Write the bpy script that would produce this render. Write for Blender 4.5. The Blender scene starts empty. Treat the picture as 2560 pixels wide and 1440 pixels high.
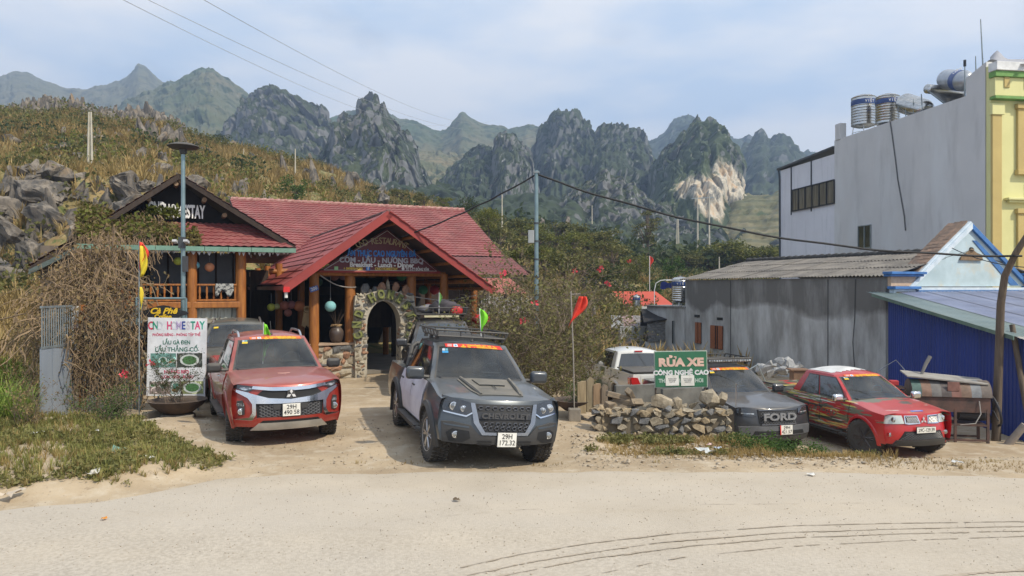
import bpy, math, random
import numpy as np
from mathutils import Vector, Matrix
R = math.radians
rng = np.random.default_rng(7)
random.seed(7)
SC = bpy.context.scene
COL = SC.collection
# ---------------------------------------------------------------- camera, sky, sun
F_PX, HC = 1850.0, 2.6
cam_d = bpy.data.cameras.new('camera')
cam = bpy.data.objects.new('camera', cam_d)
COL.objects.link(cam)
cam.location = (0, 0, HC)
cam.rotation_euler = (R(90), 0, 0)
cam_d.sensor_width = 36
cam_d.lens = 36 * F_PX / 2560
cam_d.clip_start = 0.1
cam_d.clip_end = 12000
SC.camera = cam
SC.view_settings.view_transform = 'Standard'
SC.view_settings.look = 'None'
SC.view_settings.gamma = 1
SC.view_settings.use_curve_mapping = False
SC.view_settings.exposure = 0.14
SUN_DIR = Vector((0.54, -0.42, 0.73)).normalized()
SUN_EL = math.asin(SUN_DIR.z)
world = bpy.data.worlds.new('World')
SC.world = world
world.use_nodes = True
def build_world():
 nt = world.node_tree
 nt.nodes.clear()
 N, L = nt.nodes.new, nt.links.new
 out = N('ShaderNodeOutputWorld')
 sky = N('ShaderNodeTexSky')
 sky.sky_type = 'NISHITA'
 sky.sun_disc = False
 sky.sun_elevation = SUN_EL
 sky.sun_rotation = math.atan2(SUN_DIR.x, SUN_DIR.y)
 sky.dust_density = 2.0
 bg1 = N('ShaderNodeBackground')
 bg1.inputs['Strength'].default_value = 0.10
 L(sky.outputs[0], bg1.inputs['Color'])
 bg2 = N('ShaderNodeBackground')
 bg2.inputs['Color'].default_value = (.9, 1.0, 1.1, 1)
 bg2.inputs['Strength'].default_value = 1.0
 tc = N('ShaderNodeTexCoord')
 mp = N('ShaderNodeMapping')
 mp.inputs['Scale'].default_value = (1.0, 1.0, 3.2)
 L(tc.outputs['Generated'], mp.inputs['Vector'])
 n1 = N('ShaderNodeTexNoise')
 n1.inputs['Scale'].default_value = 2.3
 n1.inputs['Detail'].default_value = 7
 n1.inputs['Roughness'].default_value = 0.55
 n1.inputs['Distortion'].default_value = 0.3
 L(mp.outputs[0], n1.inputs['Vector'])
 r1 = N('ShaderNodeValToRGB')
 r1.color_ramp.elements[0].position = 0.30
 r1.color_ramp.elements[0].color = (0.6, 0.6, 0.6, 1)
 r1.color_ramp.elements[1].position = 0.47
 r1.color_ramp.elements[1].color = (0.97, 0.97, 0.97, 1)
 L(n1.outputs[0], r1.inputs[0])
 n2 = N('ShaderNodeTexNoise')
 n2.inputs['Scale'].default_value = 3.4
 n2.inputs['Detail'].default_value = 5
 L(mp.outputs[0], n2.inputs['Vector'])
 r2 = N('ShaderNodeValToRGB')
 r2.color_ramp.elements[0].position = 0.38
 r2.color_ramp.elements[0].color = (0.62, 0.76, 0.95, 1)
 r2.color_ramp.elements[1].position = 0.62
 r2.color_ramp.elements[1].color = (0.98, 0.99, 1.01, 1)
 L(n2.outputs[0], r2.inputs[0])
 L(r2.outputs[0], bg2.inputs['Color'])
 mx = N('ShaderNodeMixShader')
 L(r1.outputs[0], mx.inputs[0])
 L(bg1.outputs[0], mx.inputs[1])
 L(bg2.outputs[0], mx.inputs[2])
 L(mx.outputs[0], out.inputs['Surface'])
build_world()
sun_d = bpy.data.lights.new('sun', 'SUN')
sun_d.energy = 4.7
sun_d.angle = R(1.2)
sun_d.color = (1.0, 0.915, 0.76)
sun = bpy.data.objects.new('sun', sun_d)
COL.objects.link(sun)
sun.rotation_euler = SUN_DIR.to_track_quat('Z', 'Y').to_euler()
sun.location = (30, -20, 60)
SC.cycles.max_bounces = 8
SC.cycles.diffuse_bounces = 3
SC.cycles.glossy_bounces = 3
SC.cycles.transmission_bounces = 4
SC.cycles.transparent_max_bounces = 6
SC.cycles.volume_bounces = 0
# ---------------------------------------------------------------- helpers
def at(px, py, Y):
 return Vector(((px - 1280) / F_PX * Y, Y, HC - (py - 720) / F_PX * Y))
def lerp(a, b, t): return a + (b - a) * t
def sstep(a, b, x):
 t = np.clip((x - a) / (b - a), 0, 1)
 return t * t * (3 - 2 * t)
def hash3(ix, iy, iz):
 h = (ix * 374761393 + iy * 668265263 + iz * 2147483647 + 1013904223) & 0xffffffff
 h = ((h ^ (h >> 13)) * 1274126177) & 0xffffffff
 return ((h ^ (h >> 16)) & 0xffff) / 65535.0
def vnoise(x, y, z):
 x = np.asarray(x, float); y = np.asarray(y, float); z = np.asarray(z, float)
 x, y, z = np.broadcast_arrays(x, y, z)
 ix, iy, iz = np.floor(x).astype(np.int64), np.floor(y).astype(np.int64), np.floor(z).astype(np.int64)
 fx, fy, fz = x - ix, y - iy, z - iz
 fx, fy, fz = fx*fx*(3-2*fx), fy*fy*(3-2*fy), fz*fz*(3-2*fz)
 r = 0
 for dx in (0, 1):
  for dy in (0, 1):
   for dz in (0, 1):
    w = (fx if dx else 1-fx) * (fy if dy else 1-fy) * (fz if dz else 1-fz)
    r = r + w * hash3(ix+dx, iy+dy, iz+dz)
 return r * 2 - 1
def fbm(x, y, z=0, o=4, g=0.5):
 a, s, t = 1.0, 0, 0
 for i in range(o):
  s = s + a * vnoise(x * 2**i + i*17.3, y * 2**i + i*5.1, z * 2**i + i*9.7)
  t += a
  a *= g
 return s / t
def mesh_np(name, V, Fq):
 """numpy vertices (n,3) and faces (m,k) -> mesh"""
 me = bpy.data.meshes.new(name)
 V = np.asarray(V, np.float32); Fq = np.asarray(Fq, np.int32)
 k = Fq.shape[1]
 me.vertices.add(len(V)); me.vertices.foreach_set('co', V.ravel())
 me.loops.add(Fq.size); me.loops.foreach_set('vertex_index', Fq.ravel())
 me.polygons.add(len(Fq)); me.polygons.foreach_set('loop_start', np.arange(0, Fq.size, k, dtype=np.int32))
 me.update(calc_edges=True); me.validate()
 return me
def tag(o, label=None, cat=None, group=None, kind=None):
 if label: o['label'] = label
 if cat: o['category'] = cat
 if group: o['group'] = group
 if kind: o['kind'] = kind
 return o
def link(name, me, mat=None, parent=None, loc=None, rot=None, scale=None, smooth=None):
 o = bpy.data.objects.new(name, me)
 COL.objects.link(o)
 if mat is not None and me is not None and hasattr(me, 'materials') and not me.materials:
  me.materials.append(mat)
 if parent: o.parent = parent
 if loc is not None: o.location = loc
 if rot is not None: o.rotation_euler = rot
 if scale is not None: o.scale = scale if hasattr(scale, '__len__') else (scale,)*3
 if smooth:
  me.polygons.foreach_set('use_smooth', [True]*len(me.polygons))
  if smooth is not True and smooth < 180: me.set_sharp_from_angle(angle=R(smooth))
 return o
def thing(name, label, cat, loc=(0,0,0), rz=0, group=None):
 o = bpy.data.objects.new(name, None)
 o.empty_display_size = 0.2
 COL.objects.link(o)
 o.location = loc; o.rotation_euler = (0, 0, rz)
 return tag(o, label, cat, group)
def copy_tree(o, parent=None):
 c = o.copy(); COL.objects.link(c)
 c.parent = parent
 for ch in list(o.children): copy_tree(ch, c)
 return c
def grid_faces(nr, nc, off=0):
 i = np.arange(nr-1)[:, None] * nc + np.arange(nc-1)[None, :]
 i = i.ravel() + off
 return np.stack([i, i+1, i+1+nc, i+nc], 1)
class MB:
 def __init__(s): s.v = []; s.f = []; s.m = []; s.mi = 0
 def add(s, vs, fs):
  b = len(s.v); s.v += [tuple(v) for v in vs]
  s.f += [tuple(i+b for i in f) for f in fs]; s.m += [s.mi]*len(fs)
  return s
 def box(s, c, d, rz=0, rx=0, ry=0):
  M = Matrix.Translation(c) @ Matrix.Rotation(rz, 4, 'Z') @ Matrix.Rotation(ry, 4, 'Y') @ Matrix.Rotation(rx, 4, 'X')
  vs = [M @ Vector((x*d[0]/2, y*d[1]/2, z*d[2]/2)) for x in (-1,1) for y in (-1,1) for z in (-1,1)]
  return s.add(vs, [(0,1,3,2),(4,6,7,5),(0,4,5,1),(2,3,7,6),(0,2,6,4),(1,5,7,3)])
 def tube(s, pts, r, n=6, caps=True):
  pts = [Vector(p) for p in pts]; m = len(pts)
  rs = r if hasattr(r, '__len__') else [r]*m
  vs = []; up = None
  for i, p in enumerate(pts):
   t = (pts[min(i+1, m-1)] - pts[max(i-1, 0)])
   t = t.normalized() if t.length > 1e-9 else Vector((0,0,1))
   if up is None: up = Vector((0,0,1)) if abs(t.z) < .9 else Vector((1,0,0))
   a = t.cross(up)
   if a.length < 1e-6: a = t.cross(Vector((0,1,0)))
   a.normalize(); b = a.cross(t).normalized(); up = b
   for k in range(n):
    w = 2*math.pi*k/n
    vs.append(p + (a*math.cos(w) + b*math.sin(w))*rs[i])
  fs = [(i*n+k, i*n+(k+1) % n, (i+1)*n+(k+1) % n, (i+1)*n+k) for i in range(m-1) for k in range(n)]
  if caps: fs += [tuple(range(n))[::-1], tuple((m-1)*n+k for k in range(n))]
  return s.add(vs, fs)
 def lathe(s, prof, n=16, M=None, caps=True):
  """prof: (r,z) list, around z"""
  vs = []
  for r, z in prof:
   for k in range(n):
    w = 2*math.pi*k/n
    vs.append(Vector((r*math.cos(w), r*math.sin(w), z)))
  if M is not None: vs = [M @ v for v in vs]
  m = len(prof)
  fs = [(i*n+k, i*n+(k+1) % n, (i+1)*n+(k+1) % n, (i+1)*n+k) for i in range(m-1) for k in range(n)]
  if caps: fs += [tuple(range(n))[::-1], tuple((m-1)*n+k for k in range(n))]
  return s.add(vs, fs)
 def prism(s, pts, vec):
  """polygon (3d pts) extruded by vec"""
  n = len(pts); a = [Vector(p) for p in pts]; b = [p + Vector(vec) for p in a]
  fs = [tuple(range(n))[::-1], tuple(range(n, 2*n))] + [(i, (i+1) % n, n+(i+1) % n, n+i) for i in range(n)]
  return s.add(a+b, fs)
 def quad(s, a, b, c, d): return s.add([a,b,c,d], [(0,1,2,3)])
 def grid(s, P):
  """P: rows of points"""
  nr, nc = len(P), len(P[0])
  return s.add([p for r in P for p in r], [(i*nc+j, i*nc+j+1, (i+1)*nc+j+1, (i+1)*nc+j) for i in range(nr-1) for j in range(nc-1)])
 def mesh(s, name, mats=None):
  me = bpy.data.meshes.new(name)
  me.from_pydata(s.v, [], s.f)
  if mats is not None:
   for m in (mats if isinstance(mats, (list, tuple)) else [mats]): me.materials.append(m)
   if isinstance(mats, (list, tuple)) and len(mats) > 1:
    me.polygons.foreach_set('material_index', s.m)
  me.update()
  return me
 def build(s, name, mats, parent=None, smooth=None, bevel=0, loc=None, rot=None, fix=False):
  me = s.mesh(name, mats)
  if fix:
   import bmesh
   bm = bmesh.new(); bm.from_mesh(me)
   bmesh.ops.recalc_face_normals(bm, faces=bm.faces)
   bm.to_mesh(me); bm.free()
  o = link(name, me, None, parent, loc, rot, None, smooth)
  if bevel:
   md = o.modifiers.new('bevel', 'BEVEL'); md.width = bevel; md.segments = 2; md.limit_method = 'ANGLE'; md.angle_limit = R(35)
  return o
# ---------------------------------------------------------------- materials
MATS = {}
def M(name, col, rough=.7, metal=0, col2=None, scale=3.0, detail=5, bump=0, bscale=None, lo=.35, hi=.65,
  stretch=(1,1,1), dust=0, dustcol=(.42,.36,.28), coat=0, trans=0, spec=.5, objspace=True, extra=None, emit=None):
 if name in MATS: return MATS[name]
 m = bpy.data.materials.new(name); m.use_nodes = True
 nt = m.node_tree; N, L = nt.nodes.new, nt.links.new
 b = nt.nodes['Principled BSDF']
 b.inputs['Roughness'].default_value = rough
 b.inputs['Metallic'].default_value = metal
 b.inputs['Specular IOR Level'].default_value = spec
 if coat: b.inputs['Coat Weight'].default_value = coat; b.inputs['Coat Roughness'].default_value = .08
 if trans: b.inputs['Transmission Weight'].default_value = trans
 tc = N('ShaderNodeTexCoord'); mp = N('ShaderNodeMapping')
 mp.inputs['Scale'].default_value = stretch
 if objspace: L(tc.outputs['Object'], mp.inputs['Vector'])
 else:
  g = N('ShaderNodeNewGeometry'); L(g.outputs['Position'], mp.inputs['Vector'])
 col2 = col2 or tuple(c*.72 for c in col)
 nz = N('ShaderNodeTexNoise'); nz.inputs['Scale'].default_value = scale; nz.inputs['Detail'].default_value = detail
 nz.inputs['Roughness'].default_value = .6
 L(mp.outputs[0], nz.inputs['Vector'])
 cr = N('ShaderNodeValToRGB')
 cr.color_ramp.elements[0].position = lo; cr.color_ramp.elements[0].color = (*col2, 1)
 cr.color_ramp.elements[1].position = hi; cr.color_ramp.elements[1].color = (*col, 1)
 L(nz.outputs[0], cr.inputs[0])
 c = cr.outputs[0]
 if extra: c = extra(nt, mp.outputs[0], c)
 if dust:
  g2 = N('ShaderNodeNewGeometry'); sx = N('ShaderNodeSeparateXYZ'); L(g2.outputs['Normal'], sx.inputs[0])
  mr = N('ShaderNodeMapRange'); mr.inputs[1].default_value = .1; mr.inputs[2].default_value = 1.0
  mr.inputs[3].default_value = dust*.15; mr.inputs[4].default_value = dust
  L(sx.outputs[2], mr.inputs[0])
  n3 = N('ShaderNodeTexNoise'); n3.inputs['Scale'].default_value = 2.5; n3.inputs['Detail'].default_value = 6
  L(tc.outputs['Object'], n3.inputs['Vector'])
  mu = N('ShaderNodeMath'); mu.operation = 'MULTIPLY'; L(mr.outputs[0], mu.inputs[0]); 
  mr2 = N('ShaderNodeMapRange'); mr2.inputs[1].default_value = .3; mr2.inputs[2].default_value = .7; mr2.inputs[3].default_value = .6; mr2.inputs[4].default_value = 1.3
  L(n3.outputs[0], mr2.inputs[0]); L(mr2.outputs[0], mu.inputs[1])
  mx = N('ShaderNodeMix'); mx.data_type = 'RGBA'
  L(mu.outputs[0], mx.inputs[0]); L(c, mx.inputs[6]); mx.inputs[7].default_value = (*dustcol, 1)
  c = mx.outputs[2]
  rr = N('ShaderNodeMapRange'); rr.inputs[3].default_value = rough; rr.inputs[4].default_value = min(1, rough+.75)
  L(mu.outputs[0], rr.inputs[0]); L(rr.outputs[0], b.inputs['Roughness'])
 L(c, b.inputs['Base Color'])
 if emit: b.inputs['Emission Color'].default_value = (*col, 1); b.inputs['Emission Strength'].default_value = emit
 if bump:
  nb = N('ShaderNodeTexNoise'); nb.inputs['Scale'].default_value = bscale or scale*6; nb.inputs['Detail'].default_value = 6
  L(mp.outputs[0], nb.inputs['Vector'])
  bp = N('ShaderNodeBump'); bp.inputs['Strength'].default_value = min(1, bump); bp.inputs['Distance'].default_value = .02
  L(nb.outputs[0], bp.inputs['Height']); L(bp.outputs[0], b.inputs['Normal'])
 MATS[name] = m
 return m
def layer(colr, scale, lo, hi, stretch=(1,1,1), detail=6, off=0.0):
 """returns extra(): mixes colr in where noise passes lo..hi"""
 def fn(nt, vec, c):
  N, L = nt.nodes.new, nt.links.new
  mp = N('ShaderNodeMapping'); mp.inputs['Scale'].default_value = stretch; mp.inputs['Location'].default_value = (off, off*.7, off*1.3)
  L(vec, mp.inputs[0])
  n = N('ShaderNodeTexNoise'); n.inputs['Scale'].default_value = scale; n.inputs['Detail'].default_value = detail; n.inputs['Roughness'].default_value = .62
  L(mp.outputs[0], n.inputs['Vector'])
  mr = N('ShaderNodeMapRange'); mr.inputs[1].default_value = lo; mr.inputs[2].default_value = hi
  L(n.outputs[0], mr.inputs[0])
  mx = N('ShaderNodeMix'); mx.data_type = 'RGBA'
  L(mr.outputs[0], mx.inputs[0]); L(c, mx.inputs[6]); mx.inputs[7].default_value = (*colr, 1)
  return mx.outputs[2]
 return fn
def chain(*fs):
 def fn(nt, vec, c):
  for f in fs: c = f(nt, vec, c)
  return c
 return fn
def slope_layer(colr, lo, hi, scale=.5):
 """mix colr on steep faces (rock shows where nothing grows)"""
 def fn(nt, vec, c):
  N, L = nt.nodes.new, nt.links.new
  g = N('ShaderNodeNewGeometry'); s = N('ShaderNodeSeparateXYZ'); L(g.outputs['Normal'], s.inputs[0])
  n = N('ShaderNodeTexNoise'); n.inputs['Scale'].default_value = scale; n.inputs['Detail'].default_value = 8; n.inputs['Roughness'].default_value = .7
  L(vec, n.inputs['Vector'])
  ad = N('ShaderNodeMath'); ad.operation = 'MULTIPLY_ADD'; ad.inputs[1].default_value = 1.5
  L(n.outputs[0], ad.inputs[0]); 
  su = N('ShaderNodeMath'); su.operation = 'SUBTRACT'; su.inputs[0].default_value = .25; L(s.outputs[2], su.inputs[1])
  L(su.outputs[0], ad.inputs[2])
  mr = N('ShaderNodeMapRange'); mr.inputs[1].default_value = lo; mr.inputs[2].default_value = hi
  L(ad.outputs[0], mr.inputs[0])
  mx = N('ShaderNodeMix'); mx.data_type = 'RGBA'
  L(mr.outputs[0], mx.inputs[0]); L(c, mx.inputs[6]); mx.inputs[7].default_value = (*colr, 1)
  return mx.outputs[2]
 return fn
def leaf_mat(name, c1, c2, c3=None, scale=1.2):
 if name in MATS: return MATS[name]
 m = bpy.data.materials.new(name); m.use_nodes = True
 nt = m.node_tree; N, L = nt.nodes.new, nt.links.new
 b = nt.nodes['Principled BSDF']; out = nt.nodes['Material Output']
 b.inputs['Roughness'].default_value = .65; b.inputs['Specular IOR Level'].default_value = .25
 g = N('ShaderNodeNewGeometry')
 n = N('ShaderNodeTexNoise'); n.inputs['Scale'].default_value = scale; n.inputs['Detail'].default_value = 8; n.inputs['Roughness'].default_value = .8
 L(g.outputs['Position'], n.inputs['Vector'])
 cr = N('ShaderNodeValToRGB'); e = cr.color_ramp.elements
 e[0].position = .36; e[0].color = (*c1, 1); e[1].position = .52; e[1].color = (*c2, 1)
 if c3: k = e.new(.66); k.color = (*c3, 1)
 L(n.outputs[0], cr.inputs[0]); L(cr.outputs[0], b.inputs['Base Color'])
 t = N('ShaderNodeBsdfTranslucent'); L(cr.outputs[0], t.inputs['Color'])
 mx = N('ShaderNodeMixShader'); mx.inputs[0].default_value = .3
 L(b.outputs[0], mx.inputs[1]); L(t.outputs[0], mx.inputs[2]); L(mx.outputs[0], out.inputs['Surface'])
 MATS[name] = m
 return m
# ---------------------------------------------------------------- scattered geometry
def leaf_cards(P, size, aspect=.55, seed=1, up=.3):
 """one folded leaf quad per point P (n,3); returns V,F"""
 r = np.random.default_rng(seed); n = len(P)
 d = r.normal(size=(n, 3)); d[:, 2] = d[:, 2]*.7 + up; d /= np.linalg.norm(d, axis=1, keepdims=True)
 q = r.normal(size=(n, 3)); q -= (q*d).sum(1, keepdims=True)*d; q /= np.linalg.norm(q, axis=1, keepdims=True)
 s = (size*(.6+.8*r.random(n)))[:, None]
 a = d*s; b = q*s*aspect*.5
 V = np.stack([P, P+a*.5+b, P+a, P+a*.5-b], 1).reshape(-1, 3)
 return V, np.arange(4*n).reshape(n, 4)
def clump_template(n, size, seed, flat=.8, hollow=.0):
 r = np.random.default_rng(seed)
 p = r.normal(size=(n, 3)); p /= np.linalg.norm(p, axis=1, keepdims=True)
 p *= (hollow + (1-hollow)*r.random((n, 1))**.45)
 p[:, 2] = p[:, 2]*flat + flat*.75
 p *= 1 + .25*fbm(p[:, 0]*2+seed, p[:, 1]*2, p[:, 2]*2, 2)[:, None]
 return leaf_cards(p, size, seed=seed+5)
def tuft_template(n, seed, h=1.0, spread=.35, w=.03):
 r = np.random.default_rng(seed)
 a = r.random(n)*6.283; rad = r.random(n)*.12
 base = np.stack([np.cos(a)*rad, np.sin(a)*rad, np.zeros(n)], 1)
 hh = h*(.5+.5*r.random(n)); ln = spread*(.3+r.random(n))
 tip = base + np.stack([np.cos(a)*ln, np.sin(a)*ln, hh], 1)
 mid = (base+tip)/2 + np.stack([np.zeros(n), np.zeros(n), hh*.15], 1)
 sd = np.stack([-np.sin(a), np.cos(a), np.zeros(n)], 1)*w
 V = np.stack([base-sd, base+sd, mid+sd*.8, mid-sd*.8, mid-sd*.8, mid+sd*.8, tip+sd*.1, tip-sd*.1], 1).reshape(-1, 3)
 return V, np.arange(8*n).reshape(2*n, 4)
def scatter(templates, pos, scale, seed=1, tilt=0.0, zsc=None):
 """bake copies of templates at pos -> V,F"""
 r = np.random.default_rng(seed); Vs, Fs, off = [], [], 0
 idx = r.integers(0, len(templates), len(pos))
 for k, (tv, tf) in enumerate(templates):
  sel = np.where(idx == k)[0]
  if not len(sel): continue
  a = r.random(len(sel))*6.283; c, s = np.cos(a), np.sin(a); sc = scale[sel]
  x = tv[None, :, 0]*c[:, None] - tv[None, :, 1]*s[:, None]
  y = tv[None, :, 0]*s[:, None] + tv[None, :, 1]*c[:, None]
  z = np.repeat(tv[None, :, 2], len(sel), 0)
  if zsc is not None: z = z*zsc[sel][:, None]
  V = np.stack([x, y, z], 2)*sc[:, None, None] + pos[sel][:, None, :]
  Vs.append(V.reshape(-1, 3))
  Fs.append((tf[None] + (np.arange(len(sel))*len(tv))[:, None, None]).reshape(-1, tf.shape[1]) + off)
  off += len(sel)*len(tv)
 return np.concatenate(Vs), np.concatenate(Fs)
def rock_mesh(name, seed, sub=2, jag=.35, sq=(1, .8, .7), mat=None, freq=1.6):
 import bmesh
 bm = bmesh.new(); bmesh.ops.create_icosphere(bm, subdivisions=sub, radius=.5)
 co = np.array([v.co[:] for v in bm.verts])
 d = 1 + jag*fbm(co[:, 0]*2*freq+seed*3.1, co[:, 1]*2*freq+seed, co[:, 2]*2*freq, 3, .6)
 co = co*d[:, None]
 q = np.round(co*5.0)/5.0
 co = co*.55 + q*.45
 co *= np.array(sq)
 for v, c in zip(bm.verts, co): v.co = c
 me = bpy.data.meshes.new(name); bm.to_mesh(me); bm.free()
 if mat: me.materials.append(mat)
 return me
def hull_stone(name, seed, mat, sq=(1, .6, .8), n=12, p=7.0):
 """angular quarry stone: the hull of points thrown in a rounded box"""
 import bmesh
 r = np.random.default_rng(seed); bm = bmesh.new()
 for _ in range(n):
  d = r.normal(size=3); d /= (np.abs(d)**p).sum()**(1/p); d *= .5*(.85+.2*r.random())
  bm.verts.new(tuple(d*np.array(sq)))
 res = bmesh.ops.convex_hull(bm, input=bm.verts)
 bmesh.ops.delete(bm, geom=[v for v in bm.verts if not v.link_faces], context='VERTS')
 bmesh.ops.recalc_face_normals(bm, faces=bm.faces)
 me = bpy.data.meshes.new(name); bm.to_mesh(me); bm.free(); me.materials.append(mat)
 return me
# ---------------------------------------------------------------- ground
def edge_y(x):
 return np.interp(x, [-40, -12, -9, -6.1, -5.1, -4.46, -4.0, -3, 0, 4, 7.8, 14, 40], [5.5, 7.2, 7.8, 8.75, 9.1, 9.7, 10.25, 10.5, 10.7, 10.7, 10.2, 9.5, 7])
TER_PX = [-900, 0, 150, 350, 560, 760, 1000, 1200, 1400, 1700, 1950, 2700, 3600]
TER = [
 [(14,0),(16,.35),(22,.9),(30,2.0),(34,3.5),(38,8.3),(50,13),(70,20),(90,28),(140,8)],
 [(14,0),(16,.3),(22,.8),(30,1.9),(34,3.6),(38,7.9),(50,11.2),(70,17.3),(90,24.4),(140,8)],
 [(14,0),(17,.2),(22,.5),(30,1.8),(34,3.6),(38,7.9),(50,11.2),(70,17.5),(92,25.0),(140,8)],
 [(14,0),(18,0),(24,.2),(30,1.4),(34,3.6),(38,7.5),(50,11.0),(70,17.0),(92,23.6),(140,7)],
 [(14,0),(24,0),(30,.4),(36,1.2),(40,3.8),(46,7.4),(62,12.6),(80,17.8),(98,20.6),(150,6)],
 [(14,0),(26,0),(34,.8),(40,2.2),(46,4.8),(50,7.2),(66,11.3),(84,16.2),(98,18.5),(150,6)],
 [(14,0),(28,0),(38,1.2),(46,3.2),(55,5.6),(70,9.5),(88,13.4),(104,14.5),(150,6)],
 [(14,0),(28,-.2),(40,1.0),(60,4.6),(80,8.4),(104,12.3),(116,12.6),(160,5)],
 [(14,-1),(30,-1),(44,.4),(60,2.6),(80,5.5),(104,8.4),(125,9.8),(170,4)],
 [(14,-1),(36,-1.1),(48,.3),(64,2.0),(84,3.8),(112,5.6),(140,7.0),(190,3)],
 [(14,-1),(40,-1.1),(52,.4),(70,2.4),(100,4.4),(150,6.2),(170,6.5),(220,3)],
 [(14,-1),(40,-1.1),(60,0),(100,2.0),(150,4.0),(170,4.5),(220,3)],
 [(14,-1),(40,-1.1),(60,0),(100,2.0),(150,4.0),(170,4.5),(220,3)],
]
def ter_table(u, Y):
 Ys = np.concatenate([np.arange(12, 60, 1.0), np.arange(60, 260, 4.0)])
 tab = np.array([np.interp(Ys, [k[0] for k in c], [k[1] for k in c]) for c in TER])
 px = 1280 + u*F_PX
 fi = np.interp(px, TER_PX, np.arange(len(TER_PX))); i = np.clip(fi.astype(int), 0, len(TER_PX)-2); f = fi - i
 f = f*f*(3-2*f)
 yi = np.interp(Y, Ys, np.arange(len(Ys))); j = np.clip(yi.astype(int), 0, len(Ys)-2); g = yi - j
 return (tab[i, j]*(1-g) + tab[i, j+1]*g)*(1-f) + (tab[i+1, j]*(1-g) + tab[i+1, j+1]*g)*f
LOT = -1.07
def gz_near(x, y):
 x = np.asarray(x, float); y = np.asarray(y, float)
 e = edge_y(x)
 s1 = sstep(2.0, 3.2, x)*sstep(13.5, 14.8, y)          # behind the stone wall
 s2 = sstep(3.9, 5.2, x)*sstep(11.5, 15.2, y)          # bank down into the lot
 z = LOT*np.maximum(s1, s2)
 z = z - .13*np.exp(-((x-.45)/.7)**2 - ((y-11.9)/.9)**2)
 z = z - .12*sstep(1.2, 2.0, x)*sstep(e+.2, 12.4, y)*(1-np.maximum(s1, s2))
 # grassy mound at the left
 mo = sstep(-3.6, -5.6, x + (y-11)*.35)*sstep(e-.1, e+.9, y)*(1-sstep(13.8, 15, y))
 z = z + mo*(.16 + .10*fbm(x*.8, y*.8, 3, 3))
 return z
def gz(x, y):
 x = np.asarray(x, float); y = np.asarray(y, float)
 n = gz_near(x, y)
 Y = np.maximum(y, 12.0)
 t = ter_table(x/Y, Y)
 w = sstep(24, 30, y)
 wl = sstep(-8.0, -10.0, x)*sstep(14, 15.5, y)
 w = np.maximum(w, wl)
 return n*(1-w) + t*w
def gzf(x, y): return float(gz(np.array([x]), np.array([y]))[0])
def sheet(name, X, Y, dz, mat, kind='structure', rough=0.0, rs=1.5, label=None, zfn=None):
 """X,Y 2-d arrays of points"""
 z = (gz(X, Y) if zfn is None else zfn(X, Y)) + dz
 if rough: z = z + rough*fbm(X*rs, Y*rs, 0, 4)
 V = np.stack([X, Y, z], 2).reshape(-1, 3)
 me = mesh_np(name, V, grid_faces(*X.shape)[:, ::1])
 o = link(name, me, mat, smooth=True)
 return tag(o, label=label, kind=kind)
dry_earth = M('dry_earth', (.44,.345,.23), .95, col2=(.31,.235,.15), scale=.7, bump=.5, bscale=14, objspace=False,
    extra=chain(layer((.48,.41,.31), 3.0, .5, .75), layer((.22,.16,.10), 9, .60, .75, (1,.6,1))))
hill_soil = M('hill_soil', (.27,.20,.085), .95, col2=(.15,.14,.05), scale=.13, bump=.8, bscale=5, objspace=False,
    extra=chain(layer((.27,.155,.07), .5, .52, .70), layer((.10,.12,.035), 1.4, .5, .62, off=4), layer((.31,.25,.12), 3, .52, .7, off=9)))
# near ground
xs = np.concatenate([np.linspace(-60, -14, 24), np.linspace(-13.7, 16, 200), np.linspace(16.5, 60, 24)])
ys = np.concatenate([np.linspace(-40, 6, 10), np.linspace(6.3, 16, 110), np.linspace(16.2, 31, 50)])
X, Y = np.meshgrid(xs, ys)
sheet('ground', X, Y, 0, dry_earth, rough=0.025, rs=2.0)
# terrain (fan of rows beyond the yard)
us = np.linspace(-1.15, 1.05, 330); Ys = np.concatenate([np.linspace(14, 60, 110), np.linspace(60.6, 220, 90)])
U, Yt = np.meshgrid(us, Ys)
Xt = U*Yt
def ter_z(X, Y):
 z = gz(X, Y)
 far = sstep(26, 34, Y)
 rug = fbm(X*.16, Y*.16, 0, 5, .6)
 cl = np.clip(1-np.abs(Y-36)/5.0, 0, 1)*sstep(-2, -10, X)
 st = np.abs(vnoise(X*.9, z*1.1, Y*.4))*1.4 + np.abs(vnoise(X*2.1, z*2.4, Y))*.5
 return z + far*rug*1.1 + cl*(st - .6) - (1-sstep(14.5, 18, Y))*.25
low = sheet('hillside', Xt, Yt, -.03, hill_soil, zfn=ter_z)
# far valley floor to the horizon
gx, gy = np.meshgrid(np.linspace(-4000, 4000, 30), np.concatenate([np.linspace(150, 400, 6), np.linspace(600, 4000, 10)]))
sheet('valley_floor', gx, gy, 0, M('valley', (.10,.11,.045), .9, col2=(.06,.08,.03), scale=.02, objspace=False), zfn=lambda x, y: 0*x-2)
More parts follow.
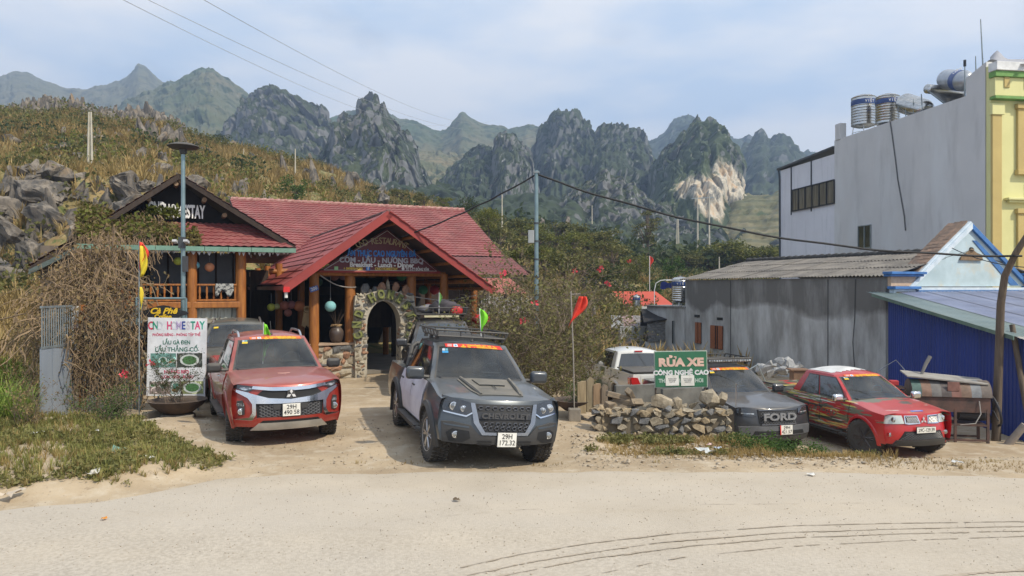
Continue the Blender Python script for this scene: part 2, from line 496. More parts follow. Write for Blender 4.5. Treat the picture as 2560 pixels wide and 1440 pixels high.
# dusty road
def road():
 xs = np.linspace(-45, 45, 260)
 t = np.concatenate([np.linspace(0, 1, 24)**1.5])
 Xr = np.repeat(xs[None], len(t), 0)
 e = edge_y(xs) + .18*fbm(xs*1.1, 0*xs, 2, 4)
 Yr = e[None] + (-34 - e[None])*t[:, None]
 def ex(nt, vec, c):
  N, L = nt.nodes.new, nt.links.new
  # pale dust thins away from the edge: coarse asphalt shows toward the middle of the road
  s = N('ShaderNodeSeparateXYZ'); L(vec, s.inputs[0])
  ad = N('ShaderNodeMath'); ad.operation = 'MULTIPLY_ADD'; ad.inputs[1].default_value = .12; L(s.outputs[0], ad.inputs[0]); L(s.outputs[1], ad.inputs[2])
  mr = N('ShaderNodeMapRange'); mr.inputs[1].default_value = 9.4; mr.inputs[2].default_value = 5.0; L(ad.outputs[0], mr.inputs[0])
  n = N('ShaderNodeTexNoise'); n.inputs['Scale'].default_value = .8; n.inputs['Detail'].default_value = 5; L(vec, n.inputs['Vector'])
  v = N('ShaderNodeTexVoronoi'); v.inputs['Scale'].default_value = 34; L(vec, v.inputs['Vector'])
  n2 = N('ShaderNodeTexNoise'); n2.inputs['Scale'].default_value = 25; n2.inputs['Detail'].default_value = 4; L(vec, n2.inputs['Vector'])
  cr = N('ShaderNodeValToRGB'); cr.color_ramp.elements[0].position = .38; cr.color_ramp.elements[0].color = (.20,.185,.165,1)
  cr.color_ramp.elements[1].position = .62; cr.color_ramp.elements[1].color = (.50,.46,.40,1); L(n2.outputs[0], cr.inputs[0])
  mu = N('ShaderNodeMath'); mu.operation = 'MULTIPLY'; L(mr.outputs[0], mu.inputs[0]); L(n.outputs[0], mu.inputs[1])
  mx = N('ShaderNodeMix'); mx.data_type = 'RGBA'; L(mu.outputs[0], mx.inputs[0]); L(c, mx.inputs[6]); L(cr.outputs[0], mx.inputs[7])
  return mx.outputs[2]
 m = M('road_dust', (.48,.41,.318), .93, col2=(.39,.33,.253), scale=.9, bump=.35, bscale=60, objspace=False, lo=.3, hi=.7, extra=chain(ex, layer((.36,.31,.245), 55, .66, .74), layer((.44,.39,.325), .5, .42, .75, (.16,1,1), 5, 8)))
 V = np.stack([Xr, Yr, gz_near(Xr, Yr)*0+.03 + .005*fbm(Xr*1.5, Yr*1.5, 0, 3)], 2)
 # the edge sinks into the verge
 V[0, :, 2] = -.03
 me = mesh_np('road', V.reshape(-1, 3), grid_faces(*Xr.shape)[:, ::-1])
 tag(link('road', me, m, smooth=True), kind='structure')
road()
# dark damp tyre tracks pressed into the dust
def tracks():
 m = M('damp_dust', (.40,.335,.26), .95, col2=(.33,.275,.21), scale=20, objspace=False)
 lines = [([(1150,1420),(1290,1388),(1480,1358),(1700,1333),(1980,1315),(2300,1308),(2700,1303)], .04, .06),
    ([(1100,1455),(1330,1405),(1640,1358),(1960,1332),(2300,1322),(2700,1314)], .055, .05),
    ([(1200,1452),(1460,1400),(1720,1366),(1980,1345),(2300,1334),(2700,1325)], .05, .2),
    ([(1400,1455),(1700,1394),(2000,1365),(2320,1350),(2700,1337)], .035, .3),
    ([(2150,1475),(2330,1446),(2470,1432),(2700,1420)], .09, .02), ([(2250,1480),(2440,1450),(2700,1432)], .06, .2),
    ([(1000,1300),(1300,1275),(1700,1262),(2200,1258)], .012, .75), ([(300,1276),(345,1282),(400,1274)], .006, .0)]
 g = thing('tyre_track', 'dark damp tyre tracks curving across the dusty road', 'tyre track')
 for pts, w, gap in lines:
  mb = MB(); P = []
  for i in range(len(pts)-1):
   for k in range(40):
    t = k/40; px = lerp(pts[i][0], pts[i+1][0], t); py = lerp(pts[i][1], pts[i+1][1], t)
    Yy = (HC-.03)*F_PX/(py-720); P.append(Vector(((px-1280)/F_PX*Yy, Yy, .036)))
  # smooth
  for _ in range(12): P = [P[0]]+[(P[i-1]+P[i+1]+P[i]*2)/4 for i in range(1, len(P)-1)]+[P[-1]]
  s = 0
  # resample by length into short blocks
  L = [0]
  for i in range(1, len(P)): L.append(L[-1]+(P[i]-P[i-1]).length)
  def pt(d):
   i = min(max(np.searchsorted(L, d)-1, 0), len(P)-2); t = (d-L[i])/max(1e-6, L[i+1]-L[i]); return P[i].lerp(P[i+1], t)
  d = 0
  while d < L[-1]-.2:
   ln = random.uniform(.05, .22)
   if random.random() > gap*.8:
    a, b = pt(d), pt(d+ln); tdir = (b-a).normalized(); nn = Vector((-tdir.y, tdir.x, 0))*w*random.uniform(.12, .42)
    sh = nn*random.uniform(-.4, .4)+Vector((0, 0, -.006))
    hgt = random.uniform(.0003, .0012)
    c = (a+b)/2+sh
    mb.add([a+sh-nn*.6, c-nn, b+sh-nn*.5, b+sh+nn*.6, c+nn*1.1, a+sh+nn*.5], [(0,1,2,3,4,5)])
    mb.v[-6:] = [(v[0], v[1], .037+hgt) for v in mb.v[-6:]]
   d += ln*.8 + random.uniform(.0, .03)
  o = mb.build('track_print', m, g); o['kind'] = 'stuff'
tracks()
# ---------------------------------------------------------------- mountains
def mountain(name, Yc, W, sil, zb_px, mat, amp, ncol=200, nrow=60, p=1.5, cone=1.0, seed=0, label=None, front=1.0, rs=1.0, jag=.9):
 sx = np.array([s[0] for s in sil], float); sy = np.array([s[1] for s in sil], float)
 px = np.linspace(sx[0], sx[-1], ncol)
 k = np.interp(px, sx, sy)
 ks = np.convolve(np.pad(k, 1, 'edge'), np.ones(3)/3, 'valid')
 u = (px-1280)/F_PX
 zr = HC + (720-ks)/F_PX*Yc
 zb = HC + (720-zb_px)/F_PX*Yc
 zr = zr + amp*jag*(fbm(px/26.0, px*0+seed, 3, 4, .6))
 h = np.maximum(zr-zb, .01); hm = h.max()
 t = np.concatenate([np.linspace(-1, 0, nrow), np.linspace(0, 1, nrow//3)[1:]])
 T = t[:, None]; H = h[None, :]
 wd = W*(.35 + .65*(H/hm)**.8)
 Yy = Yc + T*wd*cone*np.where(T < 0, front, .8)
 prof = 1 - np.abs(T)**p
 el0 = (720-zb_px)/F_PX; el = (H/Yc)*prof
 Z = HC + (el0 + el)*Yy - 6*(np.abs(T) > .999) - H*np.maximum(T, 0)*.6
 Xx = u[None, :]*Yy
 n1 = fbm(Xx*rs/(amp*4)+seed, Yy*rs/(amp*4), Z*rs/(amp*4), 5, .55)
 n2 = np.abs(fbm(Xx*rs/(amp*1.6)+seed*2, Yy*rs/(amp*1.6), Z*rs/(amp*4.5), 4, .55))
 n3 = np.abs(fbm(Xx*rs/(amp*.7)+seed, Yy*rs/(amp*.9), Z*rs/(amp*2.2), 3, .6))
 dm = amp*(n1*1.1 - n2*1.5 - n3*.7*(amp > 4.5) + .45)
 fade = np.clip(1-np.abs(T)**6, 0, 1)
 Yy = Yy - dm*1.3*fade
 Z = Z + dm*.45*fade*np.minimum(1, H/(amp*2+1e-6))
 Xx = Xx + amp*.8*fbm(Xx/(amp*3), Yy/(amp*3), Z/(amp*3)+seed+50, 4)*fade
 V = np.stack([Xx, Yy, Z], 2).reshape(-1, 3)
 me = mesh_np(name, V, grid_faces(len(t), ncol))
 o = link(name, me, mat, smooth=True)
 return tag(o, label=label, kind='structure')
def mtn_mat(name, veg, veg2, rock, rlo, rhi, scale, rock2=None):
 return M(name, veg, .95, col2=veg2, scale=scale*.35, detail=8, objspace=False,
    extra=chain(layer(tuple(c*.55 for c in veg2), scale*2.2, .5, .6, detail=8, off=3), slope_layer(rock, rlo, rhi, scale), layer(rock2 or rock, scale*3.3, .63, .70, (1.3,1.3,.55), 7, 7)))
G1 = mtn_mat('brown_grass_slope', (.135,.125,.07), (.10,.105,.055), (.16,.14,.10), .95, 1.2, .03)
G2 = mtn_mat('green_peak_slope', (.13,.115,.065), (.045,.075,.03), (.17,.16,.14), .95, 1.15, .04)
K1 = mtn_mat('karst_scrub', (.042,.060,.026), (.020,.032,.016), (.14,.145,.145), .80, 1.0, .075, (.25,.25,.24))
K2 = mtn_mat('karst_bare', (.048,.062,.028), (.024,.036,.018), (.16,.16,.16), .64, .84, .10, (.29,.29,.28))
def cliff_extra(nt, vec, c):
 """pale limestone face exposed on one flank"""
 N, L = nt.nodes.new, nt.links.new
 def blob(cx, cy, cz, rx, ry, rz):
  mp = N('ShaderNodeMapping'); mp.vector_type = 'TEXTURE'; mp.inputs['Location'].default_value = (cx, cy, cz); mp.inputs['Scale'].default_value = (rx, ry, rz)
  L(vec, mp.inputs[0]); ln = N('ShaderNodeVectorMath'); ln.operation = 'LENGTH'; L(mp.outputs[0], ln.inputs[0]); return ln.outputs['Value']
 n = N('ShaderNodeTexNoise'); n.inputs['Scale'].default_value = .07; n.inputs['Detail'].default_value = 8; n.inputs['Roughness'].default_value = .7; L(vec, n.inputs['Vector'])
 a = at(1792, 476, 300); b = at(1712, 516, 285)
 d1 = blob(a.x, 345, a.z-2, 14, 300, 13); d2 = blob(b.x, 345, b.z, 9, 300, 10)
 mn = N('ShaderNodeMath'); mn.operation = 'MINIMUM'; L(d1, mn.inputs[0]); L(d2, mn.inputs[1])
 ad = N('ShaderNodeMath'); ad.operation = 'MULTIPLY_ADD'; ad.inputs[1].default_value = 1.6; L(n.outputs[0], ad.inputs[0]); L(mn.outputs[0], ad.inputs[2])
 mr = N('ShaderNodeMapRange'); mr.inputs[1].default_value = 1.78; mr.inputs[2].default_value = 1.55; L(ad.outputs[0], mr.inputs[0])
 n2 = N('ShaderNodeTexNoise'); n2.inputs['Scale'].default_value = .22; n2.inputs['Detail'].default_value = 8; n2.inputs['Roughness'].default_value = .7
 m2 = N('ShaderNodeMapping'); m2.inputs['Scale'].default_value = (1,1,.35); L(vec, m2.inputs[0]); L(m2.outputs[0], n2.inputs['Vector'])
 cr = N('ShaderNodeValToRGB'); e = cr.color_ramp.elements; e[0].position = .38; e[0].color = (.10,.10,.09,1); e[1].position = .5; e[1].color = (.50,.45,.36,1)
 k = e.new(.62); k.color = (.42,.29,.17,1); L(n2.outputs[0], cr.inputs[0])
 mx = N('ShaderNodeMix'); mx.data_type = 'RGBA'; L(mr.outputs[0], mx.inputs[0]); L(c, mx.inputs[6]); L(cr.outputs[0], mx.inputs[7])
 return mx.outputs[2]
K3 = M('karst_cliff', (.05,.07,.028), .95, col2=(.026,.04,.018), scale=.03, detail=8, objspace=False,
  extra=chain(slope_layer((.17,.175,.17), .95, 1.1, .08), layer((.30,.30,.29), .3, .64, .70, (1.3,1.3,.5), 7, 7), cliff_extra))
def terr_extra(nt, vec, c):
 """terraced field lines that follow the contours"""
 N, L = nt.nodes.new, nt.links.new
 w = N('ShaderNodeTexWave'); w.wave_type = 'BANDS'; w.bands_direction = 'Z'; w.inputs['Scale'].default_value = .11; w.inputs['Distortion'].default_value = 6; w.inputs['Detail'].default_value = 4
 w.inputs['Detail Scale'].default_value = .25
 L(vec, w.inputs['Vector'])
 mr = N('ShaderNodeMapRange'); mr.inputs[1].default_value = .55; mr.inputs[2].default_value = .85; mr.inputs[4].default_value = .55; L(w.outputs[0], mr.inputs[0])
 mx = N('ShaderNodeMix'); mx.data_type = 'RGBA'; L(mr.outputs[0], mx.inputs[0]); L(c, mx.inputs[6]); mx.inputs[7].default_value = (.055,.065,.03,1)
 return mx.outputs[2]
T1 = M('terraced_slope', (.19,.155,.085), .95, col2=(.10,.105,.045), scale=.03, detail=8, objspace=False, extra=chain(terr_extra, layer((.05,.07,.03), .09, .55, .62, off=5)))
mountain('mountain', 950, 420, [(-500,330),(-200,235),(0,195),(40,178),(60,178),(95,197),(165,222),(185,217),(215,226),(260,212),(300,202),(328,185),(342,167),(352,161),(366,168),(385,188),(415,210),(450,230),(540,262),(700,330)], 420, G1, 3.5, p=1.3, seed=1, rs=.6, ncol=420)
mountain('mountain', 640, 260, [(250,300),(330,245),(385,222),(440,200),(475,182),(505,170),(522,166),(545,175),(560,192),(590,215),(628,242),(680,275),(760,320),(850,380)], 430, G2, 4, p=1.4, seed=2, rs=.8, ncol=300)
mountain('mountain', 760, 260, [(740,330),(850,288),(890,278),(940,268),(1000,300),(1045,301),(1085,322),(1100,330),(1120,322),(1140,300),(1150,281),(1160,279),(1180,294),(1215,313),(1260,317),(1320,315),(1380,325),(1450,350),(1560,370)], 450, G2, 3.5, p=1.3, seed=3)
mountain('mountain', 900, 260, [(1480,400),(1580,362),(1640,345),(1680,301),(1700,291),(1725,292),(1760,306),(1800,328),(1840,347),(1900,352),(1990,380),(2050,392),(2300,430)], 480, K1, 10, p=1.5, seed=4, rs=.8)
mountain('mountain', 640, 210, [(1820,420),(1850,370),(1880,342),(1915,332),(1945,342),(1975,362),(2000,382),(2040,386),(2100,410),(2300,440),(2600,450)], 520, K1, 9, p=1.6, seed=5)
mountain('hill', 560, 260, [(860,430),(960,385),(1050,374),(1120,378),(1170,392),(1240,420),(1330,440),(1420,460)], 520, T1, 5, p=1.2, seed=6)
mountain('mountain', 430, 150, [(540,350),(585,295),(612,262),(640,240),(655,230),(692,225),(722,236),(750,250),(800,288),(850,322),(905,372),(980,430)], 460, K2, 9, p=1.7, seed=7, ncol=260, nrow=90)
mountain('mountain', 470, 150, [(1290,500),(1325,430),(1340,375),(1362,320),(1385,285),(1400,272),(1428,273),(1450,283),(1468,296),(1478,320),(1486,350),(1520,380),(1560,450)], 560, K1, 9, p=1.9, seed=8, ncol=220, nrow=90)
mountain('mountain', 450, 150, [(1400,480),(1450,400),(1485,345),(1505,325),(1530,317),(1562,319),(1585,335),(1600,350),(1625,378),(1650,440),(1680,500)], 570, K1, 8, p=1.9, seed=9, ncol=200, nrow=90)
mountain('mountain', 390, 130, [(1090,480),(1140,425),(1165,385),(1190,366),(1212,362),(1235,376),(1248,420),(1270,480)], 560, K1, 6, p=1.8, seed=10, nrow=70)
mountain('mountain', 370, 120, [(1180,540),(1215,460),(1238,385),(1252,350),(1268,334),(1285,336),(1305,355),(1322,385),(1332,430),(1350,500),(1370,540)], 580, K2, 6, p=2.0, seed=11, nrow=80)
mountain('mountain', 350, 130, [(1560,560),(1620,500),(1640,410),(1668,360),(1700,335),(1745,318),(1775,314),(1800,330),(1830,362),(1846,400),(1851,470),(1870,492),(1960,520)], 590, K3, 7, p=2.0, seed=12, ncol=260, nrow=110)
mountain('mountain', 300, 110, [(740,500),(800,410),(832,345),(860,310),(890,284),(920,268),(940,268),(962,284),(985,312),(1010,340),(1030,370),(1045,420),(1075,470),(1120,520)], 560, K2, 7, p=1.8, seed=13, ncol=260, nrow=100)
mountain('hill', 250, 70, [(1340,600),(1400,510),(1440,465),(1480,442),(1520,434),(1560,446),(1600,480),(1650,520),(1720,570),(1800,600)], 620, K2, 5, p=1.8, seed=14, nrow=80)
mountain('hill', 280, 90, [(1560,600),(1680,560),(1780,515),(1850,490),(1950,478),(2050,470),(2200,480),(2700,500)], 640, T1, 3, p=1.3, seed=15)
mountain('hill', 220, 70, [(640,500),(760,455),(900,460),(1000,462),(1120,475),(1230,500),(1330,500),(1440,530),(1560,560),(1700,590),(1900,600),(2050,585),(2200,590),(2700,600)], 680, K1, 4, p=1.4, seed=16, ncol=320)
# ---------------------------------------------------------------- vehicles
black_plastic = M('black_plastic', (.022,.022,.024), .55, col2=(.03,.03,.03), dust=.16)
rubber = M('tyre_rubber', (.035,.033,.031), .85, col2=(.022,.021,.02), dust=.35, bump=.2, bscale=60)
chrome = M('chrome_trim', (.75,.76,.78), .16, 1, col2=(.68,.69,.71), dust=.10)
alloy = M('wheel_alloy', (.55,.55,.56), .3, 1, col2=(.45,.45,.46), dust=.22)
dark_rim = M('dark_rim', (.05,.045,.05), .4, .5, dust=.2)
void_black = M('void_black', (.008,.008,.009), .6)
lamp_glass = M('lamp_glass', (.55,.58,.60), .06, .55, col2=(.16,.17,.18), scale=14, lo=.42, hi=.58, coat=1)
lamp_dark = M('lamp_dark', (.03,.032,.036), .05, .1, coat=1)
fog_lens = M('fog_lens', (.34,.35,.34), .1, .6, coat=1)
tail_red = M('tail_lamp_red', (.50,.02,.02), .12, coat=1)
white_plate = M('plate_white', (.74,.73,.68), .5, col2=(.62,.60,.54), scale=8)
ink = M('ink_black', (.012,.012,.014), .6)
skid = M('skid_silver', (.50,.49,.47), .4, .6, dust=.25)
def clear_glass(name, tint, haze):
 m = bpy.data.materials.new(name); m.use_nodes = True; nt = m.node_tree; N, L = nt.nodes.new, nt.links.new; out = nt.nodes['Material Output']; b = nt.nodes['Principled BSDF']
 b.inputs['Base Color'].default_value = (.30,.30,.28,1); b.inputs['Roughness'].default_value = .05
 t = N('ShaderNodeBsdfTransparent'); t.inputs[0].default_value = (*tint, 1); g = N('ShaderNodeBsdfGlossy'); g.inputs['Roughness'].default_value = .015; f = N('ShaderNodeFresnel'); f.inputs[0].default_value = 1.62
 m1 = N('ShaderNodeMixShader'); L(f.outputs[0], m1.inputs[0]); L(t.outputs[0], m1.inputs[1]); L(g.outputs[0], m1.inputs[2])
 n = N('ShaderNodeTexNoise'); n.inputs['Scale'].default_value = 2.2; n.inputs['Detail'].default_value = 7; tc = N('ShaderNodeTexCoord'); L(tc.outputs['Object'], n.inputs['Vector'])
 r = N('ShaderNodeMapRange'); r.inputs[1].default_value = .3; r.inputs[2].default_value = .75; r.inputs[3].default_value = haze*.3; r.inputs[4].default_value = haze*1.7; L(n.outputs[0], r.inputs[0])
 m2 = N('ShaderNodeMixShader'); L(r.outputs[0], m2.inputs[0]); L(m1.outputs[0], m2.inputs[1]); L(b.outputs[0], m2.inputs[2]); L(m2.outputs[0], out.inputs[0]); MATS[name] = m; return m
def glass_mat(name, col=(.012,.016,.018), dust=.10):
 m = M(name, col, .04, 0, col2=tuple(c*1.4 for c in col), scale=1.4, coat=1, spec=.8, dust=dust, dustcol=(.36,.36,.34))
 return m
screen_glass = clear_glass('windscreen_glass', (.55,.62,.66), .10)
side_glass = glass_mat('side_window_glass', (.014,.016,.016), .06)
blue_glass = clear_glass('blue_tint_glass', (.35,.55,.85), .14)
def text_obj(name, body, size, mat, parent, loc, rot, ext=.002, sx=1.0, align='CENTER', spacing=1.0, bold=0.0, label=None, shear=0):
 cu = bpy.data.curves.new(name, 'FONT'); cu.body = body; cu.size = size; cu.extrude = ext
 cu.align_x = align; cu.align_y = 'CENTER'; cu.space_character = spacing; cu.offset = bold; cu.resolution_u = 3; cu.shear = shear
 cu.materials.append(mat)
 tmp = bpy.data.objects.new(name, cu)
 me = bpy.data.meshes.new_from_object(tmp); bpy.data.objects.remove(tmp)
 if not me.materials: me.materials.append(mat)
 o = bpy.data.objects.new(name, me); COL.objects.link(o); o.parent = parent
 o.location = loc; o.rotation_euler = rot; o.scale = (sx, 1, 1)
 if label: o['label'] = label
 return o
def clip_poly(poly, u0, u1):
 def cl(P, s, c):
  out = []
  for i in range(len(P)):
   a, b = P[i], P[(i+1) % len(P)]
   da, db = s*(a[0]-c), s*(b[0]-c)
   if da >= 0: out.append(a)
   if (da > 0 and db < 0) or (da < 0 and db > 0):
    t = da/(da-db); out.append((a[0]+(b[0]-a[0])*t, a[1]+(b[1]-a[1])*t))
  return out
 P = cl(poly, 1, u0)
 return cl(P, -1, u1) if len(P) > 2 else []
def decal(mb, fn, poly, off=.006, thick=.03, step=.07):
 """polygon in surface coordinates laid over surface fn(u,v,off) with a returned edge"""
 us = [p[0] for p in poly]; a, b = min(us), max(us)
 n = max(1, int(math.ceil((b-a)/step)))
 for i in range(n):
  P = clip_poly(poly, a+(b-a)*i/n, a+(b-a)*(i+1)/n)
  if len(P) < 3: continue
  vs = [p[1] for p in P]; nv = max(1, int(math.ceil((max(vs)-min(vs))/max(.06, step))))
  for j in range(nv):
   Q = clip_poly([(p[1], p[0]) for p in P], lerp(min(vs), max(vs), j/nv), lerp(min(vs), max(vs), (j+1)/nv)) if nv > 1 else [(p[1], p[0]) for p in P]
   if len(Q) > 2: mb.add([fn(p[1], p[0], off) for p in Q], [tuple(range(len(Q)))])
 if thick:
  m = len(poly)
  for i in range(m):
   p, q = poly[i], poly[(i+1) % m]
   k = max(1, int(math.hypot(q[0]-p[0], q[1]-p[1])/step))
   for j in range(k):
    c = (lerp(p[0], q[0], j/k), lerp(p[1], q[1], j/k)); d = (lerp(p[0], q[0], (j+1)/k), lerp(p[1], q[1], (j+1)/k))
    mb.quad(fn(*c, off), fn(*d, off), fn(*d, off-thick), fn(*c, off-thick))
 return mb
def mirror_poly(P): return [(-x, z) for x, z in P][::-1]
class Car:
 def __init__(s, **k):
  d = dict(w=.92, y0=-.90, lean=.06, curve=.30, zlow=.36, zh0=.99, zh1=1.11, zbed=1.10, tail=4.35, wb=3.05, arch=.44, fw=.09,
     yf0=.42, yf1=1.20, yr1=2.60, yr0=2.80, z1=1.68, crown=.07, wtop=.63, wbot=.83, bed=2.95, suv=False, tonneau=False, flare=.03, hoodcrown=.055)
  d.update(k); s.__dict__.update(d)
 def side_x(s, y, z):
  t = np.interp(z, [.3, .45, .62, .8, .95, 1.12], [s.w-.07, s.w-.03, s.w-.005, s.w, s.w-.015, s.w-.065])
  for ya in (0, s.wb):
   t += s.flare*math.exp(-((y-ya)/.42)**4)*(1 if z < .95 else max(0, 1-(z-.95)/.12))
  f = max(0, min(1, (y-(s.y0))/.55)); t -= s.fw*(1-f)**2
  r = max(0, (y-(s.tail-.25))/.25); t -= .04*r*r
  return float(t)
 def front_y(s, x, z):
  a = abs(x)/s.w
  return s.y0 + s.curve*a**3 + .03*a + s.lean*max(0, (z-.52)/.45)**1.6 + .05*max(0, (.50-z)/.14)**2*.6
 def zt(s, y):
  return float(np.interp(y, [s.y0, -.75, -.3, .3, 1.0, s.bed, s.tail], [s.zh0-.05, s.zh0-.02, s.zh0+.03, s.zh1-.03, s.zh1-.01, s.zh1-.01 if s.suv else s.zbed, s.zbed]))
 def hood_z(s, x, y):
  t = min(1, abs(x)/s.w)
  nose = max(0, min(1, (y-s.y0)/.35))
  return s.zt(y) + s.hoodcrown*(1-t**2.2)*(.25+.75*nose) + .012*max(0, 1-abs(t-.72)/.10)*nose
 def body(s, mat):
  K = 7; sc = [-1, -.94, -.925, -.82, -.72, -.62, -.4, -.2, 0, .2, .4, .62, .72, .82, .925, .94, 1]
  Yst = [-.62, -.5, -.42, -.35, -.25, -.1, .1, .25, .35, .42, .5, .7, 1.0, 1.4, 1.8, 2.2, s.wb-.5, s.wb-.42, s.wb-.35, s.wb-.25, s.bed-.03, s.bed, s.bed+.03, 3.3, 3.7, 4.0, s.tail-.2, s.tail-.08, s.tail]
  Yst = sorted(set([y for y in Yst if y <= s.tail]))
  rings = []; nc = len(sc)
  def ring(t=None, y=None):
   zs = []; L = []
   for k in range(K+1):
    if t is not None:
     ztop = lerp(s.zt(s.y0), s.zt(Yst[0]), t)
     z = lerp(s.zlow, ztop, k/K)
     xf = s.side_x(s.y0+.25, z); yy = lerp(s.front_y(xf, z), Yst[0], t)
     x = lerp(xf, s.side_x(Yst[0], z), t**.6)
    else:
     yy = y; z = lerp(s.zlow, s.zt(y), k/K); x = s.side_x(y, z)
    L.append((x, yy, z))
   top = []
   for c in sc[1:-1]:
    x = L[-1][0]*c
    if t is not None:
     yy = lerp(s.front_y(x, L[-1][2]), Yst[0], t); z = s.hood_z(x, yy)
     if t == 0: z = L[-1][2] + .25*(z-L[-1][2])
    else:
     yy = y; z = s.hood_z(x, y)
     if y > .9: z = s.zt(y)
     if not s.suv and not s.tonneau and s.bed < y < s.tail-.05 and abs(c) < .93: z = .74
    top.append((x, yy, z))
   bot = [(L[0][0]*c, (lerp(s.front_y(L[0][0]*c, s.zlow), Yst[0], t) if t is not None else y), s.zlow) for c in sc[1:-1]]
   left = [(-p[0], p[1], p[2]) for p in L]
   return left, top, L, bot
  data = [ring(t=t) for t in (0, .12, .35, .65)] + [ring(y=y) for y in Yst]
  mb = MB(); idx = []
  for left, top, L, bot in data:
   r = left + top + L[::-1] + bot[::-1]
   b = len(mb.v); mb.v += r; idx.append([b+i for i in range(len(r))])
  n = len(idx[0])
  for a, b in zip(idx[:-1], idx[1:]):
   for i in range(n):
    j = (i+1) % n; mb.f.append((a[i], b[i], b[j], a[j])); mb.m.append(0)
  def cap(ri, front):
   left, top, L, bot = data[ri]; r = idx[ri]
   rows = []
   li = r[:K+1]; ti = r[K+1:K+1+nc-2]; rgt = r[K+1+nc-2:K+1+nc-2+K+1][::-1]; bi = r[K+1+nc-2+K+1:][::-1]
   rows.append([li[0]]+bi+[rgt[0]])
   for k in range(1, K):
    row = [li[k]]
    for c in sc[1:-1]:
     x, z = L[k][0]*c, L[k][2]
     mb.v.append((x, s.front_y(x, z) if front else s.tail, z)); row.append(len(mb.v)-1)
    rows.append(row+[rgt[k]])
   rows.append([li[K]]+ti+[rgt[K]])
   for a, b in zip(rows[:-1], rows[1:]):
    for i in range(nc-1):
     f = (a[i], a[i+1], b[i+1], b[i]); mb.f.append(f if front else f[::-1]); mb.m.append(0)
  cap(0, True); cap(len(idx)-1, False)
  me = mb.mesh('body', [mat, void_black])
  import bmesh
  bm = bmesh.new(); bm.from_mesh(me); bmesh.ops.recalc_face_normals(bm, faces=bm.faces); bm.to_mesh(me); bm.free()
  o = link('body', me)
  cut = MB(); cut.mi = 1
  for ya in (0, s.wb):
   for sg in (-1, 1):
    Mx = Matrix.Translation((sg*(s.w-.13), ya, .385)) @ Matrix.Rotation(R(90), 4, 'Y')
    cut.lathe([(s.arch, -.24), (s.arch, .24)], 28, Mx)
    cut.box((sg*(s.w-.13), ya, .15), (.48, s.arch*1.9, .5))
  cm = cut.mesh('cut', [mat, void_black]); cm.polygons.foreach_set('material_index', [1]*len(cm.polygons))
  bm = bmesh.new(); bm.from_mesh(cm); bmesh.ops.recalc_face_normals(bm, faces=bm.faces); bm.to_mesh(cm); bm.free()
  co = link('cut', cm)
  md = o.modifiers.new('b', 'BOOLEAN'); md.object = co; md.operation = 'DIFFERENCE'; md.solver = 'EXACT'; md.use_self = True
  bpy.context.view_layer.update()
  dg = bpy.context.evaluated_depsgraph_get()
  nm = bpy.data.meshes.new_from_object(o.evaluated_get(dg))
  o.modifiers.clear(); bpy.data.objects.remove(o); bpy.data.objects.remove(co)
  nm.name = 'body'
  nm.polygons.foreach_set('use_smooth', [True]*len(nm.polygons)); nm.set_sharp_from_angle(angle=R(38))
  return nm
 # greenhouse surfaces
 def gf(s, a, v):
  x = a*lerp(s.wbot, s.wtop, v**1.1); return (x, lerp(s.yf0, s.yf1, v)+.17*a*a-.03*math.sin(math.pi*v), lerp(s.zh1-.06, s.z1-.03*a*a, v))
 def gr(s, a, v):
  x = a*lerp(s.wbot, s.wtop, v**1.1); return (x, lerp(s.yr0, s.yr1, v)-.06*a*a, lerp(s.zh1-.06, s.z1-.03*a*a, v))
 def gs(s, r, v, sg=1):
  x = lerp(s.wbot, s.wtop, v**1.1)+.025*math.sin(math.pi*r)
  f, b = s.gf(1, v), s.gr(1, v)
  return (sg*x, lerp(f[1], b[1], r), lerp(f[2], b[2], r))
 def gt(s, a, r):
  f, b = s.gf(a, 1), s.gr(a, 1)
  return (f[0], lerp(f[1], b[1], r), lerp(f[2], b[2], r)+s.crown*(1-a*a)**.8*math.sin(math.pi*min(1, max(0, r)))**.6)
 def greenhouse(s, mat, parent):
  mb = MB()
  A = [i/8-1 for i in range(17)]; V = [0, .15, .35, .55, .75, .9, 1]; Rr = [i/14 for i in range(15)]
  for A_, V_ in ((A, (0, .03, .065)), (A, (.895, .93, .97, 1)), ((-1, -.95, -.90), (.065, .2, .35, .5, .65, .8, .895)), ((.90, .95, 1), (.065, .2, .35, .5, .65, .8, .895))):
   mb.grid([[s.gf(a, v) for a in A_] for v in V_])
  mb.grid([[s.gr(a, v) for a in A[::-1]] for v in V])
  mb.grid([[s.gs(r, v, 1) for r in Rr] for v in V])
  mb.grid([[s.gs(r, v, -1) for r in Rr[::-1]] for v in V])
  mb.grid([[s.gt(a, r) for a in A] for r in Rr])
  import bmesh
  me = mb.mesh('cab', [mat]); bm = bmesh.new(); bm.from_mesh(me); bmesh.ops.remove_doubles(bm, verts=bm.verts, dist=.004)
  bmesh.ops.recalc_face_normals(bm, faces=bm.faces); bm.to_mesh(me); bm.free()
  s.cabin(parent)
  o = link('cab', me, None, parent, smooth=50)
  md = o.modifiers.new('bevel', 'BEVEL'); md.width = .035; md.segments = 3; md.limit_method = 'ANGLE'; md.angle_limit = R(30)
  return o
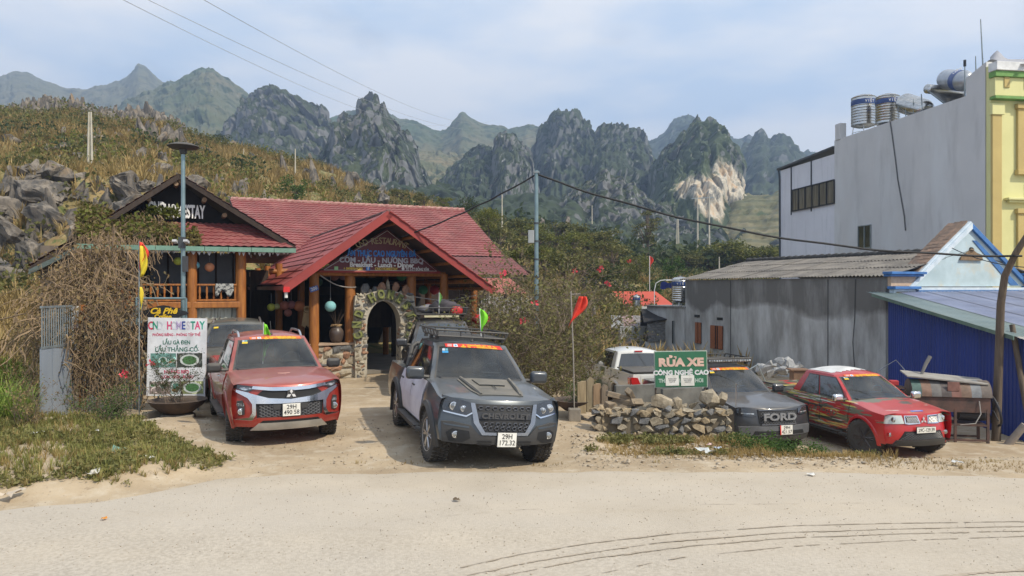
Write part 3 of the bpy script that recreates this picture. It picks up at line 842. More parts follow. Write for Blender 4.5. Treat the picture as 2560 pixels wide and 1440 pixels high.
 def cabin(s, parent):
  sm = M('seat_cloth', (.05,.045,.045), .9, col2=(.03,.028,.028), scale=6); dm = M('dash_plastic', (.035,.035,.036), .6)
  d = MB(); d.box((0, s.yf0+.42, s.zh1+.015), (1.36, .62, .06)); d.build('dashboard', dm, parent, bevel=.02)
  f = MB(); f.box((0, (s.yf0+s.yr0)/2+.25, s.zh1-.0), (1.5, s.yr0-s.yf0-.5, .02)); f.build('cabin_floor', void_black, parent)
  for x in (-.36, .36):
   b = MB(); b.box((x, s.yf0+1.25, s.zh1+.20), (.48, .14, .42), rx=R(-10)); o = b.build('seat', sm, parent, bevel=.04)
   b = MB(); b.box((x, s.yf0+1.28, s.zh1+.47), (.24, .09, .14)); b.build('headrest', sm, o, bevel=.03)
  w = MB(); c = Vector((.36, s.yf0+.82, s.zh1+.07)); w.tube([c+Vector((.18*math.cos(a), -.07*math.sin(a), .17*math.sin(a))) for a in np.linspace(0, 2*math.pi, 21)], .014, 5, False); w.tube([c-Vector((.17,0,0)), c+Vector((.17,0,0))], .014, 5); w.build('steering_wheel', dm, parent, smooth=50)
  m = MB(); p = s.gf(0, .86); m.box((0, p[1]+.10, p[2]-.03), (.22, .03, .07)); m.build('rear_view_mirror', dm, parent, bevel=.01)
 def patch(s, fn, c4, name, mat, parent, off=.008, nu=8, nv=5, flip=False, inset=0):
  """c4: four (u,v) corners in order"""
  P = []; cx, cy = s.w*0, (s.yf0+s.yr0)/2
  for j in range(nv+1):
   row = []
   for i in range(nu+1):
    a, b = i/nu, j/nv
    u = lerp(lerp(c4[0][0], c4[1][0], a), lerp(c4[3][0], c4[2][0], a), b)
    v = lerp(lerp(c4[0][1], c4[1][1], a), lerp(c4[3][1], c4[2][1], a), b)
    p = Vector(fn(u, v)); e = 1e-3
    n = (Vector(fn(u+e, v))-p).cross(Vector(fn(u, v+e))-p).normalized()
    if n.dot(p-Vector((0, cy, 1.2))) < 0: n = -n
    row.append(p+n*off)
   P.append(row)
  mb = MB(); mb.grid(P)
  return mb.build(name, mat, parent, smooth=True, fix=False)
 def F(s):
  return lambda x, z, off: (x, s.front_y(x, z)-off, z)
 def S(s, sg):
  return lambda y, z, off: (sg*(s.side_x(y, z)+off), y, z)
 def H(s):
  return lambda x, y, off: (x, y, s.hood_z(x, y)+off)
def wheel_parts():
 T = MB(); prof = [(.20,-.12),(.30,-.135),(.355,-.125),(.378,-.10),(.378,.10),(.355,.125),(.30,.135),(.20,.12)]
 Mx = Matrix.Rotation(R(90), 4, 'Y'); T.lathe(prof, 40, Mx)
 for k in range(34):
  for j, (dx, ww) in enumerate(((-.10,.055), (-.034,.05), (.034,.05), (.10,.055))):
   a = 2*math.pi*(k+(.5 if j in (1, 2) else 0)+(.25 if j == 2 else 0))/34
   c = (dx, .380*math.cos(a), .380*math.sin(a)); T.box(c, (ww, .042, .024), rx=a-math.pi/2)
 return T.mesh('tyre', rubber)
TYRE = wheel_parts()
for p in TYRE.polygons: p.use_smooth = False
def rim_mesh(mat, n=6, name='rim', wdt=.05):
 mb = MB(); Mx = Matrix.Rotation(R(90), 4, 'Y')
 mb.lathe([(.25,.128),(.24,.128),(.212,.10)], 32, Mx, caps=False)
 mb.mi = 1; mb.lathe([(.212,.10),(.20,.0),(.0,-.01)], 32, Mx, caps=False); mb.mi = 0
 mb.lathe([(.245,.125),(.245,-.1),(.0,-.1)], 32, Mx, caps=False)
 for k in range(n):
  a = 2*math.pi*k/n
  for da in (-.13, .13):
   p0 = Vector((.10, .05*math.cos(a), .05*math.sin(a))); p1 = Vector((.105, .225*math.cos(a+da), .225*math.sin(a+da)))
   mb.tube([p0, p1], [wdt*.62, wdt*.42], 5)
 mb.lathe([(.06,.02),(.06,.115),(.03,.125),(0,.125)], 16, Mx, caps=False)
 me = mb.mesh(name, [mat, void_black])
 return me
RIM_A, RIM_B = rim_mesh(alloy), rim_mesh(dark_rim, 6, wdt=.06)
def add_wheels(car, root, rim, scale=1.0, steer=0, r=.39):
 for ya in (0, car.wb):
  for sg in (-1, 1):
   wh = bpy.data.objects.new('wheel', None); COL.objects.link(wh); wh.parent = root
   wh.location = (sg*(car.w-.13), ya, .385*scale); wh.scale = (1, scale, scale)
   wh.rotation_euler = (0, 0, (steer if ya == 0 else 0) + (math.pi if sg < 0 else 0))
   link('tyre', TYRE, None, wh); link('rim', rim, None, wh)
def flares(car, root, mat=black_plastic, width=.06, th=.035):
 for ya in (0, car.wb):
  for sg in (-1, 1):
   mb = MB(); rows = []
   for k in range(21):
    a = math.pi*(-.06 + 1.12*k/20); row = []
    for rr, off in ((car.arch-.012, -.06), (car.arch-.012, th*.8), (car.arch+.015, th), (car.arch+width, th*.5), (car.arch+width+.01, -.01)):
     y = ya+rr*math.cos(a); z = .385+rr*math.sin(a)
     z = max(z, .30); row.append((sg*(car.side_x(y, min(z, 1.05))+off), y, z))
    rows.append(row)
   mb.grid(rows); mb.build('wheel_flare', mat, root, smooth=40)
def side_details(car, root, bodymat, doors=((.50,1.52),(1.54,2.62)), doormat=None, step=True, handle=chrome):
 for sg in (-1, 1):
  S = car.S(sg)
  for i, (a, b) in enumerate(doors):
   b1 = b
   poly = [(a, .47), (b1-(.0 if i == 0 else .20), .47), (b1, .62 if i else .47), (b1, car.zh1-.035), (a, car.zh1-.035)]
   if i == 1: poly = [(a,.47),(b1-.33,.47),(b1-.22,.70),(b1,.85),(b1,car.zh1-.035),(a,car.zh1-.035)]
   gap = MB(); decal(gap, S, [(p[0]+(.008 if p[0] > (a+b)/2 else -.008), p[1]) for p in poly], .009, 0)
   gap.build('door_gap', void_black, root)
   mb = MB(); decal(mb, S, poly, .016, .016, .12)
   d = mb.build('door', doormat or bodymat, root, smooth=30)
   hb = MB(); x = car.side_x(b-.16, .98)+.03
   hb.tube([(sg*(x-.03), b-.24, .97), (sg*x, b-.21, .972), (sg*x, b-.09, .975), (sg*(x-.03), b-.06, .975)], .014, 6)
   hb.build('handle', handle, d, smooth=40)
  if step:
   mb = MB(); mb.tube([(sg*(car.w-.08), .52, .34), (sg*(car.w+.03), .62, .36), (sg*(car.w+.03), 2.42, .36), (sg*(car.w-.08), 2.52, .34)], .045, 8)
   mb.box((sg*(car.w+.02), 1.5, .40), (.13, 1.7, .02)); mb.build('side_step', black_plastic, root, smooth=40)
def windows(car, root, front=screen_glass, side=side_glass, rear=None, strip=True, tone=0):
 for q in ([(-.93,.03),(.93,.03),(.93,.075),(-.93,.075)], [(-.92,.885),(.92,.885),(.92,.92),(-.92,.92)], [(-.925,.03),(-.885,.03),(-.87,.92),(-.91,.92)], [(.885,.03),(.925,.03),(.91,.92),(.87,.92)]):
  car.patch(car.gf, q, 'windscreen_seal', black_plastic, root, .005, 12 if q[0][0] < 0 < q[1][0] else 2, 2 if q[0][0] < 0 < q[1][0] else 8)
 ws = car.patch(car.gf, [(-.90,.06),(.90,.06),(.865,.90),(-.865,.90)], 'windscreen', front, root, .008, 12, 6)
 rg = .06 if not car.suv else .06
 lay = [(.055,.02+.0,.46,.46), (.50,.50,.84,.80)] if not car.suv else [(.04,.03,.33,.33),(.36,.36,.62,.62),(.66,.66,.92,.86)]
 for sg in (-1, 1):
  fn = lambda r, v, sg=sg: car.gs(r, v, sg)
  for a0, a1, b0, b1 in lay:
   car.patch(fn, [(a0-.012,.07),(b0+.012,.07),(b1+.012,.90),(a1-.012,.90)], 'window_frame', black_plastic, root, .006, 8, 4)
   car.patch(fn, [(a0,.10),(b0,.10),(b1,.87),(a1+.01,.87)], 'side_window', side, root, .011, 8, 4)
 car.patch(car.gr, [(-.86,.12),(.86,.12),(.82,.86),(-.82,.86)], 'rear_window', rear or side, root, .008, 10, 4)
 # wipers
 mb = MB()
 for x0, x1 in ((-.62,-.08), (.0,.52)):
  pa = [car.gf(lerp(x0, x1, t)/.9, .045+.05*math.sin(t*2.2)) for t in (0, .3, .6, 1)]
  mb.tube([(p[0], p[1]-.03, p[2]+.015) for p in pa], .010, 5)
 mb.build('wiper', black_plastic, root)
def mirrors(car, root, mat, size=1.0, low=0):
 for sg in (-1, 1):
  b = Vector((sg*(car.wbot+.22), car.yf0+.32, car.zh1+.07-low))
  mb = MB(); prof = []
  mb.tube([(sg*(car.wbot-.06), car.yf0+.36, car.zh1-.0), (sg*(car.wbot+.10), car.yf0+.33, b.z-.05)], [.04, .025], 6)
  mb.build('mirror_arm', black_plastic, root, smooth=40)
  mb = MB(); mb.box(b, (.26*size, .13, .18*size)); o = mb.build('mirror', mat, root, smooth=60); 
  md = o.modifiers.new('b', 'BEVEL'); md.width = .055; md.segments = 4
def plate(car, root, l1, l2=None, z=.60, x=0, w=.28, h=.20, off=.035, tilt=0):
 y = car.front_y(x, z)-off
 mb = MB(); mb.box((x, y, z), (w, .008, h)); p = mb.build('number_plate', white_plate, root, bevel=.003)
 b2 = MB(); b2.box((x, y+.012, z), (w+.014, .012, h+.014)); b2.build('plate_holder', black_plastic, root)
 rot = (R(90), 0, 0)
 if l2:
  text_obj('plate_text', l1, .098, ink, p, (x, y-.0055, z+.044), rot, .0006, .95, bold=.0012)
  text_obj('plate_text', l2, .098, ink, p, (x, y-.0055, z-.044), rot, .0006, .92, bold=.0012)
 else: text_obj('plate_text', l1, .105, ink, p, (x, y-.0055, z), rot, .0006, .82, bold=.0012)
red_strip = M('strip_red', (.70,.045,.03), .4, col2=(.62,.04,.03))
yellow_ink = M('strip_yellow', (.85,.55,.03), .5)
orange_strip = M('strip_orange', (.78,.17,.03), .4)
white_ink = M('strip_white', (.75,.75,.75), .5)
blue_ink = M('strip_blue', (.05,.30,.60), .4)
def strip(car, root, a0=-.62, a1=.80, v0=.84, v1=.93, base=None, tagm=None, tv=(.74,.83)):
 st = car.patch(car.gf, [(a0,v0+.01),(a1,v0),(a1-.03,v1),(a0-.03,v1)], 'windscreen_strip', base or red_strip, root, .013, 12, 2)
 mid = (v0+v1)/2
 P = Vector(car.gf(0, v0)); Q = Vector(car.gf(0, v1)); tilt = math.atan2(Q.z-P.z, Q.y-P.y)
 pc = Vector(car.gf(.12, mid))
 for dv, s in ((.72, 'ĐI TẬN NGUỒN MIỀN ĐẤT TRỜI TỰ'), (.28, 'NIỀM TIN - TRANG HỒNG VĂN NGHỆ')):
  # slanted two-line print, following the curve of the glass letter group by letter group
  words_ = s.split(' ')
  n = len(words_)
  for i, wd in enumerate(words_):
   a = lerp(a0+.36, a1-.16, (i+.5)/n); p = Vector(car.gf(a, lerp(v0, v1, dv)))
   text_obj('strip_text', wd, .05, yellow_ink, st, p+Vector((0, -.019, .006)), (tilt, 0, math.atan(.34*a/.7)), .0004, .68, bold=.0018)
 car.patch(car.gf, [(a0+.04,v0+.015),(a0+.15,v0+.015),(a0+.15,v1-.01),(a0+.04,v1-.01)], 'round_badge', M('badge_pink', (.75,.35,.33), .5), root, .015, 2, 2)
 car.patch(car.gf, [(a0+.19,v0+.015),(a0+.30,v0+.015),(a0+.28,v1-.01),(a0+.19,v1-.01)], 'round_badge', white_ink, root, .015, 2, 2)
 car.patch(car.gf, [(a0+.215,v0+.03),(a0+.27,v0+.03),(a0+.265,v1-.025),(a0+.215,v1-.025)], 'badge_centre', blue_ink, root, .017, 2, 2)
 tg = car.patch(car.gf, [(-.80,tv[0]),(-.66,tv[0]),(-.66,tv[0]+.05),(-.80,tv[0]+.05)], 'permit_sticker', tagm or blue_ink, root, .014, 2, 2)
 car.patch(car.gf, [(-.80,tv[0]+.055),(-.74,tv[0]+.055),(-.74,tv[1]+.01),(-.80,tv[1]+.01)], 'permit_sticker', M('sticker_grey', (.45,.5,.55), .5), root, .014, 2, 2)
 car.patch(car.gf, [(-.73,tv[0]+.055),(-.67,tv[0]+.055),(-.67,tv[1]+.01),(-.73,tv[1]+.01)], 'permit_sticker', M('sticker_teal', (.12,.33,.38), .5), root, .014, 2, 2)
def front_poly(car, root, name, mat, poly, off=.01, thick=.03, both=False, label=None, step=.045, smooth=25):
 o = None
 for P in ([poly, mirror_poly(poly)] if both else [poly]):
  mb = MB(); decal(mb, car.F(), P, off, thick, step); o = mb.build(name, mat, root, smooth=smooth, fix=False)
  if label: o['label'] = label
 return o
def disc(car, root, name, mat, x, z, r, off=.02, both=True, depth=.04, rim=None):
 for sg in ((-1, 1) if both else (1,)):
  y = car.front_y(x, z)
  Mx = Matrix.Translation((sg*x, y-off, z)) @ Matrix.Rotation(R(90), 4, 'X') @ Matrix.Rotation(sg*R(-12), 4, 'Y')
  mb = MB(); mb.lathe([(r*.99, -depth), (r, 0), (r*.8, .006), (0, .012)], 18, Mx, caps=False); o = mb.build(name, mat, root, smooth=50)
  if rim:
   mb = MB(); mb.lathe([(r*1.25, -depth), (r*1.25, .004), (r*1.02, .006), (r*1.0, -.01)], 18, Mx, caps=False); mb.build('lamp_ring', rim, o, smooth=50)
def honeycomb(car, root, poly, mat, nx, nz, t=.012, off=.012, dx=None, name='grille_mesh', diag=True):
 """crossing bars clipped by polygon bounds, real bars standing before the dark backing"""
 us = [p[0] for p in poly]; vs = [p[1] for p in poly]; x0, x1, z0, z1 = min(us), max(us), min(vs), max(vs)
 def inside(x, z):
  c = False; n = len(poly)
  for i in range(n):
   a, b = poly[i], poly[(i+1) % n]
   if (a[1] > z) != (b[1] > z) and x < (b[0]-a[0])*(z-a[1])/(b[1]-a[1])+a[0]: c = not c
  return c
 mb = MB(); F = car.F(); W = (x1-x0)/nx; Hh = (z1-z0)/nz
 for j in range(nz+1):
  for i in range(nx+1):
   x = x0+(i+(.5 if j % 2 else 0))*W; z = z0+j*Hh
   for ex, ez in (((W/2, Hh), (-W/2, Hh), (W*.5, 0)) if diag else ((W, 0), (0, Hh))):
    p, q = (x, z), (x+ex, z+ez)
    if inside(*p) and inside(*q): mb.tube([F(*p, off), F(*q, off)], t*.5, 4, caps=False)
 return mb.build(name, mat, root)
def roof_rails(car, root, mat, h=.07, black=False):
 for sg in (-1, 1):
  pts = []
  for i in range(13):
   r = .03+.92*i/12; p = Vector(car.gt(sg*.90, r)); e = min(1, min(i, 12-i)/1.5); pts.append(p+Vector((0, 0, -.01+h*e)))
  mb = MB(); mb.tube(pts, [.022]*13, 8); mb.build('roof_rail', mat, root, smooth=50)
def roof_basket(car, root, y0, y1, w, h=.17, z=None, mat=black_plastic, load=None):
 z = z or car.z1+car.crown+.06
 mb = MB(); r = .017
 b = [(-w, y0), (w, y0), (w, y1), (-w, y1)]
 for dz, ins in ((0, .0), (h, -.04)):
  c = [(x*(1-ins if False else 1)*(1+(-ins)/w*1), y, z+dz) for x, y in b]
  mb.tube(c+[c[0]], r, 6)
 for t in np.linspace(0, 1, 6):
  for sg in (-1, 1): mb.tube([(sg*w, lerp(y0, y1, t), z), (sg*(w+.04), lerp(y0, y1, t), z+h)], r*.8, 5)
 for t in np.linspace(0, 1, 4):
  for yy in (y0, y1): mb.tube([(lerp(-w, w, t), yy, z), (lerp(-w, w, t), yy, z+h)], r*.8, 5)
 o = mb.build('roof_rack', mat, root, smooth=50)
 for t in np.linspace(.04, .96, 10):
  s = MB(); s.box((0, lerp(y0, y1, t), z), (2*w, .07, .018)); s.build('rack_slat', mat, o)
 for yy in (y0+.15, (y0+y1)/2, y1-.15):
  for sg in (-1, 1): f = MB(); f.box((sg*(car.wtop-.05), yy, z-.04), (.05, .10, .07)); f.build('rack_foot', mat, o)
 return o
def antenna(car, root, r=.06):
 p = Vector(car.gt(0, r)); mb = MB(); mb.lathe([(.03,0),(.012,.03),(.005,.05)], 8, Matrix.Translation(p)); mb.tube([p+Vector((0,0,.03)), p+Vector((0,.12,.24))], .005, 5)
 mb.build('antenna', black_plastic, root, smooth=50)
def place(root, x, y, a, roll=0, pitch=0, z=None):
 root.location = (x, y, gzf(x, y) if z is None else z); root.rotation_euler = (R(pitch), R(roll), R(a))
paint = lambda n, c, d=.22, m=.25, r=.28, **k: M(n, c, r, m, col2=tuple(v*.92 for v in c), coat=.6, dust=d, **k)
# ---- red pickup with the chrome face
def car_red():
 t = thing('pickup_truck', 'dusty red pickup with chrome shield grille, silver roof rails and plate 29H 490 58', 'pickup truck')
 c = Car(w=.915, zh0=1.03, zh1=1.14, z1=1.70, y0=-.88, curve=.34, lean=.04, tail=4.35, fw=.07, yf0=.36, yf1=1.12, hoodcrown=.06)
 red = paint('dusty_red_paint', (.30,.020,.012), .26, .2)
 link('body', c.body(red), None, t); c.greenhouse(red, t); windows(c, t, clear_glass('hazy_screen', (.6,.66,.68), .13)); add_wheels(c, t, RIM_A, 1.0, R(-6)); flares(c, t, red, .05, .025)
 side_details(c, t, red); mirrors(c, t, black_plastic, .95, .02); roof_rails(c, t, M('rail_silver', (.6,.6,.61), .3, .8), .085); antenna(c, t)
 strip(c, t, -.60, .84, .90, .975, orange_strip, M('sticker_yellow', (.75,.52,.04), .5), tv=(.80,.885))
 front_poly(c, t, 'grille_backing', void_black, [(-.52,.50),(.52,.50),(.55,.84),(.40,.96),(-.40,.96),(-.55,.84)], .006, .02)
 honeycomb(c, t, [(-.50,.51),(.50,.51),(.53,.73),(-.53,.73)], M('grille_grey', (.09,.09,.095), .4), 12, 9, .014, .014)
 front_poly(c, t, 'upper_chrome_bar', chrome, [(-.60,.965),(-.30,.93),(0,.92),(.30,.93),(.60,.965),(.58,1.01),(.28,.985),(0,.98),(-.28,.985),(-.58,1.01)], .035, .05)
 front_poly(c, t, 'lower_chrome_bar', chrome, [(-.56,.73),(0,.715),(.56,.73),(.66,.85),(.64,.90),(.35,.815),(0,.785),(-.35,.815),(-.64,.90),(-.66,.85)], .045, .06)
 front_poly(c, t, 'chrome_blade', chrome, [(.575,.86),(.54,.72),(.54,.55),(.60,.455),(.84,.445),(.84,.475),(.64,.505),(.595,.58),(.595,.72),(.66,.82),(.86,.93),(.86,.96),(.64,.905)], .040, .06, both=True)
 front_poly(c, t, 'headlight', lamp_dark, [(.56,.955),(.66,.915),(.85,.975),(.86,1.035),(.70,1.02),(.58,1.005)], .028, .05, both=True)
 front_poly(c, t, 'light_strip', lamp_glass, [(.60,.962),(.70,.94),(.78,.965),(.76,.99),(.62,.985)], .034, .01, both=True)
 front_poly(c, t, 'fog_recess', black_plastic, [(.70,.55),(.79,.53),(.81,.76),(.73,.78),(.70,.70)], .020, .02, both=True)
 disc(c, t, 'fog_light', fog_lens, .755, .60, .042, .03, rim=chrome); front_poly(c, t, 'daytime_light', lamp_glass, [(.71,.685),(.81,.685),(.81,.73),(.71,.73)], .02, .02, both=True)
 front_poly(c, t, 'lower_bumper', red, [(-.85,.35),(.85,.35),(.87,.47),(.60,.46),(.50,.50),(-.50,.50),(-.60,.46),(-.87,.47)], .045, .07)
 front_poly(c, t, 'bumper_shadow_gap', void_black, [(-.50,.40),(.50,.40),(.44,.455),(-.44,.455)], .052, .01)
 front_poly(c, t, 'skid_plate', skid, [(-.62,.29),(.62,.29),(.50,.415),(-.50,.415)], .062, .06)
 # three-diamond emblem
 mb = MB(); y = c.front_y(0, .9)-.075
 for a in (90, 210, 330):
  d = Vector((math.cos(R(a)), 0, math.sin(R(a)))); n = Vector((-d.z, 0, d.x)); o = Vector((0, y, .865))+d*.004
  mb.prism([o, o+d*.042+n*.024, o+d*.084, o+d*.042-n*.024], (0, .02, 0))
 mb.build('emblem', M('emblem_white', (.85,.85,.86), .25, .4), t)
 front_poly(c, t, 'emblem_base', black_plastic, [(-.08,.80),(.08,.80),(.05,.93),(-.05,.93)], .052, .02)
 plate(c, t, '29H', '490 58', .615, 0, off=.07)
 front_poly(c, t, 'sensor_pad', black_plastic, [(-.28,.62),(-.16,.62),(-.16,.72),(-.28,.72)], .03, .02, both=True)
 mb = MB(); decal(mb, c.H(), [(-.10,-.18),(-.02,-.22),(.10,-.19),(.12,-.14),(.02,-.15),(-.09,-.13)], .003, 0); decal(mb, c.H(), [(.0,-.29),(.03,-.29),(.03,-.26),(.0,-.26)], .003, 0)
 mb.build('hood_marking', M('hood_sticker', (.62,.33,.27), .6), t)
 place(t, -4.02, 12.93, 26.5, 0)
 # green pennant beside the driver-side window
 f = thing('pennant', 'lime green pennant drooping beside the red pickup left window', 'pennant', (0, 0, 0))
 return t, c
def cloth(name, rows, mat, parent=None, th=.004, smooth=True):
 mb = MB(); mb.grid(rows); o = mb.build(name, mat, parent, smooth=True)
 md = o.modifiers.new('s', 'SOLIDIFY'); md.thickness = th
 return o
def droop_flag(label, base, h, n_top, w, mat, lean=(0, 0), name='pennant', polem=None, cat='pennant', pole_r=.008, drop=.8, seed=0):
 """pole with a flag hanging in folds"""
 t = thing(name, label, cat, base)
 mb = MB(); mb.tube([(0,0,0), (lean[0], lean[1], h)], pole_r, 6); mb.build('pole', polem or white_ink, t)
 r = np.random.default_rng(seed); rows = []
 for j in range(13):
  s = j/12; row = []
  for i in range(9):
   a = i/8; z = h - drop*s*(1-.25*a) - .10*a*drop
   x = lean[0]*z/h + w*a*(.35+.65*math.sin(math.pi*min(1, s*1.1+.05)))*(1-.3*s) ; y = lean[1]*z/h + .28*w*math.sin(a*9+s*2.5+seed)*a**.7
   row.append((x, y, z))
  rows.append(row)
 cloth('flag', rows, mat, t)
 return t
red_car, RC = car_red()
bpy.data.objects.remove(bpy.data.objects['pennant'])
lime = M('lime_cloth', (.22,.62,.03), .8, col2=(.15,.50,.02), scale=5)
g = droop_flag('lime green pennant hanging beside the left window of the red pickup', (-4.72, 14.0, 1.0), .95, 0, .17, lime, (.03, -.02), drop=.75, seed=2)
# ---- dark grey pickup with white door wrap
def car_grey():
 t = thing('pickup_truck', 'dark grey pickup with bonnet scoop, roof rack, white doors and plate 29H 172.32', 'pickup truck')
 c = Car(w=.94, zh0=1.02, zh1=1.16, z1=1.72, y0=-.93, curve=.30, lean=.10, tail=4.40, fw=.09, yf0=.40, yf1=1.20, hoodcrown=.07, tonneau=True, zlow=.43)
 p = paint('dark_slate_paint', (.042,.058,.074), .20, .35)
 link('body', c.body(p), None, t); c.greenhouse(p, t); windows(c, t, screen_glass); add_wheels(c, t, RIM_A, 1.02, R(4)); flares(c, t, black_plastic, .075, .05)
 wrap = M('door_wrap_white', (.55,.53,.58), .45, col2=(.42,.40,.46), scale=2.2, dust=.18)
 side_details(c, t, p, doormat=wrap, handle=black_plastic); mirrors(c, t, paint('mirror_slate', (.045,.055,.068), .15, .4), 1.12, .0); antenna(c, t)
 strip(c, t, -.72, .80, .865, .955, red_strip, blue_ink, tv=(.72,.82))
 # headlights
 front_poly(c, t, 'headlight', lamp_dark, [(.44,.88),(.56,.81),(.85,.85),(.89,.93),(.86,1.06),(.47,.985)], .018, .05, both=True)
 front_poly(c, t, 'headlight_edge', chrome, [(.44,.865),(.56,.79),(.86,.835),(.86,.852),(.56,.812),(.44,.882)], .022, .03, both=True)
 for x, z, r in ((.73, .925, .048), (.60, .90, .036)): disc(c, t, 'lamp_lens', lamp_glass, x, z, r, .028, rim=chrome)
 G = [(-.31,.60),(.31,.60),(.40,.72),(.44,.975),(-.44,.975),(-.40,.72)]
 front_poly(c, t, 'grille_backing', void_black, G, .010, .03)
 gm = M('grille_black', (.045,.045,.048), .3, .3)
 for z0, z1, n, xw in ((.885,.955,8,.41), (.615,.735,8,.35)):
  for k in range(n):
   for rr in ((0,) if z1-z0 < .1 else (0, 1)):
    zc = (z0+z1)/2 if z1-z0 < .1 else lerp(z0, z1, .27+.46*rr); hh = .024; x = -xw+2*xw*(k+.5)/n+(.02 if rr else 0)
    y = c.front_y(x, zc)-.02; w_ = xw/n*.62
    mb = MB(); mb.tube([(x-w_, y, zc), (x-w_*.6, y, zc+hh), (x+w_*.6, y, zc+hh), (x+w_, y, zc), (x+w_*.6, y, zc-hh), (x-w_*.6, y, zc-hh), (x-w_, y, zc)], .009, 4)
    mb.build('grille_cell', M('grille_edge', (.16,.16,.17), .25, .6), t)
 front_poly(c, t, 'grille_band', gm, [(-.42,.775),(.42,.775),(.435,.865),(-.435,.865)], .024, .03)
 text_obj('grille_lettering', 'CHEVROLET', .105, M('letter_dark', (.11,.11,.115), .3, .4), t, (0, c.front_y(0, .82)-.032, .818), (R(90),0,0), .006, 1.22, bold=.004)
 for P in ([(-.50,.99),(-.44,.985),(-.385,.73),(-.30,.595),(.30,.595),(.385,.73),(.44,.985),(.50,.99),(.46,.72),(.34,.555),(-.34,.555),(-.46,.72)],):
  front_poly(c, t, 'grille_surround', M('dim_chrome', (.35,.36,.38), .25, .9), P, .03, .04)
 front_poly(c, t, 'bumper', black_plastic, [(-.86,.42),(.86,.42),(.88,.70),(.74,.715),(.50,.68),(.36,.54),(-.36,.54),(-.50,.68),(-.74,.715),(-.88,.70)], .022, .06)
 front_poly(c, t, 'fog_recess', void_black, [(.50,.50),(.60,.44),(.78,.44),(.82,.56),(.74,.62),(.52,.60)], .027, .02, both=True)
 disc(c, t, 'fog_light', fog_lens, .70, .54, .040, .035, rim=chrome)
 front_poly(c, t, 'intake_slot', void_black, [(-.40,.455),(-.20,.455),(-.20,.475),(-.40,.475)], .03, .01, both=True); front_poly(c, t, 'intake_slot', void_black, [(-.40,.41),(-.20,.41),(-.20,.43),(-.40,.43)], .03, .01, both=True)
 front_poly(c, t, 'bumper_line', p, [(.52,.64),(.84,.66),(.86,.68),(.52,.665)], .028, .02, both=True)
 plate(c, t, '29H', '172.32', .50, .02, off=.05)
 # bonnet overlay with scoop
 ov = M('bonnet_matt_black', (.035,.042,.042), .45, dust=.36)
 mb = MB(); decal(mb, c.H(), [(-.34,-.62),(.34,-.62),(.40,-.40),(.46,.30),(.36,.36),(-.36,.36),(-.46,.30),(-.40,-.40)], .012, .02, .1); mb.build('bonnet_overlay', ov, t, smooth=30)
 mb = MB(); H = c.H()
 for sg in (-1, 1): mb.tube([H(sg*.30,-.60,.012), H(sg*.34,-.30,.03), H(sg*.40,.34,.03)], [.02,.032,.025], 6)
 mb.build('bonnet_ridge', ov, t, smooth=50)
 mb = MB(); decal(mb, c.H(), [(-.20,-.12),(.20,-.12),(.24,.22),(-.24,.22)], .03, .02, .1); mb.build('bonnet_scoop', ov, t, smooth=30)
 mb = MB()
 for q in ([(-.20,-.13),(.20,-.13),(.20,-.115),(-.20,-.115)], [(-.28,-.36),(.28,-.36),(.28,-.35),(-.28,-.35)], [(-.008,-.36),(.008,-.36),(.008,-.13),(-.008,-.13)]): decal(mb, c.H(), q, .033, .0, .1)
 mb.build('scoop_slit', void_black, t)
 rk = roof_basket(c, t, 1.30, 2.55, .60, .10, c.z1+c.crown+.02)
 # sports bar behind the cab
 mb = MB()
 for sg in (-1, 1): mb.tube([(sg*.78,2.95,1.12),(sg*.70,3.05,1.50),(sg*.62,3.1,1.55)], .045, 8); mb.tube([(sg*.66,3.08,1.52),(sg*.74,3.5,1.14)], .04, 8)
 mb.tube([(-.62,3.1,1.55),(.62,3.1,1.55)], .045, 8); mb.build('sports_bar', black_plastic, t, smooth=50)
 for sg in (-1, 1):
  mb = MB(); mb.box((sg*.86, c.wb+.47, .38), (.22,.015,.36)); mb.build('mud_flap', black_plastic, t)
 place(t, -.42, 11.42, 17.6, 4.2, 0, z=-.055)
 return t, c
grey_car, GC = car_grey()
f1 = droop_flag('lime green pennant standing on the roof rack of the dark grey pickup', (-.55, 13.2, 1.72), .52, 0, .16, lime, (-.03, .0), drop=.45, seed=5)
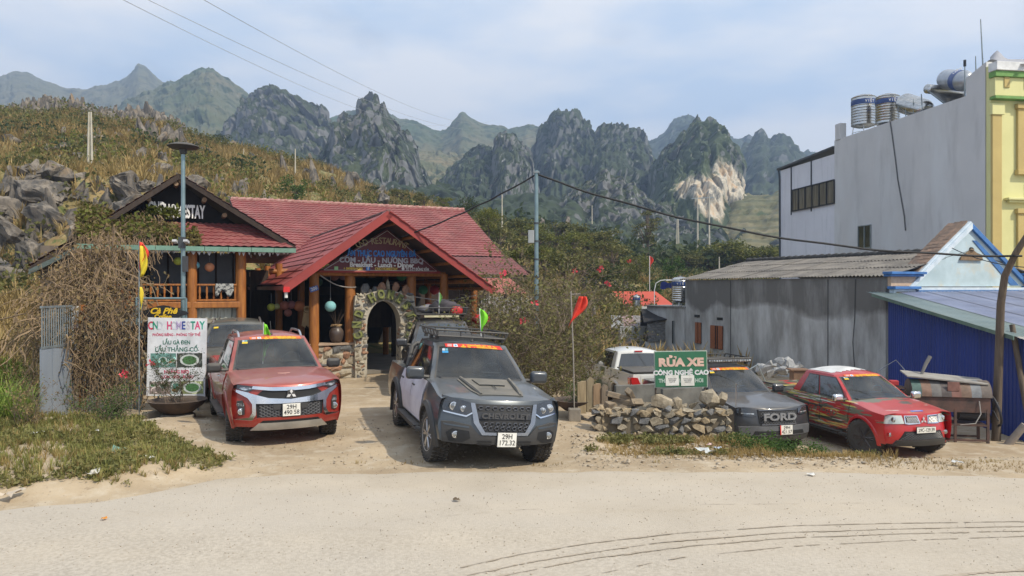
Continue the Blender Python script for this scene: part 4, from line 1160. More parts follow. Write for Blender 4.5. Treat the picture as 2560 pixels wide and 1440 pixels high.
# ---- red pickup with the racing wrap, at the right
def wrap_extra(nt, vec, c):
 """camouflage streak graphics printed along the flank"""
 N, L = nt.nodes.new, nt.links.new
 for (rot, sc, col, lo, hi, off) in ((R(-38), (1.1,1.1,9), (.14,.14,.09), .56, .60, 0), (R(-30), (.7,.7,14), (.52,.46,.10), .66, .69, 3), (R(-42), (.9,.9,22), (.60,.60,.52), .68, .71, 7), (R(-35), (.6,.6,6), (.05,.055,.04), .62, .66, 11)):
  m1 = N('ShaderNodeMapping'); m1.inputs['Rotation'].default_value = (rot, 0, 0); m1.inputs['Scale'].default_value = sc; m1.inputs['Location'].default_value = (off, off, off); L(vec, m1.inputs[0])
  n = N('ShaderNodeTexNoise'); n.inputs['Scale'].default_value = 1.6; n.inputs['Detail'].default_value = 4; L(m1.outputs[0], n.inputs['Vector'])
  s = N('ShaderNodeSeparateXYZ'); L(vec, s.inputs[0])
  # graphic covers the doors and the bonnet top, fading from the nose
  mr0 = N('ShaderNodeMapRange'); mr0.inputs[1].default_value = -.55; mr0.inputs[2].default_value = .9; L(s.outputs[1], mr0.inputs[0]); mr0.inputs[3].default_value = .0; mr0.inputs[4].default_value = .14
  ad = N('ShaderNodeMath'); ad.operation = 'ADD'; L(n.outputs[0], ad.inputs[0]); L(mr0.outputs[0], ad.inputs[1])
  mr = N('ShaderNodeMapRange'); mr.inputs[1].default_value = lo+.05; mr.inputs[2].default_value = hi+.05; L(ad.outputs[0], mr.inputs[0])
  mx = N('ShaderNodeMix'); mx.data_type = 'RGBA'; L(mr.outputs[0], mx.inputs[0]); L(c, mx.inputs[6]); mx.inputs[7].default_value = (*col, 1); c = mx.outputs[2]
 return c
def car_wrap():
 t = thing('pickup_truck', 'bright red pickup with camouflage streaks, white roof patch and plate 29C-129.39', 'pickup truck')
 c = Car(w=.91, zh0=.98, zh1=1.13, z1=1.64, y0=-.82, curve=.42, lean=.10, tail=4.3, wb=3.0, fw=.12, yf0=.28, yf1=1.12, yr1=2.45, yr0=2.72, bed=2.85, hoodcrown=.07, wtop=.60, crown=.10)
 rp = paint('bright_red_paint', (.46,.012,.015), .10, .1, .22)
 rw = M('red_wrap_print', (.46,.012,.015), .3, .05, col2=(.42,.012,.014), coat=.5, dust=.12, extra=wrap_extra)
 link('body', c.body(rw), None, t); c.greenhouse(rp, t); windows(c, t, blue_glass); add_wheels(c, t, RIM_B, 1.04, R(24)); flares(c, t, rp, .05, .03)
 side_details(c, t, rw, doors=((.42,1.42),(1.44,2.52)), handle=rp); mirrors(c, t, chrome, .95, .02)
 strip(c, t, -.72, .84, .895, .975, orange_strip, M('sticker_yellow', (.75,.52,.04), .5), tv=(.80,.88))
 # ragged white vinyl on the roof
 A = [i/10-1 for i in range(21)]; mb = MB(); rr = np.random.default_rng(4); rows = []
 edge = {a: .10+.10*rr.random() for a in A}
 for j in range(10):
  row = []
  for a in A:
   a2 = a*.93; r = lerp(edge[a], .985, j/9); p = Vector(c.gt(a2, r)); row.append(p+Vector((0, 0, .006)))
  rows.append(row)
 mb.grid(rows); mb.build('roof_vinyl', M('white_vinyl', (.72,.72,.70), .4, dust=.1), t, smooth=True)
 pale = M('lamp_pale', (.62,.66,.60), .08, .2, col2=(.45,.48,.44), coat=1)
 front_poly(c, t, 'headlight', pale, [(.44,.80),(.80,.775),(.86,.90),(.86,.96),(.46,.965)], .016, .04, both=True)
 disc(c, t, 'lamp_lens', lamp_glass, .60, .875, .058, .024)
 front_poly(c, t, 'grille_frame', chrome, [(.09,.80),(.13,.965),(.42,.965),(.43,.80),(.36,.785)], .022, .04, both=True)
 front_poly(c, t, 'grille_backing', void_black, [(.12,.815),(.155,.95),(.40,.95),(.405,.815)], .027, .02, both=True)
 for P in ([(.12,.815),(.155,.95),(.40,.95),(.405,.815)], mirror_poly([(.12,.815),(.155,.95),(.40,.95),(.405,.815)])):
  honeycomb(c, t, P, alloy, 7, 6, .006, .030)
 mb = MB(); y = c.front_y(0, .87)-.03
 for a in (90, 210, 330):
  d = Vector((math.cos(R(a)), 0, math.sin(R(a)))); n = Vector((-d.z, 0, d.x)); o = Vector((0, y, .86))+d*.004
  mb.prism([o, o+d*.038+n*.021, o+d*.074, o+d*.038-n*.021], (0, .02, 0))
 mb.build('emblem', MATS['emblem_white'], t)
 front_poly(c, t, 'lower_grille', void_black, [(-.56,.46),(.56,.46),(.44,.64),(-.44,.64)], .012, .03)
 honeycomb(c, t, [(-.54,.47),(.54,.47),(.42,.63),(-.42,.63)], M('grille_grey', (.09,.09,.095), .4), 16, 7, .008, .018)
 front_poly(c, t, 'bumper_lip', black_plastic, [(-.66,.33),(.66,.33),(.60,.455),(-.60,.455)], .045, .06)
 disc(c, t, 'fog_light', fog_lens, .70, .56, .035, .02, rim=chrome)
 plate(c, t, '29C-129.39', None, .67, 0, w=.47, h=.12, off=.05)
 mb = MB(); decal(mb, c.H(), [(-.16,-.62),(.14,-.62),(.16,-.56),(-.16,-.56)], .004, 0, .1); mb.build('bonnet_sticker', M('sticker_blue', (.10,.20,.60), .4), t)
 text_obj('sticker_text', 'TRẮNG', .05, white_ink, t, (0, -.595, c.hood_z(0,-.59)+.008), (R(12),0,0), .0003)
 for sg in (-1, 1): text_obj('door_lettering', 'OFF ROAD', .20, M('letter_redwrap', (.55,.03,.03), .4), t, (sg*(c.side_x(1.5,.75)+.022), 1.45, .78), (R(90), R(8)*0, R(-90) if sg < 0 else R(90)), .001, 1.3, shear=.3)
 lb = MB(); lb.tube([(-.80,2.95,c.zbed+.02),(-.80,4.2,c.zbed+.02)], .02, 6); lb.tube([(.80,2.95,c.zbed+.02),(.80,4.2,c.zbed+.02)], .02, 6); lb.build('bed_rail', black_plastic, t)
 place(t, 8.55, 16.45, 13.5, 0)
car_wrap()
# ---- black pickup with the letter grille
def car_letter():
 t = thing('pickup_truck', 'black pickup by the stone wall with letter grille, lamp bar and plate 29H 421.57', 'pickup truck')
 c = Car(w=.95, zh0=1.06, zh1=1.18, z1=1.74, y0=-.92, curve=.30, lean=.06, tail=4.4, fw=.08, yf0=.44, yf1=1.22, hoodcrown=.06, tonneau=True)
 p = paint('black_paint', (.030,.034,.042), .20, .3)
 link('body', c.body(p), None, t); c.greenhouse(p, t); windows(c, t, blue_glass); add_wheels(c, t, RIM_B, 1.03, 0); flares(c, t, black_plastic, .07, .05)
 side_details(c, t, p, handle=black_plastic); mirrors(c, t, p, 1.1)
 strip(c, t, -.72, .84, .88, .965, orange_strip, M('sticker_yellow', (.75,.52,.04), .5), tv=(.79,.87))
 front_poly(c, t, 'headlight', lamp_dark, [(.50,.90),(.60,.88),(.86,.90),(.87,1.03),(.80,1.05),(.52,1.03)], .018, .05, both=True)
 front_poly(c, t, 'light_strip', lamp_glass, [(.56,.93),(.80,.93),(.80,.955),(.56,.95)], .024, .02, both=True)
 front_poly(c, t, 'grille_backing', void_black, [(-.46,.74),(-.40,.70),(.40,.70),(.46,.74),(.48,1.03),(-.48,1.03)], .016, .04)
 ge = M('grille_edge', (.16,.16,.17), .25, .6)
 front_poly(c, t, 'grille_bar', ge, [(-.46,1.005),(.46,1.005),(.47,1.03),(-.47,1.03)], .03, .03); front_poly(c, t, 'grille_bar', ge, [(-.42,.70),(.42,.70),(.43,.725),(-.43,.725)], .03, .03)
 honeycomb(c, t, [(-.44,.73),(.44,.73),(.45,1.0),(-.45,1.0)], M('grille_grey', (.09,.09,.095), .4), 14, 9, .008, .018)
 text_obj('grille_lettering', 'FORD', .21, M('letter_grey', (.30,.31,.33), .3, .3), t, (0, c.front_y(0, .87)-.045, .868), (R(90),0,0), .012, 1.45, bold=.008)
 front_poly(c, t, 'bumper', M('bumper_grey', (.12,.125,.135), .4, .2, dust=.15), [(-.84,.48),(.84,.48),(.87,.66),(.60,.68),(-.60,.68),(-.87,.66)], .05, .08)
 front_poly(c, t, 'bumper_intake', void_black, [(-.62,.50),(.62,.50),(.58,.58),(-.58,.58)], .056, .02); front_poly(c, t, 'lower_bumper', black_plastic, [(-.80,.35),(.80,.35),(.84,.48),(-.84,.48)], .03, .06)
 plate(c, t, '29H', '421.57', .60, .12, off=.08)
 front_poly(c, t, 'plate_edge', red_strip, [(-.04,.50),(-.02,.50),(-.02,.70),(-.04,.70)], .085, .01)
 rk = roof_basket(c, t, 1.28, 2.5, .60, .09, c.z1+c.crown+.04)
 mb = MB(); z = c.z1+c.crown+.08; mb.box((0, 1.20, z), (1.16, .07, .075)); lb = mb.build('lamp_bar', black_plastic, t, bevel=.01)
 for k in range(18):
  Mx = Matrix.Translation((-.54+1.08*k/17, 1.163, z)) @ Matrix.Rotation(R(90), 4, 'X'); b = MB(); b.lathe([(.026,0),(.022,.006),(0,.008)], 10, Mx, caps=False); b.build('bar_lamp', lamp_glass, lb)
 mb = MB(); mb.tube([(-.84,-.55,1.05),(-.84,-.55,1.58)], .012, 6); mb.build('fender_rod', alloy, t)
 place(t, 5.60, 16.95, 13.5, 0)
car_letter()
# ---- dark suv parked behind the red pickup
def car_suv():
 t = thing('suv', 'dark teal estate car parked behind the red pickup beside the timber house', 'car')
 c = Car(w=.92, zh0=1.02, zh1=1.14, z1=1.74, suv=True, yr1=3.35, yr0=3.72, tail=3.9, bed=3.86, y0=-.88, yf0=.40, yf1=1.18)
 p = paint('dark_teal_paint', (.035,.050,.052), .30, .3)
 link('body', c.body(p), None, t); c.greenhouse(p, t); windows(c, t, blue_glass, strip=False); add_wheels(c, t, RIM_A); flares(c, t, black_plastic)
 side_details(c, t, p, step=False); mirrors(c, t, p); roof_rails(c, t, MATS['rail_silver'], .07); antenna(c, t)
 front_poly(c, t, 'headlight', lamp_dark, [(.48,.86),(.84,.90),(.85,1.02),(.50,.99)], .018, .05, both=True); front_poly(c, t, 'grille', void_black, [(-.45,.65),(.45,.65),(.46,.98),(-.46,.98)], .014, .04)
 c.patch(c.gf, [(-.80,.78),(-.64,.78),(-.64,.84),(-.80,.84)], 'permit_sticker', MATS['sticker_yellow'], t, .014, 2, 2)
 place(t, -6.55, 17.6, 20, 0)
 return t, c
car_suv()
def car_back():
 t = thing('pickup_truck', 'olive grey pickup mostly hidden behind the CND homestay poster board', 'pickup truck')
 c = Car(w=.90, zh0=1.03, zh1=1.14, z1=1.72)
 p = paint('olive_grey_paint', (.10,.115,.10), .45, .2)
 link('body', c.body(p), None, t); c.greenhouse(p, t); windows(c, t, side_glass); add_wheels(c, t, RIM_A); side_details(c, t, p); mirrors(c, t, p); roof_rails(c, t, black_plastic, .09)
 front_poly(c, t, 'headlight', lamp_glass, [(.48,.86),(.84,.90),(.85,1.02),(.50,.99)], .018, .05, both=True); front_poly(c, t, 'grille', void_black, [(-.45,.65),(.45,.65),(.46,.98),(-.46,.98)], .014, .04)
 place(t, -8.0, 18.6, 20, 0)
car_back()
# ---- black pickup with loaded roof rack behind the dark grey one
def car_loaded():
 t = thing('estate_car', 'black estate car with loaded roof rack behind the dark grey pickup by the arch', 'car')
 c = Car(w=.94, zh0=1.04, zh1=1.16, z1=1.74, suv=True, yr1=3.1, yr0=3.45, tail=3.65, bed=3.6, wb=2.8)
 p = MATS['black_paint']
 link('body', c.body(p), None, t); c.greenhouse(p, t); windows(c, t, side_glass); add_wheels(c, t, RIM_A); flares(c, t); side_details(c, t, p); mirrors(c, t, p, 1.1)
 front_poly(c, t, 'headlight', lamp_glass, [(.48,.86),(.84,.90),(.85,1.02),(.50,.99)], .018, .05, both=True); front_poly(c, t, 'grille', void_black, [(-.45,.65),(.45,.65),(.46,.98),(-.46,.98)], .014, .04)
 roof_rails(c, t, black_plastic, .06)
 roof_basket(c, t, 1.35, 2.5, .66, .17, c.z1+c.crown+.10)
 mb = MB(); mb.box((0, 1.24, c.z1+c.crown+.05), (.9,.05,.05)); mb.build('lamp_bar', M('lamp_bar_amber', (.6,.55,.35), .3), t)
 X0, Y0, A0 = -1.62, 18.1, 10
 place(t, X0, Y0, A0, 0)
 Mw = Matrix.Translation((X0, Y0, 0)) @ Matrix.Rotation(R(A0), 4, 'Z'); zt = c.z1+c.crown+.12
 def lump(name, label, cat, loc, s, mat, seed, n=3):
  me = rock_mesh(name, seed, 3, .28, s, mat, freq=1.1); o = link(name, me, None, None, Mw @ Vector(loc), (0, 0, R(A0)), smooth=True); return tag(o, label, cat)
 lump('bag', 'dark travel bag strapped on the roof rack of the black car by the arch', 'bag', (.12, 1.75, zt+.16), (.75,.6,.38), M('bag_cloth', (.07,.06,.07), .9, col2=(.03,.028,.03), scale=4), 3)
 lump('jerrycan', 'flat red fuel can at the corner of the loaded roof rack', 'fuel can', (.42, 1.38, zt+.08), (.34,.12,.24), M('can_red', (.50,.03,.03), .5), 8)
 lump('bundle', 'grey folded tarpaulin bundle behind the red fuel can on the rack', 'bundle', (-.30, 1.95, zt+.10), (.5,.5,.24), M('tarp_grey', (.20,.19,.20), .8), 11)
 lump('red_bag', 'crumpled bright red plastic bag in the bush right of the loaded roof rack', 'bag', (1.15, 1.9, 1.75), (.5,.4,.34), M('bag_red', (.55,.02,.02), .5), 15)
 b = Mw @ Vector((-.05, 1.5, zt))
 droop_flag('short green pennant on the roof rack of the black car by the arch', b, .55, 0, .10, M('green_cloth', (.18,.42,.10), .8), (.0, .02), drop=.35, seed=7)
car_loaded()
# ---- white pickup seen from behind
def car_white():
 t = thing('pickup_truck', 'white pickup with black bed cover seen from behind, beside the green car wash sign', 'pickup truck')
 c = Car(w=.93, zh0=1.06, zh1=1.17, z1=1.72, tail=4.45, tonneau=True, wb=3.2, curve=.4, bed=2.95, wtop=.64, zbed=1.20)
 def green_wrap(nt, vec, cc):
  return layer((.10,.16,.10), 1.1, .50, .53, (1,1,2), 3, off=2)(nt, vec, cc)
 p = paint('white_paint', (.66,.66,.64), .10, .0); pw = M('white_wrap_print', (.66,.66,.64), .3, coat=.4, dust=.1, col2=(.6,.6,.58), extra=green_wrap)
 link('body', c.body(p), None, t); c.greenhouse(p, t); windows(c, t, side_glass); add_wheels(c, t, RIM_A); side_details(c, t, pw); mirrors(c, t, p); flares(c, t, p, .05)
 cv = MB(); cv.box((0, (c.bed+c.tail)/2, c.zbed+.05), (1.66, c.tail-c.bed-.08, .035)); cv.build('bed_cover', black_plastic, t, bevel=.01)
 rr = lambda x, z, off: (x, c.tail+off, z+.12)
 for P in ([(.62,.80),(.66,.70),(.86,.74),(.89,.86),(.89,1.0),(.70,.98)],):
  for Q in (P, mirror_poly(P)):
   mb = MB(); decal(mb, rr, Q, .03, .10, .3); mb.build('tail_light', tail_red, t)
   sx = 1 if Q[0][0] > 0 else -1
   m2 = MB(); m2.box((sx*.90, c.tail-.12, 1.0), (.05,.22,.20)); m2.build('tail_light', tail_red, t, bevel=.02)
 mb = MB(); decal(mb, rr, [(-.60,.60),(.60,.60),(.60,1.04),(-.60,1.04)], .012, .02, .4); tg = mb.build('tailgate', p, t, bevel=.004)
 mb = MB(); decal(mb, rr, [(-.12,.90),(.12,.90),(.12,.96),(-.12,.96)], .02, .02, .3); mb.build('handle', chrome, tg)
 mb = MB(); mb.box((0, c.tail+.08, .50), (1.75,.20,.17)); mb.build('rear_bumper', black_plastic, t, bevel=.03)
 y = c.gr(0, .93)[1]+.03
 mb = MB(); mb.box((0, y-.02, c.gr(0,.93)[2]+.02), (.26,.05,.045)); mb.build('brake_light', tail_red, t, bevel=.01)
 for i, (x, cc) in enumerate(((.34,(.62,.42,.04)), (.50,(.62,.50,.05)))):
  m2 = MB(); m2.box((x, c.tail+.016, 1.0), (.12,.006,.12)); m2.build('tailgate_sticker', M('sticker_amber', (.62,.44,.04), .5, col2=(.05,.05,.04), scale=12), t)
 for sg in (-1, 1): text_obj('side_lettering', 'CHỢ LỚN 4x4 MIỀN', .13, M('letter_green', (.30,.38,.28), .5), t, (sg*(c.side_x(1.8,.7)+.024), 1.9, .62), (R(90), 0, R(-90) if sg < 0 else R(90)), .001)
 t.rotation_euler = (0, 0, R(180+10.5))
 # tail centre stands near (4.25, 21.2)
 h = R(10.5); d = Vector((-math.sin(h), math.cos(h), 0)); tc = Vector((4.28, 21.3, 0)); o = tc + d*4.45
 t.location = (o.x, o.y, gzf(4.0, 22))
car_white()
# ---------------------------------------------------------------- restaurant and timber house
RO = Vector((-4.34, 21.4, 0)); RA = R(25)
def rl(px, py, yl):
 """photo pixel -> restaurant coordinates (x along the front, z) on the plane y = yl"""
 e = Vector((math.cos(RA), math.sin(RA))); n = Vector((-math.sin(RA), math.cos(RA)))
 d = Vector(((px-1280)/F_PX, 1.0)); p0 = Vector((RO.x, RO.y))+n*yl
 # p0 + e*s = d*Y
 det = e.x*(-d.y) - (-d.x)*e.y
 s = ((-p0.x)*(-d.y) - (-d.x)*(-p0.y))/det
 Y = (p0.y + e.y*s)/d.y
 return s, HC-(py-720)/F_PX*Y
roof_red = M('roof_red', (.225,.038,.042), .55, col2=(.16,.028,.031), scale=1.2, dust=.14, spec=.35, extra=chain(layer((.31,.095,.09), .9, .5, .75), layer((.16,.05,.045), 1.7, .56, .75, (1,1,1), 8, 4)))
roof_bright = M('roof_bright_red', (.31,.045,.038), .55, col2=(.23,.034,.03), scale=1.0, dust=.08, spec=.35, bump=.2, bscale=6)
ridge_cap = M('ridge_cap', (.42,.25,.21), .8, col2=(.25,.09,.08), scale=6)
wood = M('orange_wood', (.40,.155,.035), .5, col2=(.24,.085,.022), scale=2, stretch=(6,6,1), bump=.3, bscale=20, spec=.4)
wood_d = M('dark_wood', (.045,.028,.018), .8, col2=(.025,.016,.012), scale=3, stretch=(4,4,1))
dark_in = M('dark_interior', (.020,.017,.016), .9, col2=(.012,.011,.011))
gutter_g = M('gutter_green', (.16,.29,.22), .5, col2=(.12,.21,.16))
steel = M('galvanised_steel', (.30,.34,.35), .45, .5, col2=(.22,.25,.26), scale=3, bump=.1)
def tile_sheets(A, B, C, D, parent, mat, row=.30, col=.21, amp=.022, step=.028, sheet_w=1.05, name='roof_sheet', th=.0):
 """stamped tile sheets on the plane: A,B top left/right, C,D bottom right/left"""
 A, B, C, D = map(Vector, (A, B, C, D))
 n = (B-A).cross(D-A).normalized()
 if n.z < 0: n = -n
 W = max((B-A).length, (C-D).length); Hh = max((D-A).length, (C-B).length)
 ns = max(1, round(W/sheet_w)); nr = max(2, round(Hh/row))
 for k in range(ns):
  ncol = max(2, int(round(W/ns/col)))*6; us = np.linspace(k/ns-.006, (k+1)/ns+.002, ncol+1); rows = []
  lift = .006*(k % 2)+random.uniform(0, .012)
  for r in range(nr):
   for f, h in ((0.0, step*.15), (.55, step*.6), (.985, step)):
    v = (r+f)/nr; row_ = []
    for u in us:
     p = A.lerp(B, u).lerp(D.lerp(C, u), v)
     ph = (u*W/col) % 1.0
     wv = amp*(math.sin(ph*math.pi)**.7*1.0) if ph < .62*1 else amp*.15
     wv = amp*(.5+.5*math.cos(2*math.pi*ph))**.8
     row_.append(p+n*(wv+h+lift))
    rows.append(row_)
  mb = MB(); mb.grid(rows[::-1]); mb.build(name, mat, parent, smooth=35)
def plane_prism(pts, th, mat, name, parent, down=True, **k):
 P = [Vector(p) for p in pts]; n = (P[1]-P[0]).cross(P[2]-P[0]).normalized()
 if n.z < 0: n = -n
 mb = MB(); mb.prism(P, -n*th); return mb.build(name, mat, parent, fix=True, **k)
rest = thing('restaurant', 'single storey restaurant with red tiled roof, front gable sign and log columns', 'restaurant', RO, RA)
def restaurant():
 # porch gable roof: apex and feet read on the front plane y=-1.25
 yf = -1.25
 ax, az = rl(972, 531, yf); lx, lz = rl(716, 714, yf); rx, rz_ = rl(1232, 722, yf)
 yb = 11.0
 tile_sheets((ax, yb, az), (ax, yf, az), (lx, yf, lz), (lx, yb, lz), rest, roof_bright, row=.34, col=.25, amp=.012, step=.03)
 tile_sheets((ax, yf, az), (ax, yb, az), (rx, yb, rz_), (rx, yf, rz_), rest, roof_red, row=.34, col=.25, amp=.012, step=.03)
 # underside boards and purlins
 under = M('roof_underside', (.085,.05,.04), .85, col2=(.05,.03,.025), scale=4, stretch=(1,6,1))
 for (x, z), yb2 in (((lx, lz), yb), ((rx, rz_), yb)):
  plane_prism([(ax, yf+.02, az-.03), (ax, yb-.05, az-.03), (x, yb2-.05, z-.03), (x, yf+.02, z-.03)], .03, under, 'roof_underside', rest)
 for t in np.linspace(.08, .95, 6):
  for (x, z) in ((lx, lz), (rx, rz_)):
   xx, zz = lerp(ax, x, t), lerp(az, z, t)-.10; mb = MB(); mb.tube([(xx, yf+.05, zz), (xx, 4.2, zz)], .05, 8); mb.build('purlin', wood, rest, smooth=50)
 # red barge flashing along the rakes, and ridge flashing
 for (x, z) in ((lx, lz), (rx, rz_)):
  d = Vector((x-ax, 0, z-az)).normalized(); nn = Vector((-d.z, 0, d.x)); nn = nn if nn.z > 0 else -nn
  a = Vector((ax, yf-.03, az))+nn*.045; b = Vector((x, yf-.03, z))+nn*.045+d*.06
  mb = MB(); mb.prism([a, b, b-nn*.20, a-nn*.20], (0, .035, 0)); mb.prism([a+nn*.004, b+nn*.004, b+nn*.016, a+nn*.016], (0, .30, 0)); mb.build('barge_flashing', roof_bright, rest, fix=True)
 mb = MB(); mb.tube([(ax, yf-.02, az+.03), (ax, yb, az+.03)], .055, 8); mb.build('ridge_flashing', M('ridge_rust', (.20,.10,.085), .8, col2=(.07,.05,.045), scale=4), rest)
 # left eave gutter
 mb = MB(); mb.box((lx-.03, (yf+yb)/2, lz-.07), (.10, yb-yf, .11)); mb.build('gutter', M('gutter_red_brown', (.22,.06,.045), .6), rest)
 mb = MB(); mb.box((lx, yf+.0, lz-.10), (.16, .10, .14)); mb.build('gutter_end', M('flag_red', (.60,.02,.02), .6), rest)
 mb = MB(); mb.tube([(lx, yf+.05, lz-.17), (lx, yf+.05, lz-.32)], .045, 8); mb.build('downpipe', MATS['plate_white'], rest)
 # gable sign board, set back under the roof
 ys = -.15
 sax, saz = rl(968, 572, ys); slx, slz = rl(797, 679, ys); srx, srz = rl(1100, 679, ys)
 bz = (slz+srz)/2
 bm_ = M('sign_maroon', (.115,.012,.018), .55, col2=(.09,.010,.015), scale=1)
 mb = MB(); mb.prism([(slx, ys, bz), (srx, ys, bz), (sax, ys, saz)], (0, .05, 0)); sg = mb.build('sign_board', bm_, rest, fix=True)
 sg['label'] = 'maroon triangular sign board'
 tr = M('sign_trim', (.62,.60,.58), .5)
 mb = MB(); c = Vector((sax, ys-.01, lerp(bz, saz, .35)))
 q = [Vector((slx, ys-.012, bz)), Vector((srx, ys-.012, bz)), Vector((sax, ys-.012, saz))]; q2 = [p.lerp(c, .07) for p in q]
 mb.tube(q2+[q2[0]], .010, 4); mb.build('sign_trim', tr, sg)
 mb = MB(); mb.tube([(slx, ys-.01, bz-.01), (srx, ys-.01, bz-.01)], .035, 6); mb.build('sign_edge', roof_bright, sg)
 W = srx-slx; cx = (slx+srx)/2+.02; Hs = saz-bz
 def P(u, v): return (cx+u, ys-.014, bz+v*Hs)
 rot = (R(90), 0, 0)
 gold = M('sign_gold', (.42,.32,.16), .5); sky_b = M('sign_blue', (.02,.20,.62), .45); silver = M('sign_silver', (.42,.42,.47), .4); white = M('sign_white', (.75,.74,.72), .5); yel = M('sign_yellow', (.72,.50,.06), .5)
 s = 'CND RESTAURANT'
 for i, ch in enumerate(s):
  t = (i-(len(s)-1)/2)/(len(s)-1); 
  if ch != ' ': text_obj('sign_letter', ch, .26, gold, sg, P(t*1.42, .61+.10*(1-(2*t)**2)), (R(90), t*R(62), 0), .006, .80, bold=.002)
 text_obj('sign_line', 'ẨM THỰC CAO NGUYÊN ĐÁ', .235, sky_b, sg, P(0, .41), rot, .012, .66, bold=.008)
 text_obj('sign_line', 'CƠM - LẨU - NƯỚNG BBQ', .205, silver, sg, P(0, .255), rot, .010, 1.02, bold=.007)
 text_obj('sign_line', 'Breakfast - Lunch - Dinner', .18, white, sg, P(0, .15), rot, .004, .98, bold=.007)
 text_obj('sign_line', '+ 84989644288', .11, yel, sg, P(-.85, .06), rot, .003, .78, bold=.003)
 text_obj('sign_line', 'CND HOMESTAY', .11, yel, sg, P(.12, .06), rot, .003, .80, bold=.003)
 text_obj('sign_line', 'TỔ 1-TT ĐỒNG VĂN', .11, white, sg, P(1.06, .06), rot, .003, .70, bold=.003)
 mb = MB(); x, y, z = P(-1.33, .063); mb.box((x, y, z), (.11, .01, .11)); o = mb.build('sign_icon', M('icon_green', (.35,.62,.30), .5), sg, bevel=.02)
 mb = MB(); x, y, z = P(-.42, .063); mb.box((x, y, z), (.11, .01, .11)); mb.build('sign_icon', sky_b, sg); text_obj('sign_letter', 'f', .13, white, sg, (x, y-.008, z), rot, .002, 1, bold=.003)
 mb = MB(); x, y, z = P(.62, .07); mb.lathe([(.035,0),(.045,.01),(0,.012)], 12, Matrix.Translation((x, y, z)) @ Matrix.Rotation(R(90), 4, 'X')); mb.build('sign_icon', white, sg)
 # beam, columns
 mb = MB(); mb.tube([(slx-.15, .12, bz-.06), (srx+.25, .12, bz-.06)], .075, 10); mb.build('beam', wood, rest, smooth=50)
 for px, yl, zb, r in ((785, .15, .0, .135), (875, .35, 0, .155), (1028, .35, 0, .135), (1110, .15, 0, .125), (1185, .3, 0, .11)):
  x, z = rl(px, 690, yl); mb = MB()
  mb.tube([(x+random.uniform(-.01,.01), yl, zb+(bz-.05-zb)*t) for t in np.linspace(0, 1, 6)], [r*random.uniform(.93, 1.05) for _ in range(6)], 14)
  mb.build('column', wood, rest, smooth=50)
 for yl in (3.2, 6.2, 9.2):
  for x in (lx+.4, -1.2, 2.4, rx-.5):
   mb = MB(); mb.tube([(x, yl, 0), (x, yl, bz+.3)], .11, 10); mb.build('column', wood, rest, smooth=50)
 for yl in (3.2, 6.2, 9.2):
  mb = MB(); mb.tube([(lx+.1, yl, bz+.05), (rx-.1, yl, bz+.05)], .09, 8); mb.build('beam', wood, rest, smooth=50)
 for sg_ in ((lx, lz), (rx, rz_)):
  xx = lerp(ax, sg_[0], .82); zz = lerp(az, sg_[1], .82)-.16; mb = MB(); mb.tube([(xx, yf+.1, zz), (xx, 9, zz)], .07, 8); mb.build('eave_log', wood, rest, smooth=50)
 # main roof behind
 tlx, tlz = rl(578, 503, 14.6); trx, trz = rl(1160, 523, 14.6); blx, blz = rl(640, 640, 9.4); brx, brz = rl(1262, 644, 9.4)
 tz = (tlz+trz)/2; bz2 = brz
 tile_sheets((tlx, 14.6, tz), (trx, 14.6, tz), (brx, 9.4, bz2), (tlx+.4, 9.4, bz2), rest, roof_red, row=.27, col=.235, amp=.026, step=.035)
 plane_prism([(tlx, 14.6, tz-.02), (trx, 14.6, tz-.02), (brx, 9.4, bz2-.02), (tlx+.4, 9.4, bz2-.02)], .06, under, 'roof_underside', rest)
 plane_prism([(tlx, 14.6, tz+.01), (trx, 14.6, tz+.01), (brx, 20.5, bz2), (tlx+.4, 20.5, bz2)], .06, roof_red, 'rear_roof', rest)
 n = int((trx-tlx)/.30)
 for k in range(n):
  x = lerp(tlx, trx, (k+.5)/n); mb = MB(); mb.tube([(x-.17, 14.6, tz+.03), (x+.15, 14.6, tz+.055)], [.085, .10], 8); mb.build('ridge_tile', ridge_cap, rest, smooth=50)
 # verge of the main roof at the left end, dark
 mb = MB(); mb.prism([(tlx-.02, 14.6, tz+.04), (tlx+.38, 9.4, bz2+.04), (tlx+.38, 9.4, bz2-.2), (tlx-.02, 14.6, tz-.2)], (-.05, 0, 0)); mb.build('barge_board', wood_d, rest, fix=True)
 # hall interior: floor, back wall, side walls, shelves
 W0, W1 = tlx+.2, brx-.3
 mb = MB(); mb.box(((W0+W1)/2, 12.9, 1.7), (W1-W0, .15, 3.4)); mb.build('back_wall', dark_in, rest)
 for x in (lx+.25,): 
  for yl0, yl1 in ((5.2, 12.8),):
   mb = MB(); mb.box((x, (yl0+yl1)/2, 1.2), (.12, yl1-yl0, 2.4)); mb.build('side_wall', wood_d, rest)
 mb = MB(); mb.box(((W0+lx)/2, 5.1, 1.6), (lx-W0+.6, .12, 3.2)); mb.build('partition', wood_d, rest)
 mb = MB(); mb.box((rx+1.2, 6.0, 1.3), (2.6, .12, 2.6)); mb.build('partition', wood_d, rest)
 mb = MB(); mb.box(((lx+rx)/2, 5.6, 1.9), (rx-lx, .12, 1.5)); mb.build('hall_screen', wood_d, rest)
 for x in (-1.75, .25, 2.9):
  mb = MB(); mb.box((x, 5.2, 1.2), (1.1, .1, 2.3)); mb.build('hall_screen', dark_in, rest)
 mb = MB(); mb.box((.2, 8.3, 1.5), (7.5, .1, 3.0)); mb.build('inner_wall', dark_in, rest)
